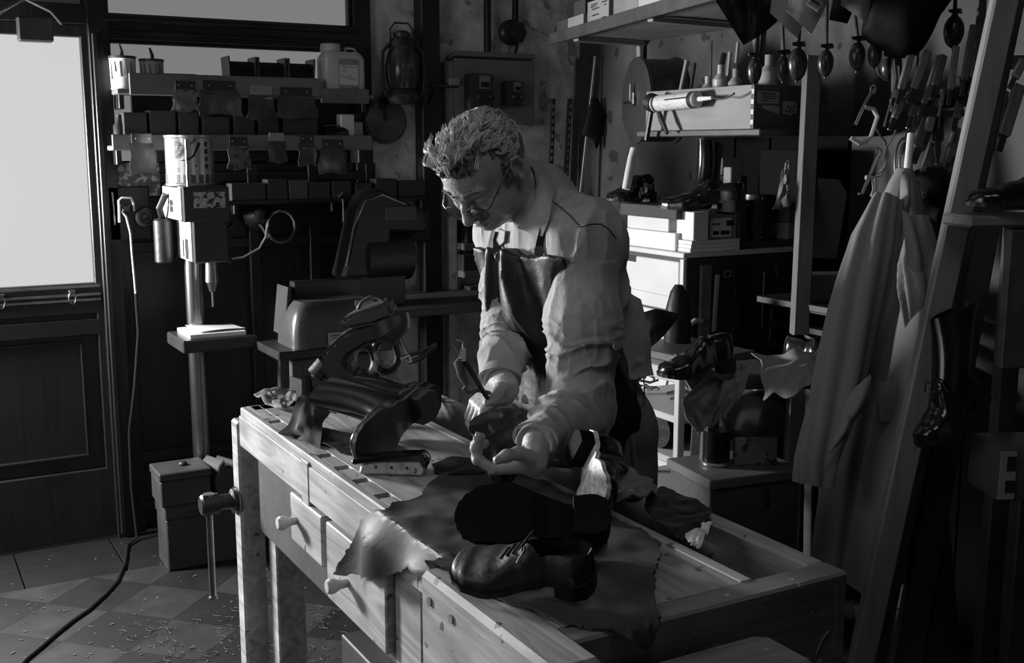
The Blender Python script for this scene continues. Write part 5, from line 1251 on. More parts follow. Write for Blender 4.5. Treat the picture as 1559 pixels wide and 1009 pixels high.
# tools in the far end of the tray
for i, (x0, y0, x1, y1) in enumerate(((598, 600, 664, 600), (600, 605, 672, 605), (604, 610, 678, 610))):
    b = B(); b.tube([P(x0, y0, z=.888), P((x0+x1)/2, (y0+y1)/2, z=.888), P(x1, y1, z=.888)], [.004, .006, .004], 8); single('file', b, steel, ('furthest of three steel files laid across the far end of the bench tray', 'middle of three steel files laid across the far end of the bench tray', 'nearest of three steel files laid across the far end of the bench tray')[i], 'file')
# ---------------------------------------------------------------- cast machine with the curved neck
C = thing('sewing_machine', 'cast dark sewing machine with curved neck standing at the far end of the bench', 'sewing machine', P(536, 610, z=.881))
o0 = Vector(C.location); FH = Vector((_f[0], _f[1], 0)).normalized(); DM = float((o0-Vector((0, 0, EYE))).dot(Vector(_f)))
castm = M('cast_black_enamel', .03, .38, noise=(11, .3), bump=(60, .06), spec=.6)
def mp(x, y, off=0): return P(x, y, d=DM)-o0+FH*off
def plate(pts, th, bev=.006, cen=0.):
    b = B(); t = bmesh.new(); n = len(pts)
    f = [t.verts.new(mp(x, y, cen-th/2)) for x, y in pts]; k = [t.verts.new(mp(x, y, cen+th/2)) for x, y in pts]
    t.faces.new(f); t.faces.new(k[::-1])
    for i in range(n): t.faces.new((f[i], k[i], k[(i+1) % n], f[(i+1) % n]))
    bmesh.ops.recalc_face_normals(t, faces=t.faces[:]); bmesh.ops.bevel(t, geom=[e for e in t.edges], offset=bev, segments=2, affect='EDGES'); b.merge(t); return b
neck = [(511, 609), (508, 590), (505, 577), (496, 562), (491, 549), (492, 538), (497, 530), (510, 518), (526, 503), (560, 488), (600, 478), (612, 488), (619, 505), (583, 516), (560, 522), (538, 535), (529, 546), (533, 553), (546, 556), (552, 585), (556, 608)]
ne = obj('neck', plate(neck, .085, .010), castm, C)
obj('head_cover', plate([(519, 494), (523, 483), (531, 477), (560, 466), (592, 455), (600, 462), (603, 478), (575, 489), (535, 497)], .11, .010), M('head_cover_enamel', .06, .35, noise=(9, .3), bump=(70, .08), spec=.6), C)
b = B(); b.tube([mp(545, 470), mp(551, 459), mp(563, 452), mp(575, 453), mp(584, 458)], .005, 8); obj('carrying_handle', b, steel, C)
obj('motor', B().tube([mp(594, 484, -.02), mp(600, 500, -.02), mp(612, 511, -.02)], [.05, .05, .03], 24), castm, C)
b = B(); b.cyl(mp(606, 510), mp(621, 541), .006, None, 10); b.tube([mp(612, 545, -.01), mp(621, 541), mp(626, 552)], .008, 8); obj('needle_bar', b, steel, C)
b = B(); b.tube([mp(622, 552), mp(640, 546), mp(664, 526)], [.006, .007, .004], 8); b.tube([mp(624, 540), mp(645, 534), mp(664, 524)], [.005, .005, .004], 8); obj('lever', b, blackiron, C)
b = B(); b.tube([mp(549+17*math.cos(a), 556+23*math.sin(a), .06) for a in np.linspace(0, 2*PI, 33)], .010, 8, False); obj('hand_wheel', b, steel, C)
b = B(); b.tube([mp(581+19*math.cos(a), 552+27*math.sin(a), .10) for a in np.linspace(0, 2*PI, 33)], .010, 8, False); obj('drive_belt', b, rubber, C)
obj('base', B().lathe([(0, -.0005), (.085, -.0005), (.085, .012), (.06, .02), (0, .02)], 32), castm, C)
b = B(); b.cyl(mp(480, 575, .02), mp(495, 558, .02), .028, None, 16); b.cyl(mp(476, 590, .03), mp(497, 585, .03), .032, None, 16); obj('tension_knob', b, blackiron, C)
# boxes stored under the bench
bc = lambda name, x, y, z, w, d, h, label, mat: single(name, B().box((0, 0, h/2), (w, d, h), None, .003), mat, label, 'box', (x, y, z), 0, 'boxes under the workbench')
bc('storage_box', .95, 2.12, .2005, .26, .2, .23, 'large dark box on the low shelf under the bench', dimwood)
bc('storage_box', .95, 2.10, .431, .15, .09, .075, 'small grey box on top of the large dark box under the bench', card)
bc('storage_box', .97, 1.86, .2005, .22, .2, .30, 'tall dark carton under the bench behind the second drawer', darkcard)
bc('storage_box', .94, 1.86, .501, .12, .15, .09, 'pale-edged small carton on the tall dark carton under the bench', boxwood)
# shavings on the floor
b = B(); rr = random.Random(3)
for _ in range(300):
    x = rr.uniform(.1, 1.25); y = rr.gauss(3.35, .45)
    if not 2.7 < y < 4.3: continue
    s = rr.uniform(.002, .0055); b.box((x, y, s*.3), (s*rr.uniform(.6, 3), s, s*.5), (0, 0, rr.uniform(0, 6)), 0)
for _ in range(150):
    x = rr.uniform(.5, 1.2); y = rr.uniform(2.8, 3.5); a = rr.uniform(0, 6); b.tube([(x+.02*math.cos(a+k*.7)*k*.3, y+.02*math.sin(a+k*.7)*k*.3, .003) for k in range(6)], (.0009), 4)
o = single('wood_shavings', b, M('shavings_wood', .1, .8), 'scattered pale chips and curled shavings on the tiled floor', 'shavings'); o['kind'] = 'stuff'
# ---------------------------------------------------------------- right side: cabinet, shelves, tools
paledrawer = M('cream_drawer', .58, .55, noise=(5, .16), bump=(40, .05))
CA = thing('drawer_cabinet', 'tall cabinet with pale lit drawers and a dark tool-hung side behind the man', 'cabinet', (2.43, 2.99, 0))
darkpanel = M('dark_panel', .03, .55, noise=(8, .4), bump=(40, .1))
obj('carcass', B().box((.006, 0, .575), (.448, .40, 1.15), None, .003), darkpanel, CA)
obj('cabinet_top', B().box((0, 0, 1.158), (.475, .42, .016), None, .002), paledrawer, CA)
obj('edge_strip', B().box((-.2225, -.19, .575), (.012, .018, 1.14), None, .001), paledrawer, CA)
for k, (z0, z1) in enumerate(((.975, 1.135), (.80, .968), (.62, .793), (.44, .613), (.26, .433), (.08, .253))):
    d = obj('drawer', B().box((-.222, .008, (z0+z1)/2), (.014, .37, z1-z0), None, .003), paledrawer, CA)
    obj('finger_notch', B().box((-.2285, .12, z1-.010), (.003, .13, .02), None, 0), ink, d); b = B().bar((-.2292, -.12, z0+.045), (-.2292, .18, z0+.05), .002, .0012, 0); obj('crease', b, card, d)
b = B(); y = -.2012; b.tube([(-.05+.014*math.cos(a), y, 1.09+.012*math.sin(a)) for a in np.linspace(.3, 6, 12)], .0022, 5); b.tube([(-.02, y, 1.1), (-.03, y, 1.085), (-.012, y, 1.085)], .002, 5); b.tube([(-.018, y, 1.095), (-.02, y, 1.065)], .002, 5)
o = obj('chalk_mark', b, card, CA)
# tools hanging on the cabinet side
YS = 2.788
def hang(name, x0, y0, x1, y1, w, mat, label, cat, th=.012):
    p = P(x0, y0, y=YS-th); q = P(x1, y1, y=YS-th); b = B(); b.bar(q, p, w, th, .002, (0, 1, 0)); return single(name, b, mat, label, cat)
t = hang('wooden_strap', 1075, 403, 1071, 520, .042, M('carved_dark_wood', .12, .5, noise=(16, .8), bump=(25, .4)), 'knotted wooden batten hung on the cabinet side, furthest left', 'batten')
hang('rasp', 1092, 418, 1086, 505, .016, card, 'thin pale flat file hung beside the knotted batten', 'file'); hang('sharpening_strop', 1121, 400, 1134, 545, .042, dullleather, 'long black leather strop hung on the cabinet side', 'strop'); hang('rod', 1164, 412, 1160, 500, .010, steel, 'thin steel rod hung on the right of the cabinet side', 'rod', .008); hang('rod', 1176, 470, 1171, 520, .008, darkwood, 'short dark rod hung low on the right of the cabinet side', 'rod', .008); hang('awl', 1181, 405, 1184, 420, .012, steel, 'small awl stuck high on the right of the cabinet side', 'awl', .008)
t = thing('g_clamp', 'grey G-clamp hung on the cabinet side beside the knotted batten', 'clamp', P(1062, 507, y=YS-.02)); o0 = Vector(t.location); g = lambda x, y: P(x, y, y=YS-.02)-o0
obj('frame', B().tube([g(1068, 489), g(1058, 488), g(1048, 496), g(1047, 510), g(1054, 519), g(1080, 520)], .009, 8), enamel, t); b = B(); b.cyl(g(1081, 508), g(1081, 540), .012, None, 12); b.cyl(g(1081, 545), g(1081, 560), .008, None, 12); obj('screw', b, steel, t)
# stacks on the cabinet
TZ = 1.1665
def stack(name, px0, py0, px1, py1, x, dep_x, mat, label, z0=None, cat='box', group=None, bev=.002):
    """box whose left face stands at x and fills a pixel rectangle"""
    a = P(px0, (py0+py1)/2, x=x); c = P(px1, (py0+py1)/2, x=x); m = (px0+px1)/2; zt = P(m, py0, x=x).z; zb = P(m, py1, x=x).z if z0 is None else z0
    return single(name, B().box((0, 0, (zt-zb)/2), (dep_x, abs(a.y-c.y), zt-zb), None, bev), mat, label, cat, (x+dep_x/2, (a.y+c.y)/2, zb), 0, group), zt, (a.y+c.y)/2
PG = 'cartons stacked on the drawer cabinet'
_, z1, _ = stack('carton', 952, 351, 1028, 380, 2.215, .2, whitecard, 'long white carton at the bottom of the left stack on the cabinet', TZ, 'box', PG)
_, z2, _ = stack('carton', 955, 330, 1018, 351, 2.225, .17, paledrawer, 'white carton with a notched corner, second in the left stack', z1+.0005, 'box', PG)
_, z3, _ = stack('carton', 944, 312, 1030, 330, 2.21, .2, darkcard, 'dark long carton on top of the left stack under the shoes', z2+.0005, 'box', PG)
bk = thing('book_pile', 'a', 'b'); bpy.data.objects.remove(bk)
zb = TZ
for k, l in enumerate(('lowest white booklet at the cabinet edge', 'second white booklet at the cabinet edge', 'top white booklet at the cabinet edge')):
    single('booklet', B().box((0, 0, .006), (.20, .165, .0115), None, .001), whitepaint, l, 'booklet', (2.325, 2.868, zb), R(k-1), 'white booklets on the cabinet'); zb += .0122
single('album', B().box((0, 0, .011), (.34, .19, .0215), None, .002), darkcard, 'wide black album lying lowest in front on the cabinet', 'album', (2.5, 2.89, TZ) if 0 else (2.60, 2.90, TZ), 0)
_, z5, _ = stack('carton', 1030, 322, 1056, 366, 2.235, .06, whitecard, 'bright white upright carton on the booklets', zb+.0005, 'box', PG)
wx, zt5 = 2.235+.035, z5
t = thing('printed_carton', 'white and grey printed carton with dark shapes beside the bright upright carton', 'box', (2.365, 2.865, zb+.0005))
obj('box_body', B().box((0, 0, .062), (.115, .13, .124), None, .002), M('printed_card', .22, .7, noise=(7, .2)), t); pa = obj('paper_front', B().box((-.01, -.066, .037), (.085, .001, .06), None, 0), whitecard, t)
b = B(); b.box((-.03, -.067, .02), (.024, .001, .012), None, 0); b.box((.008, -.067, .02), (.036, .001, .013), None, 0); b.box((.028, -.067, .05), (.032, .001, .018), None, 0)
for k in range(4): b.box((-.045+.009*k, -.067, .048), (.005, .001, .007), (0, R(20*k), 0), 0)
b.box((-.01, -.067, .085), (.045, .001, .008), (0, R(5), 0), 0); b.box((.02, -.067, .08), (.05, .001, .004), None, 0); obj('print', b, ink, pa)
t = thing('glass_jug', 'dark glass jug with a wire handle beside the printed carton', 'jug', (2.475, 2.86, TZ+.0225)); obj('glass', B().lathe([(0, 0), (.04, 0), (.044, .03), (.04, .12), (.042, .135), (.036, .135), (.034, .1), (0, .1)], 28), M('dark_glass', .02, .12, spec=.7), t); b = B(); b.tube([(-.04, -.03, .11), (0, -.055, .12), (.04, -.035, .11), (.05, -.02, .07), (.04, -.03, .03)], .002, 6); obj('wire_handle', b, steel, t)
t = thing('metal_tube', 'dark cylindrical canister with dotted seam right of the glass jug', 'canister', (2.57, 2.88, TZ+.0225)); obj('body', B().lathe([(0, 0), (.045, 0), (.045, .15), (0, .15)], 28), darkenamel, t); b = B()
for k in range(9): b.box((-.01, -.0455, .01+.016*k), (.004, .002, .005), None, 0)
o = obj('stitch_dots', b, card, t)
for k, (z, l, m, h) in enumerate(((TZ+.0225, 'grey brick-like carton low at the right of the cabinet top', card, .055), (TZ+.079, 'grey carton on top of the brick-like carton', M('stained_card', .14, .7, noise=(14, .7)), .055))): single('carton', B().box((0, 0, h/2), (.09, .1, h), None, .002), m, l, 'box', (2.70, 2.86, z), 0, PG)
single('carton', B().box((0, 0, .045), (.10, .08, .09), None, .002), darkcard, 'dark square carton at the far right of the cabinet top', 'box', (2.74, 2.74, TZ+.0005) if 0 else (2.725, 2.98, TZ+.0225), 0, PG)
# shoes on the stack
sz = z3+.0005
a = P(1134, 316, d=3.28); c = P(1003, 316, d=3.36); a.z = c.z = sz+.001; shoe('big glossy black shoe lying across the cartons, long toe to the left', a, rot=axes_rot(c-a, (0, 0, 1)), L=(c-a).length, laces=False, wk=1.15)
shp = thing('boot', 'glossy black boot standing behind the long shoe on the cartons', 'boot', P(1092, 300, d=3.47), 0, None, axes_rot(Vector((-.75, -.25, 0)), (0, 0, 1))); shoe_parts(shp, L=.20, kind='boot', shaft=.15, laces=True, srad=.8); settle(shp, sz)
t = shoe('round-toed black shoe on a pale stick, left of the long shoe', Vector((2.36, 3.19, sz)), rot=(0, 0, math.atan2(-.25, -.75)), L=.22, laces=False, hole=False, wk=1.2)
b = B(); b.tube([P(953, 288, d=3.56), P(958, 262, d=3.56), P(962, 240, d=3.56), P(966, 226, d=3.56)], [.013, .014, .013, .013], 12); single('shoe_stick', b, palehide, 'pale thick stick rising from the round-toed shoe', 'stick')
single('carton', B().box((0, 0, (sz-TZ-.001)/2), (.40, .26, sz-TZ-.001), None, .002), darkcard, 'dark hidden carton under the plastic case at the back of the cabinet', 'box', (2.63, 3.06, TZ), 0, PG)
single('case', B().box((0, 0, .045), (.1, .17, .09), None, .012, 2), darkenamel, 'dark plastic case with a small pale label beside the boot', 'case', (2.62, 3.12, sz) , 0)
o = obj('label', B().box((-.052, -.03, .055), (.002, .06, .025), None, 0), enamel, bpy.data.objects['case'])
single('case', B().box((0, 0, .03), (.1, .12, .06), None, .004), card, 'grey small box on the dark plastic case', 'box', (2.62, 3.12, sz+.0905), 0)
single('folded_papers', B().box((0, 0, .06), (.05, .04, .12), None, .003), card, 'folded striped papers standing behind the boot', 'papers', (2.56, 2.99, sz+.0), 0)
single('upright_box', B().box((0, 0, .09), (.16, .2, .18), None, .003), M('shade_black_card', .008, .85, spec=.08), 'dark upright box at the right behind the paper bag', 'box', (2.62, 2.66, TZ+.14) if 0 else (2.68, 2.80, TZ+.14), 0)  # its black stands for the shade around it
curl('paper_bag', [P(1178, 320, y=2.70), P(1195, 250, y=2.70)], [P(1205, 312, y=2.68), P(1200, 245, y=2.68)], 'pale creased paper bag with a scribble hanging by the post', card)
# wooden box on its bracketed shelf, with the cartridge gun on its face
single('wall_board', B().box((0, 0, -.01), (.56, .62, .02), None, .003), darkwood, 'dark board shelf on the right wall carrying the long wooden box', 'shelf', (2.57, 2.87, 1.549), 0)
WB = thing('long_box', 'long pale wooden box with a papered dark end on the wall shelf', 'box', (2.405, 2.87, 1.5495))
lb = M('pale_ply', .2, .55, noise=(7, .25), grain=((1, .12, 1), 16, .35)); L2, W2, H2 = .54, .21, .13
for x in (-W2/2+.005, W2/2-.005): obj('side', B().box((x, 0, H2/2), (.01, L2-.024, H2), None, .001), lb, WB)
obj('bottom', B().box((0, 0, .005), (W2-.02, L2-.024, .01), None, 0), lb, WB)
e = obj('end_panel', B().box((0, -L2/2+.006, H2/2), (W2, .012, H2), None, .001), M('dark_end', .06, .6, noise=(8, .3)), WB); obj('end_panel', B().box((0, L2/2-.006, H2/2), (W2, .012, H2), None, .001), lb, WB)
for z in (.02, .05, .08, .11): obj('dovetail', B().box((-W2/2-.0006, -L2/2+.006, z), (.002, .012, .014), None, 0), paledrawer, e)
pp = obj('label', B().box((-.05, -L2/2-.0006, .093), (.085, .0015, .036), None, 0), card, e); b = B()
for k, w in enumerate((.055, .06, .055, .03)): b.box((-.05+.004*(k > 0)-(.06-w)/2, -L2/2-.0016, .104-.007*k), (w, .0006, .0028 if k else .004), None, 0)
obj('print', b, ink, pp)
st = B().prism([(-.075, .062), (-.07, .07), (-.005, .068), (-.005, .045), (-.04, .052)], .0015, Matrix.Translation((0, -L2/2-.0002, 0)) @ Matrix.Rotation(R(90), 4, 'X')); s1_ = obj('sticker', st, card, e)
st = B().prism([(.01, .082), (.05, .084), (.066, .075), (.066, .05), (.04, .042), (.01, .046)], .0015, Matrix.Translation((0, -L2/2-.0002, 0)) @ Matrix.Rotation(R(90), 4, 'X')); s2_ = obj('sticker', st, card, e); b = B()
for x, z, w in ((.028, .066, .01), (.04, .06, .006), (.055, .066, .006), (.034, .052, .012), (.05, .055, .006), (.02, .055, .006)): b.box((x, -L2/2-.0018, z), (w, .0006, .006), None, 0)
obj('print', b, ink, s2_)
G_ = thing('caulking_gun', 'caulking gun with a striped pale cartridge and black nozzle wire on the long box', 'caulking gun', P(1035, 155, x=2.255)); o0 = Vector(G_.location); g = lambda x, y, q=2.255: P(x, y, x=q)-o0
b = B(); b.cyl(g(997, 158), g(1062, 151), .026, None, 28, .004); ct = obj('cartridge', b, M('striped_cartridge', .6, .4, noise=(9, .2), grain=((1, .6, 1), 110, .5)), G_); b = B()
b.cyl(g(1054, 152), g(1060, 151.3), .0266, None, 28); b.cyl(g(1000, 157.6), g(1003, 157.3), .0266, None, 28); obj('dark_band', b, ink, ct); b = B(); b.tube([g(1012, 152, 2.2285), g(1046, 148, 2.2285)], .0022, 6); obj('dark_stripe', b, ink, ct)
b = B(); b.tube([g(1062, 151), g(1084, 149)], [.009, .005], 12); obj('nozzle', b, whitecard, G_); b = B(); b.tube([g(1084, 149), g(1100, 151), g(1108, 148), g(1118, 142)], [.002, .002, .003, .0035], 6); obj('wire', b, blackcable, G_)
b = B(); b.tube([g(997, 158), g(990, 155)], .03, 20); b.tube([g(992, 165), g(988, 190), g(984, 213)], .009, 8); b.tube([g(1002, 168), g(1008, 185), g(1016, 203)], [.007, .01, .006], 8); obj('frame', b, blackiron, G_)
# bottles and upright tools in and behind the long box
for k, (px, py, r, h, l, m) in enumerate(((1078, 118, .024, .10, 'short pale bottle in the long box, left of three', enamel), (1097, 112, .026, .12, 'pale bottle with a domed cap in the long box', enamel), (1120, 112, .024, .11, 'grey jar in the long box, right of three', card), (1170, 110, .03, .13, 'pale beaker in the long box behind the hanging bulbs', card))):
    p = P(px, 130, x=2.40)
    single('bottle', B().lathe([(0, 0), (r, 0), (r, h*.45), (r*.97, h*.46), (r*.97, h*.54), (r, h*.55), (r, h*.8), (r*.45, h*.9), (r*.45, h*1.05), (0, h*1.06)], 24), m, l, 'bottle', (2.40, p.y if p.y > 2.64 else 2.66+.0*k, 1.5605+.075-.075), 0, 'bottles in the long box', None)
    bpy.data.objects[[o.name for o in bpy.data.objects if o.get('label') == l][0]].scale = (1, 1, 1.55)
for k, (x0, y0, x1, y1, r, m, l) in enumerate(((1046, 92, 1036, 140, .007, card, 'flat pale chisel leaning left in the long box'), (1058, 96, 1052, 135, .005, blackiron, 'thin dark file leaning in the long box'), (1102, 82, 1098, 105, .008, blackiron, 'short black marker upright in the long box'), (1112, 80, 1109, 110, .006, enamel, 'bent pale rod upright in the long box'), (1124, 65, 1120, 105, .005, enamel, 'long pale rod upright behind the grey jar'), (1083, 62, 1082, 118, .004, steel, 'thin tall steel rod upright behind the bottles'))):
    p = P(x0, y0, x=2.46); q = P(x1, y1, x=2.44); q = q+(q-p).normalized()*((q.z-1.562)/max(.05, (p.z-q.z)/(p-q).length)); b = B(); b.tube([q, p], [r, r*1.2], 8); single('upright_tool', b, m, l, 'tool')
# the big drum reel
Wm = thing('drum_reel', 'large black drum reel with crank and hook on the right wall', 'drum', P(968, 153, x=2.40)); nrm = Vector((-.96, .28, 0)).normalized(); mm = nrm.to_track_quat('Z', 'Y').to_matrix().to_4x4()
o = obj('drum', B().lathe([(0, .0), (.02, .0), (.022, .006), (.14, .004), (.152, .0), (.154, -.01), (.146, -.02), (.146, -.13), (.154, -.14), (.154, -.15), (0, -.15)], 56), darkenamel, Wm); o.matrix_local = mm
b = B(); b.tube([(0, .06, .02), (.0, .02, .018), (.0, -.005, .02), (0, -.01, .05)], [.004, .008, .008, .004], 8); b.bar((0.0, .03, .01), (0.0, -.015, .01), .026, .012); o = obj('crank', b, steel, Wm); o.matrix_local = mm
o = obj('axle', B().lathe([(0, -.45), (.02, -.45), (.02, .01), (0, .01)], 16), blackiron, Wm); o.matrix_local = mm
b = B(); b.tube([P(1000, 160, x=2.3)-Wm.location, P(1008, 158, x=2.3)-Wm.location], .012, 10); o = obj('hub', b, steel, Wm)
# upper shelf in the corner with its cartons
f0, f1 = P(838, 66, z=1.92), P(1105, -26, z=1.955); zS = 1.93
poly = [(f0.x, f0.y), (f1.x, f1.y), (X1-.002, f1.y-.05), (X1-.002, f0.y+.02)]
shu = M('pale_shelf_board', .26, .6, noise=(6, .3), grain=((1, .1, 1), 16, .3))
S = thing('corner_shelf', 'high wooden shelf slanting along the right wall with cartons on it', 'shelf', (0, 0, zS)); obj('shelf_board', B().prism(poly, .022, None, .002), shu, S)
b = B(); b.bar((f0.x-.004, f0.y, .006), (f1.x-.004, f1.y, .006), .012, .045, .002); obj('front_lip', b, darkwood, S)
for t_ in (.15, .62):
    p = f0.lerp(f1, t_); b = B(); b.bar((p.x+.03, p.y, -.012), (X1-.004, p.y+.05, -.012), .03, .016, .003); b.bar((X1-.03, p.y+.05, -.02), (X1-.012, p.y+.05, -.24), .026, .014, .003, (1, 0, 0)); obj('bracket', b, enamel, S)
dirS = (f1-f0).normalized()
def sc(t0, t1, h, m, l, off=.012, dep=.16, dots=False, up=0):
    p = f0.lerp(f1, (t0+t1)/2); w = (f1-f0).length*(t1-t0); nn = Vector((-dirS.y, dirS.x, 0)); nn = nn if nn.x > 0 else -nn
    c = p+nn*(off+dep/2); rz = math.atan2(dirS.y, dirS.x); t = thing('shelf_carton', l, 'box', (c.x, c.y, zS+.0225+up), rz, 'cartons on the high corner shelf'); obj('carton_body', B().box((0, 0, h/2), (w, dep, h), None, .002), m, t)
    if dots:
        sgn = 1 if (Matrix.Rotation(rz, 3, 'Z') @ Vector((0, 1, 0))).dot(nn) < 0 else -1; b = B()
        for x, z, ww in ((-.32, .8, .22), (-.36, .66, .08), (.16, .82, .3), (.2, .73, .26), (.1, .62, .36), (.1, .35, .34), (-.3, .15, .2)): b.box((w*x*sgn, sgn*(dep/2+.0006), h*z), (w*ww, .001, h*.05), None, 0)
        pr = obj('print', b, ink, t); 
    return t
sc(.03, .11, .05, darkcard, 'low dark carton at the far end of the high shelf'); sc(.115, .23, .05, card, 'grey low carton, second from the far end of the high shelf'); sc(.13, .21, .06, darkcard, 'dark carton stacked on the grey low carton', .03, .1, False, .051)
sc(.26, .40, .085, card, 'grey printed carton in the middle of the high shelf', .012, .13, True); sc(.43, .575, .16, M('mid_card', .2, .8, noise=(9, .4)), 'tall grey carton with torn marks on the high shelf', .012, .15); sc(.58, .78, .14, M('light_card', .42, .8), 'pale carton with lines of print at the near end of the high shelf', .010, .15, True); sc(.80, .98, .14, card, 'plain grey carton at the very near end of the high shelf', .012, .15)
# uprights
def post(name, p, q, w, h, mat, label): b = B(); b.bar(q, p, w, h, .003, _f); return single(name, b, mat, label, 'post')
p0_, p1_ = P(1237, 88, d=3.28), P(1216, 520, d=3.2); dq = (p0_-p1_).normalized(); fl = p1_-dq*((p1_.z-.002)/dq.z); post('upright_post', p0_, fl, .045, .05, postwood, 'thin pale wooden upright in front of the long box end')
post('batten', P(1254, 222, d=3.35), P(1249, 330, d=3.33), .02, .02, darkwood, 'short dark batten fixed to the pale upright') if 0 else None
single('tag_board', B().prism([(-.04, -.12), (.04, -.12), (.055, .07), (.025, .11), (-.04, .11)], .012, Matrix.Rotation(R(90), 4, 'X') , .001), M('brown_board', .12, .6, noise=(8, .3)), 'notched grey board hung on the right of the pale upright', 'board', P(1257, 330, d=3.26), 0, None, (0, R(3), R(-20)))
t = thing('wall_carton', 'small open carton on the right of the pale upright below the notched board', 'box', P(1256, 445, d=3.3), R(-25)); obj('carton_body', B().box((0, 0, .02), (.13, .09, .075), None, .002), M('dim_card', .1, .8), t)
single('bracket_shelf', B().box((0, 0, 0), (.5, .3, .02), None, .002), wallwood, 'dark wall shelf below the small open carton', 'shelf', P(1256, 445, d=3.3)+Vector((.12, .0, -.028)), R(-25) if 0 else 0)
for k, (py, l) in enumerate(((468, 'upper dark shelf board on the right wall behind the coat'), (490, 'middle dark shelf board on the right wall behind the coat'), (515, 'lower dark shelf board on the right wall behind the coat'))): q = P(1270, py, x=2.66); single('wall_plank', B().box((0, 0, 0), (.3, .6, .02), None, .002), wallwood, l, 'shelf', (2.70, q.y-.1, q.z-.02*k), 0, 'dark shelf boards behind the coat')
single('enamel_bowl', B().lathe([(0, 0), (.03, 0), (.06, .03), (.07, .05), (.066, .05), (.05, .025), (0, .008)], 28), darkenamel, 'dark bowl on the upper dark shelf board behind the coat', 'bowl', (2.66, P(1270, 468, x=2.66).y+.05, P(1270, 468, x=2.66).z+.0105), 0)
# ---------------------------------------------------------------- hanging things, coat, leaning posts
RZ = 2.03
def Pd(x, y, d=2.6): return P(x, y, d=d)
ra, rb = Pd(1085, 30), Pd(1500, 30); ra.z = rb.z = RZ
t = thing('hanging_rail', 'a', 'rail'); t['label'] = 'wooden rail on two rods above the picture edge that carries the hanging bulbs'
b = B(); b.bar(ra, rb, .03, .03); obj('rail', b, darkwood, t)
for u in (.1, .9): q = ra.lerp(rb, u); b = B(); b.cyl(q, (q.x, q.y, ZT), .008, None, 10); obj('rod', b, blackiron, t)
bulbm = M('bulb_rubber', .03, .3, noise=(12, .3), spec=.6)
BL = [(1149, 108, 20, 40, 1160, 'leftmost dark hanging bulb, over the corner of the long box', 2.6), (1192, 104, 17, 40, 1190, 'slim hanging bulb, second from the left', 2.6), (1214, 98, 28, 50, 1220, 'large brown-grey hanging bulb beside the slim one', 2.57), (1257, 96, 22, 42, 1259, 'hanging bulb just right of the pale upright', 2.6), (1305, 86, 23, 45, 1299, 'glossy hanging bulb left of the black bag', 2.6), (1332, 83, 20, 40, 1324, 'hanging bulb against the black bag', 2.57), (1352, 104, 20, 34, 1352, 'small dark hanging bulb low beside the black bag', 2.62), (1452, 48, 28, 50, 1454, 'high hanging bulb beside the leaning post', 2.55)]
for x, y, w, h, sx, l, d in BL:
    c = Pd(x, y, d); r = w/1700*d/2; hh = h/1700*d; t = thing('hanging_bulb', l, 'bulb', c, 0, 'bulbs on the hanging rail')
    obj('bulb', B().lathe([(0, -hh*.56), (r*.12, -hh*.55), (r*.16, -hh*.49), (r*.5, -hh*.44), (r*.84, -hh*.31), (r*1.05, -hh*.12), (r*1.1, hh*.05), (r*1.0, hh*.22), (r*.72, hh*.37), (r*.35, hh*.47), (r*.35, hh*.52), (0, hh*.52)], 26), bulbm, t)
    top = Pd(sx, 0, d)-c; top = top*((RZ-.015-c.z)/top.z); b = B(); b.tube([Vector((0, 0, hh*.45)), top*.5, top], [.005, .004, .004], 8); obj('stem', b, steel if x in (1192, 1257, 1305) else blackcable, t)
    b = B(); b.tube([(-.02, 0, hh*.6), (0, -.004, hh*.58), (.016, 0, hh*.62), (.022, 0, hh*.55)], [.003, .007, .006, .002], 8); obj('clip', b, blackiron, t)
# leather squares and bags hung from the rail
def sheet(name, quad, d, mat, label, cat, th=.003, sag=.02, parent=None):
    q = [Pd(x, y, d+(dd if True else 0)) for x, y, dd in quad]; b = B()
    b.grid(lambda u, v: (q[0].lerp(q[1], u)).lerp(q[3].lerp(q[2], u), v)-FHv*sag*math.sin(PI*u)*math.sin(PI*v)+Vector(_u)*(-sag*.6*math.sin(PI*u)*v*(1-v*.3)), 16, 16, th)
    if parent: return obj(name, b, mat, parent)
    return single(name, b, mat, label, cat)
sheet('leather_square', [(1075, -85, 0), (1090, 2, 0), (1132, 69, 0), (1205, 10, .05)], 2.5, blackleather, 'black leather square hanging point down left of the grey squares', 'leather')
sheet('leather_square', [(1190, -85, .05), (1172, 19, .02), (1214, 60, 0), (1260, -85, .03)], 2.48, greyleather, 'grey leather square hanging point down behind the one with the oval tag', 'leather')
o = sheet('leather_square', [(1225, -92, 0), (1197, 16, 0), (1235, 53, -.01), (1300, -92, 0)], 2.44, greyleather, 'grey leather square with an oval pale tag hanging point down', 'leather')
b = B(); p, q = Pd(1232, 0, 2.405), Pd(1249, 11, 2.405); b.tube([p, p.lerp(q, .5), q], .012, 12, True, .35, tuple(_u)); obj('oval_tag', b, card, o); b = B(); b.tube([p+(q-p)*.1-FHv*.008, q-(q-p)*.25-FHv*.008], .004, 8); 
obj('tag_mark', b, ink, o)
sheet('leather_square', [(1285, -80, 0), (1262, 30, 0), (1290, 36, 0), (1330, -80, 0)], 2.56, dullleather, 'black leather scrap hanging right of the tagged grey square', 'leather')
sheet('leather_square', [(1275, -88, 0), (1281, 8, 0), (1325, 38, 0), (1345, -88, 0)], 2.5, greyleather, 'grey curled leather piece left of the black bag', 'leather', .003, .04)
c = Pd(1378, 5, 2.5); bag = thing('leather_bag', 'big black leather bag bulging at the top beside the hanging tools', 'bag', c)
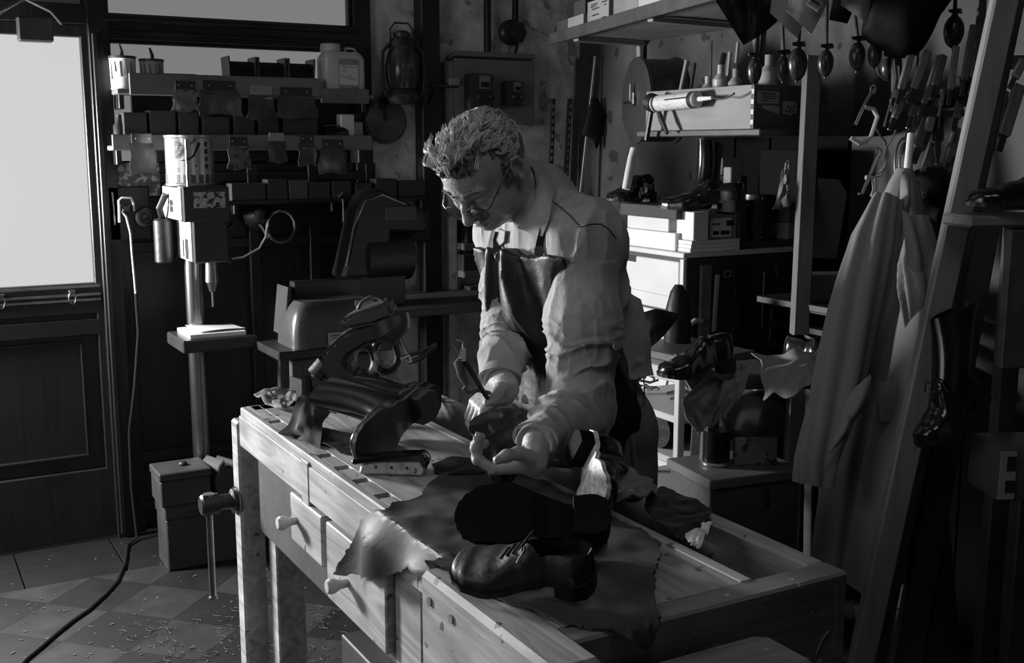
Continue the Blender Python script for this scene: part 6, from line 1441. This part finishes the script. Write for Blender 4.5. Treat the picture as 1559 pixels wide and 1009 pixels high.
s = SDF(); s.ball((0, 0, 0), (.075, .085, .12), .03); s.ball(tuple(RV*.06+Vector((0, 0, .05))), (.04, .06, .08), .04); s.ball(tuple(-RV*.05+Vector((0, 0, -.03))), (.03, .05, .07), .03); s.disp = lambda p: folds(p, 18, 18, 8, .008, 4)
V, Q = s.mesh(.006); bagm = M('matt_black_leather', .006, .7, noise=(10, .4), bump=(40, .2), spec=.12); obj('bag_body', np_mesh('bag', [(V, Q)], bagm), bagm, bag); b = B(); b.tube([(-.03, 0, .1), (-.02, 0, RZ-c.z-.02), (.02, 0, RZ-c.z-.02), (.03, 0, .1)], .006, 8); obj('strap', b, dullleather, bag)
# rack of hand tools
palewood = M('tool_handle_wood', .17, .5, noise=(8, .4), grain=((1, 1, .15), 30, .4)); dimtool = M('dim_tool_wood', .09, .5, noise=(8, .4))
k0, k1 = Pd(1345, 150, 2.62), Pd(1500, 118, 2.62)
t = thing('tool_rack', 'dark slotted rack boards holding the slanted hand tools', 'rack', (k0+k1)/2); o0 = Vector(t.location)
for (x0, y0, x1, y1, h) in ((1363, 141, 1384, 147, .02), (1379, 144, 1406, 152, .028), (1398, 165, 1425, 176, .03), (1437, 142, 1486, 141, .022), (1453, 126, 1492, 124, .026), (1420, 176, 1462, 172, .015)): b = B(); b.bar(Pd(x0, y0, 2.5)-o0, Pd(x1, y1, 2.5)-o0, .05, h, .002); obj('rack_board', b, blackiron, t)
b = B(); b.bar(Pd(1365, 141, 2.55)-o0, Pd(1365, -60, 2.55)-o0, .02, .02); obj('rack_upright', b, darkwood, t); b = B(); b.bar(Pd(1490, 124, 2.55)-o0, Pd(1496, -60, 2.55)-o0, .02, .02); obj('rack_upright', b, darkwood, t)
b = B(); b.bar(Pd(1355, 160, 2.54)-o0, Pd(1500, 150, 2.54)-o0, .012, .03, .002); obj('cross_bar', b, darkwood, t)
TL = [(1372, 136, 1391, 68, 9, palewood, 'chisel', 'pale flat-handled chisel, leftmost in the tool rack'), (1391, 135, 1413, 78, 9, palewood, 'chisel', 'second pale flat-handled chisel in the tool rack'), (1407, 158, 1431, 85, 8, dimtool, 'rasp', 'long dim rasp third in the tool rack'), (1447, 136, 1456, 70, 8, palewood, 'file', 'upright grey file handle in the right half of the tool rack'), (1468, 122, 1483, 38, 9, dimtool, 'hammer', 'tall dim hammer handle beside the leaning post'), (1481, 119, 1492, 64, 8, dimtool, 'spoon_tool', 'rounded spoon-shaped handle beside the leaning post'),
      (1379, 218, 1396, 178, 8, dimtool, 'knife', 'dark blade handle, leftmost of the lower tool row'), (1398, 226, 1416, 180, 15, dimtool, 'burnisher', 'wide flat wooden burnisher in the lower tool row'), (1444, 250, 1460, 196, 13, dimtool, 'pincer', 'thick dark tool with a lit edge in the lower tool row'), (1470, 207, 1480, 160, 6, card, 'bone_folder', 'thin pale folder in the lower row beside the leaning post'), (1404, 262, 1419, 218, 7, palewood, 'awl', 'pale slanted handle pointing at the coat hook'), (1428, 214, 1430, 176, 12, blackiron, 'stamp', 'dark square stamp in the middle of the lower tool row'), (1362, 180, 1374, 152, 8, palewood, 'short_handle', 'short pale handle below the left of the tool rack'), (1432, 160, 1436, 140, 5, card, 'creaser', 'tiny pale creaser between the rack boards')]
TL += [(1413, 200, 1426, 150, 10, palewood, 'paring_tool', 'pale-handled tool between the upper and lower rows of the rack'), (1456, 180, 1464, 146, 10, dimtool, 'gouge', 'dim gouge below the right rack board'), (1388, 178, 1396, 152, 9, dimtool, 'scriber', 'dim scriber hanging just under the left rack board'), (1424, 130, 1437, 84, 9, dimtool, 'gauge', 'dim flat gauge in the middle of the rack'), (1514, 208, 1530, 138, 10, dimtool, 'scraper', 'dim scraper hanging to the right of the pine post'), (1528, 206, 1552, 130, 14, palewood, 'batten_rule', 'pale wooden rule hanging right of the pine post'), (1545, 118, 1558, 92, 10, card, 'tool_tip', 'pale tool tip at the right edge above the wooden rule')]
rk = Pd(1545, 95, 2.52); single('rack_plank', B().box((0, 0, 0), (.16, .03, .03), None, .003), darkwood, 'dark short rack plank right of the pine post holding the wooden rule', 'rack', rk+Vector((0, 0, .0)), R(-29))
for x0, y0, x1, y1, w, m, nm, l in TL:
    p, q = Pd(x0, y0, 2.47), Pd(x1, y1, 2.5); W_ = w*1.3/1700*2.5; t = thing(nm, l, 'tool', (p+q)/2, 0, 'hand tools in the rack'); c = Vector(t.location)
    b = B(); b.bar(p-c, q-c, W_, W_*.6, .003, _f); obj('handle', b, m, t)
    e = (p-q).normalized(); b = B(); b.bar(p-c, p-c+e*.04, W_*.6, W_*.25, .001, _f); obj('blade', b, steel if nm not in ('bone_folder', 'creaser') else m, t)
# clamps, wires, rings
def gclamp(pts, scr, l, d=2.5):
    t = thing('c_clamp', l, 'clamp', Pd(*pts[0], d)); o0 = Vector(t.location); b = B(); b.tube([Pd(x, y, d)-o0 for x, y in pts], .0085, 8, True, .6, tuple(_f)); obj('frame', b, enamel, t); b = B(); b.tube([Pd(x, y, d)-o0 for x, y in scr], .0035, 8); obj('screw', b, steel, t); e = Pd(*scr[0], d)-o0; b = B(); b.tube([e+Vector((math.cos(a)*.008, 0, math.sin(a)*.01)) for a in np.linspace(0, 2*PI, 12)], .002, 6); obj('ring', b, steel, t); return t
gclamp([(1316, 163), (1330, 166), (1336, 178), (1326, 208), (1318, 216), (1308, 218), (1295, 210)], [(1329, 136), (1320, 152), (1310, 172), (1302, 190)], 'upper grey C-clamp hanging left of the tool rack')
gclamp([(1318, 270), (1330, 270), (1332, 288), (1328, 297), (1336, 303), (1344, 298)], [(1338, 232), (1326, 262), (1320, 276), (1313, 294), (1307, 295)], 'lower grey C-clamp hanging beside the top of the coat')
b = B(); b.tube([Pd(x, y, 2.52) for x, y in ((1335, 196), (1340, 206), (1347, 214), (1350, 226), (1346, 246), (1340, 268), (1334, 268))], .0025, 6); b.tube([Pd(x, y, 2.52) for x, y in ((1364, 198), (1358, 212), (1350, 222), (1352, 236), (1345, 256), (1338, 262))], .0025, 6); single('wire_pliers', b, steel, 'thin bright wire pliers hanging beside the coat hook', 'pliers')
for k, (pts, l) in enumerate((([(1361, 92), (1364, 120), (1358, 150), (1346, 193)], 'long pale wire hanging left of the first chisel'), ([(1368, 100), (1370, 130), (1362, 165), (1355, 186), (1359, 180)], 'hooked pale wire beside the long wire'), ([(1335, 103), (1338, 113), (1350, 122)], 'short bent wire below the hanging bulbs'))): b = B(); b.tube([Pd(x, y, 2.53) for x, y in pts], .003, 6); single('wire', b, steel, l, 'wire')
for k, (x, l) in enumerate(((1362, 'leftmost dark cutting ring behind the coat hook'), (1369, 'middle dark cutting ring behind the coat hook'), (1377, 'right dark cutting ring behind the coat hook'))): b = B(); b.tube([Pd(x+16+16*math.cos(a), 250-40*math.sin(a), 2.56) for a in np.linspace(1.0, 4.2, 18)], .003, 6); single('cutting_ring', b, steel, l, 'ring', group='cutting rings')
b = B(); b.tube([Pd(1387, 204, 2.44), Pd(1384, 232, 2.43), Pd(1381, 264, 2.42)], .008, 12); single('bright_peg', b, whitepaint, 'bright pale peg just above the hanging coat', 'peg')
# the coat
CT = thing('coat', 'long grey work coat with folded sleeve hanging in front of the leaning posts', 'coat', Pd(1378, 262, 2.4)); o0 = Vector(CT.location)
coatm = M('grey_drill_cloth', .2, .8, noise=(6, .15), bump=(150, .12))
LTAB = [(256, 1366), (275, 1355), (320, 1336), (400, 1312), (500, 1292), (600, 1275), (700, 1256), (800, 1244), (872, 1238)]; RTAB = [(256, 1388), (275, 1398), (320, 1407), (400, 1420), (450, 1424), (520, 1412), (600, 1398), (700, 1386), (800, 1376), (872, 1366)]
def lin(x, tab):
    for (a, va), (c, vc) in zip(tab, tab[1:]):
        if x <= c: return va+(vc-va)*max(0, min(1, (x-a)/(c-a)))
    return tab[-1][1]
def coatf(u, v):
    y = 256+616*v; a = 2*PI*u; l, r_ = lin(y, LTAB), lin(y, RTAB); m, h = (l+r_)/2, (r_-l)/2
    fl = (math.sin(5*a+1.2+2.2*v)*.15+math.sin(9*a+4*v+.5)*.09+math.sin(3*a-2*v)*.10)*min(1, v*4)
    dpt = .02+.085*min(1, v*2.2); px = m+h*math.cos(a)*(1+fl*.4)
    return P(px, y, d=2.38+.02*v)-o0+FHv*(dpt*math.sin(a)*(1+1.6*fl))
b = B(); b.grid(coatf, 110, 60, 0, True); obj('body', b, coatm, CT, ang=80)
def tubepx(pts, rs, fl, seed, n=26, m=54, fo=.22):
    pts = [P(x, y, d=d)-o0 for x, y, d in pts]
    def at(v):
        s_ = v*(len(pts)-1); i = min(int(s_), len(pts)-2); t_ = s_-i; return pts[i].lerp(pts[i+1], t_), rs[i]+(rs[i+1]-rs[i])*t_, (pts[i+1]-pts[i]).normalized()
    def f(u, v):
        c, r_, t_ = at(v); x = RV-t_*RV.dot(t_); x.normalize(); y = t_.cross(x); a = 2*PI*u; k = 1+fo*math.sin(4*a+seed+5*v)*.5+fo*.5*math.sin(7*a+9*v+seed); return c+x*(r_*k*math.cos(a))+y*(r_*fl*k*math.sin(a))
    b = B(); b.grid(f, m, n, .003, True); return b
sl = obj('sleeve', tubepx([(1352, 300, 2.31), (1332, 370, 2.28), (1305, 470, 2.26), (1283, 560, 2.25), (1262, 640, 2.24), (1244, 700, 2.235), (1238, 738, 2.235)], [.026, .044, .050, .050, .046, .040, .036], .55, 1), coatm, CT)
obj('sleeve', tubepx([(1398, 330, 2.32), (1402, 400, 2.29), (1398, 450, 2.28), (1388, 500, 2.29)], [.02, .04, .034, .012], .5, 4), coatm, CT)
def cpatch(quad, d, nm, bulge=.012):
    q = [P(x, y, d=d+dd)-o0 for x, y, dd in quad]; b = B(); b.grid(lambda u, v: q[0].lerp(q[1], u).lerp(q[3].lerp(q[2], u), v)-FHv*bulge*math.sin(PI*u)*math.sin(PI*v), 10, 10, .004); return obj(nm, b, coatm, CT)
cpatch([(1294, 598, 0), (1325, 570, .0), (1325, 606, .0), (1262, 690, 0)], 2.215, 'pocket_flap', .02); cpatch([(1285, 640, .0), (1294, 632, 0), (1294, 655, 0), (1258, 695, 0)], 2.19, 'belt_end', .008); cpatch([(1336, 582, 0), (1370, 574, .0), (1374, 640, .0), (1340, 640, 0)], 2.27, 'pocket', .006)
cpatch([(1372, 262, 0), (1386, 264, 0), (1384, 318, -.02), (1370, 330, -.02)], 2.33, 'collar', .02); cpatch([(1374, 320, 0), (1390, 330, 0), (1416, 440, .02), (1386, 448, .02)], 2.265, 'lapel', .02)
b = B(); b.tube([P(1380, 258, d=2.42), P(1381, 262, d=2.46), P(1380, 256, d=2.56)], .007, 8); single('coat_hook', b, blackiron, 'black hook behind the collar of the hanging coat', 'hook')
# leaning posts
def lean_post(p, q, w, h, mat, label):
    dq = (p-q).normalized(); fl = q-dq*((q.z-.002)/dq.z); b = B(); b.bar(fl, p, w, h, .004, _f); return single('leaning_post', b, mat, label, 'post')
pA, pB = P(1538, -40, d=2.1), P(1330, 920, d=2.22); lean_post(pA, pB, .048, .03, M('pine_post', .2, .6, noise=(4, .3), grain=((1, 1, .07), 26, .4)), 'long pale pine post leaning across the right of the picture')
lean_post(P(1552, -30, d=2.17), P(1352, 920, d=2.29), .03, .03, darkwood, 'dark post leaning just behind the pale pine post')
lean_post(P(1505, 300, d=2.3), P(1395, 920, d=2.36), .06, .03, darkwood, 'short dark plank leaning behind the two long posts')
sheet('dark_cloth', [(1396, 640, .02), (1432, 640, 0), (1466, 1060, -.05), (1370, 1060, 0)], 2.42, M('dark_drill_cloth', .05, .85, noise=(6, .2)), 'dark cloth hanging down behind the leaning posts at the floor', 'cloth', .004, .05)
# black things hung right of the coat
c = Pd(1424, 285, 2.5); t = thing('leather_uppers', 'bundle of black leather uppers with bright studs hung between coat and pine post', 'leather bundle', c)
s = SDF(); s.ball(tuple(-RV*.02+Vector((0, 0, -.01))), (.055, .06, .05), .03); s.ball(tuple(RV*.035+Vector((0, 0, .0))), (.04, .06, .075), .03); s.cone(tuple(-RV*.05+Vector((0, 0, -.02))), tuple(RV*.03+Vector((0, 0, -.05))), .02, .04, .02); s.disp = lambda p: folds(p, 22, 22, 14, .008, 9)
V, Q = s.mesh(.006); obj('uppers_body', np_mesh('uppers', [(V, Q)], dullleather), dullleather, t)
for x, y in ((1383, 294), (1383, 300), (1404, 294), (1404, 300), (1425, 250)): q = Pd(x, y, 2.42)-c; b = B(); b.cyl(q, q-FHv*.004, .0025, None, 10); obj('stud', b, brightsteel, t)
b = B(); b.tube([(0, 0, .05), (.0, 0, .16)], .004, 6); obj('cord', b, blackcable, t)
b = B(); b.tube([P(1436, 270, d=2.53), P(1432, 340, d=2.53), P(1436, 430, d=2.53), P(1425, 500, d=2.53)], [.04, .055, .05, .03], 14, True, .5); single('hanging_apron', b, dullleather, 'black leather bundle hanging in the shade between coat and posts', 'leather bundle')
# right shelf with its shoe, boards and lower table
sp, sq = P(1476, 340, d=2.02), P(1645, 334, d=2.05); w = (sq-sp).normalized(); nn = Vector((-w.y, w.x, 0)); rz = math.atan2(w.y, w.x)
t = thing('side_shelf', 'thick pale shelf board at the right edge with a black shoe on it', 'shelf', (sp+sq)/2+nn*.05, rz); ln = (sq-sp).length
obj('shelf_board', B().box((0, 0, 0), (ln, .10, .022), None, .005), M('knotty_board', .2, .6, noise=(7, .4), grain=((.12, 1, 1), 20, .5)), t); lg = B(); zz = t.location.z
for x in (.35, .75): bxs(lg := B(), -ln/2+ln*x+.05, -ln/2+ln*x+.09, .02, .05, -zz+.001, -.011); obj('support', lg, darkwood, t)
top = zz+.0115; a = P(1480, 322, d=2.06); shoe('black shoe on the pale shelf at the right edge, toe to the left', Vector((a.x, a.y, top))+w*.27, rot=(0, 0, rz+PI), L=.28, laces=False, wk=1.05)
p = P(1590, 352, d=2.0); b = B().box((0, 0, -.125), (.14, .02, .25), None, .002); single('marbled_board', b, M('marbled_board', .07, .5, noise=(14, .9), bump=(20, .2)), 'marbled dark board hanging under the pale shelf at the right edge', 'board', (p.x-.0, p.y, top-.024), rz)
# boot hung in front
t = thing('boot', 'laced glossy black boot hanging toe down-left under the pale shelf', 'boot', P(1500, 606, d=2.08), 0, None, axes_rot(-RV*.80-Vector(_u)*.55-FHv*.25, Vector(_u)*.8-RV*.55-FHv*.1)); shoe_parts(t, L=.165, kind='boot', shaft=.12, laces=True, lean=.75, wk=.85, srad=.75)
sheet('white_card', [(1441, 548, 0), (1460, 532, 0), (1452, 588, 0), (1434, 600, 0)], 2.13, card, 'pale card stuck behind the toe of the hanging laced boot', 'card', .002, .0)
a = P(1492, 792, d=1.9)+Vector(_r)*.16; t = thing('side_table', 'low table with a pale cloth-covered top at the right edge', 'table', (a.x+.28, a.y-.02, 0), R(-29)); z = a.z
obj('table_top', B().box((0, 0, z-.012), (.52, .34, .024), None, .004), M('cloth_top', .13, .7, noise=(14, .4)), t)
for x in (-.22, .22):
    for y in (-.13, .13): obj('leg', B().box((x, y, (z-.025)/2), (.04, .04, z-.027), None, .003), darkwood, t)
p = P(1545, 735, d=2.02); t = thing('plastic_crate', 'grey plastic crate with handle slots on the low table at the right edge', 'crate', (p.x+.03, p.y+.02, z+.0005), R(-25)); obj('crate_body', B().box((0, 0, .05), (.13, .12, .10), None, .012, 2), M('grey_plastic', .06, .4), t); b = B(); b.box((-.045, -.061, .072), (.016, .003, .026), None, 0); b.box((-.045, -.061, .03), (.018, .003, .022), None, 0); obj('handle_slot', b, ink, t)
obj('pale_edge', B().box((-.05, -.0605, .05), (.03, .0015, .088), None, .0005), card, t)
# ---------------------------------------------------------------- rack, stand and hides behind the man
t = thing('white_rack', 'white open rack with bright front edges behind the man\'s hip', 'rack', (2.0, 2.53, 0)); wm = M('rack_paint', .42, .5, noise=(8, .2))
for z in (.88, .76, .64, .40): obj('rack_shelf', B().box((0, 0, z), (.30, .36, .036 if z == .88 else .02), None, .003), wm, t)
for x, y in ((-.14, -.17), (.14, -.17), (-.14, .17), (.14, .17)): obj('rack_leg', B().box((x, y, .44), (.022, .022, .88), None, .002), wm, t)
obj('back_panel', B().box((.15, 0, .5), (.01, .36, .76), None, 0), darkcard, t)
for k, (y, z, l) in enumerate(((2.46, .77, 'shiny tangle of scrap metal on the upper level of the white rack'), (2.60, .77, 'second heap of dark scrap on the white rack'))):
    b = B(); rr = random.Random(k)
    for _ in range(14): a = rr.uniform(0, 6); q = Vector((rr.uniform(-.12, .05), rr.uniform(-.06, .06), .012+rr.uniform(0, .04))); b.tube([q, q+Vector((.04*math.cos(a), .04*math.sin(a), rr.uniform(0, .02)))], .004, 6)
    o = single('metal_scrap', b, steel, l, 'scrap', (2.0, y, z)); o['kind'] = 'stuff'
single('leather_roll', B().tube([(-.1, 0, .05), (.1, .04, .05)], .05, 16, True, .9), dullleather, 'black leather roll on the lower level of the white rack', 'leather roll', (1.98, 2.48, .651))
single('drawer_box', B().box((0, 0, .06), (.2, .26, .12), None, .003), card, 'grey card box with an oval handle hole on the bottom level of the white rack', 'box', (1.99, 2.53, .411))
sheet('dark_flap', [(968, 480, .1), (998, 470, .1), (1036, 478, .1), (975, 538, .1)], 3.0, dullleather, 'dark leather flap standing on the white rack against the pale drawers', 'leather', .004, .03)
single('board', B().box((0, 0, .012), (.24, .3, .022), (0, 0, R(6)), .002), darkwood, 'flat dark board lying on top of the white rack', 'board', (2.02, 2.53, .8985))
# the last that throws its shadow on the drawers is a wooden form on the rack
t = thing('shoe_last', 'dark wooden shoe last standing on the white rack in front of the pale drawers', 'shoe last', (2.05, 2.62, .9225)); b = B().lathe([(0, 0), (.04, 0), (.042, .04), (.036, .10), (.024, .15), (.012, .17), (0, .172)], 22); obj('last_body', b, dullleather, t)
# cobbler's stand with hides thrown over it
ST = (1.985, 2.165); sz_ = .93
t = thing('work_stand', 'dark wooden stand with splayed legs under the draped hides', 'stand', (ST[0], ST[1], 0), R(-29)); obj('stand_top', B().box((0, 0, sz_-.02), (.34, .19, .04), None, .005), darkwood, t)
for x in (-.15, .15):
    for y in (-.07, .07): b = B(); b.bar((x*1.2, y*1.2, 0), (x, y, sz_-.04), .035, .035); obj('leg', b, M('stand_leg_wood', .1, .6) if False else dimwood, t)
curl('hide_piece', [P(1030, 540, d=2.78), P(1052, 536, d=2.80), P(1080, 540, d=2.82), P(1105, 541, d=2.84)], [P(1034, 570, d=2.72), P(1050, 588, d=2.70), P(1070, 592, d=2.72), P(1098, 585, d=2.76)], 'grey hide with a rolled pale edge at the left of the stand', greyleather)
curl('hide_strip', [P(1078, 570, d=2.72), P(1055, 588, d=2.70), P(1038, 612, d=2.69), P(1046, 636, d=2.70), P(1062, 662, d=2.70)], [P(1104, 582, d=2.74), P(1096, 590, d=2.73), P(1092, 612, d=2.72), P(1090, 628, d=2.71), P(1080, 650, d=2.70)], 'pale curled hide strip hanging in a loop left of the stand', palehide if 0 else greyleather)
curl('hide_strip', [P(1120, 552, d=2.72), P(1104, 575, d=2.70), P(1094, 610, d=2.69), P(1082, 648, d=2.69)], [P(1148, 560, d=2.72), P(1132, 592, d=2.70), P(1110, 625, d=2.69), P(1084, 652, d=2.69)], 'broad grey hide strip falling diagonally across the stand', greyleather)
curl('hide_piece', [P(1150, 540, d=2.74), P(1190, 537, d=2.75), P(1230, 536, d=2.76), P(1262, 540, d=2.77)], [P(1164, 607, d=2.66), P(1195, 601, d=2.63), P(1228, 584, d=2.60), P(1254, 592, d=2.64)], 'large pale grey hide hanging over the right of the stand with an upturned edge', M('light_hide', .3, .55, noise=(6, .15), bump=(40, .15)), .003, .012)
shoe('glossy black shoe lying on the left hide of the stand', P(1116, 566, d=2.72)+Vector((0, 0, .005)), rot=axes_rot(-RV*.95-FHv*.2+Vector((0, 0, -.08)), (0, 0, 1)), L=.19, laces=False, hole=False)
shoe('dark blunt boot standing on the stand above the right hide', Vector((ST[0], ST[1], sz_+.001))+RV*.06, rot=axes_rot(RV*.5-FHv*.8, (0, 0, 1)), L=.24, laces=True, wk=1.2, name='ankle_boot')
s = SDF(); c = P(1150, 628, d=2.88); s.ball((0, 0, 0), (.075, .07, .055), .02); s.cone((-.05, 0, -.04), (.06, 0, -.045), .03, .03, .03); s.disp = lambda p: folds(p, 16, 16, 16, .006, 2)
V, Q = s.mesh(.006); o = single('cloth_bag', B(), M('grey_canvas', .09, .8, noise=(8, .3)), 'grey canvas bag with stitched seams under the right hide', 'bag', c); o.data = np_mesh('bag', [(V, Q)], M('grey_canvas_body', .09, .8, noise=(8, .3)))
CZ = P(1120, 705, d=2.85).z
t = thing('tool_crate', 'dark wooden crate with a pale lit lid edge in front of the stand', 'crate', (P(1118, 720, d=2.85).x, P(1118, 720, d=2.85).y, 0), R(-8)); obj('crate_body', B().box((0, 0, (CZ-.025)/2), (.26, .2, CZ-.026), None, .004), darkwood, t); obj('lid', B().box((0, 0, CZ-.012), (.275, .215, .025), None, .003), M('lid_wood', .1, .6, noise=(6, .3)), t); obj('side_board', B().box((-.131, 0, CZ*.62), (.006, .12, .18), None, .001), M('lid_wood_b', .09, .6), t); obj('latch', B().box((.03, -.102, CZ-.06), (.02, .006, .05), None, .001), steel, t)
p = P(1100, 655, d=2.85); t = thing('tin', 'black tin with a bright lit rim on the crate', 'tin', (t.location.x-.045, t.location.y+.02, CZ+.0008)); obj('tin_body', B().lathe([(0, 0), (.035, 0), (.035, .09), (0, .09)], 26), blackleather, t); obj('rim', B().lathe([(.034, .0), (.0375, .002), (.0375, .008), (.035, .01)], 26), brightsteel, t)
single('torn_label', B().box((0, 0, .035), (.11, .02, .07), None, .002), M('torn_label', .2, .7, noise=(20, .7), spots=(30, .6, .2)), 'torn pale printed packet standing on the crate beside the tin', 'packet', (t.location.x+.085, t.location.y-.05, CZ+.0008), R(-25))
# ---------------------------------------------------------------- light: day through the door glass and through the window on the left, with a fill added overhead
def area(name, loc, target, sx, sy, power, spread=180):
    l = bpy.data.lights.new(name, 'AREA'); l.shape = 'RECTANGLE'; l.size = sx; l.size_y = sy; l.energy = power; l.spread = R(spread)
    o = bpy.data.objects.new(name, l); COL.objects.link(o); o.location = loc
    o.rotation_euler = (Vector(target)-Vector(loc)).to_track_quat('-Z', 'Z').to_euler(); return o
area('daylight_door', (-.45, 4.30, 1.36), (1.3, 1.9, .95), .45, .45, 160)
area('daylight_window', (X0-.03, 1.75, 1.6), (1.2, 1.9, 1.1), 1.9, 1.2, 15)
area('overhead_fill', (.9, 1.0, 2.72), (1.15, 1.7, 1.1), .7, .7, 2.2, 120)  # soft fill added from above
wd = bpy.data.worlds.new('world'); SC.world = wd; wd.use_nodes = True
wd.node_tree.nodes['Background'].inputs[0].default_value = (.01, .01, .01, 1)
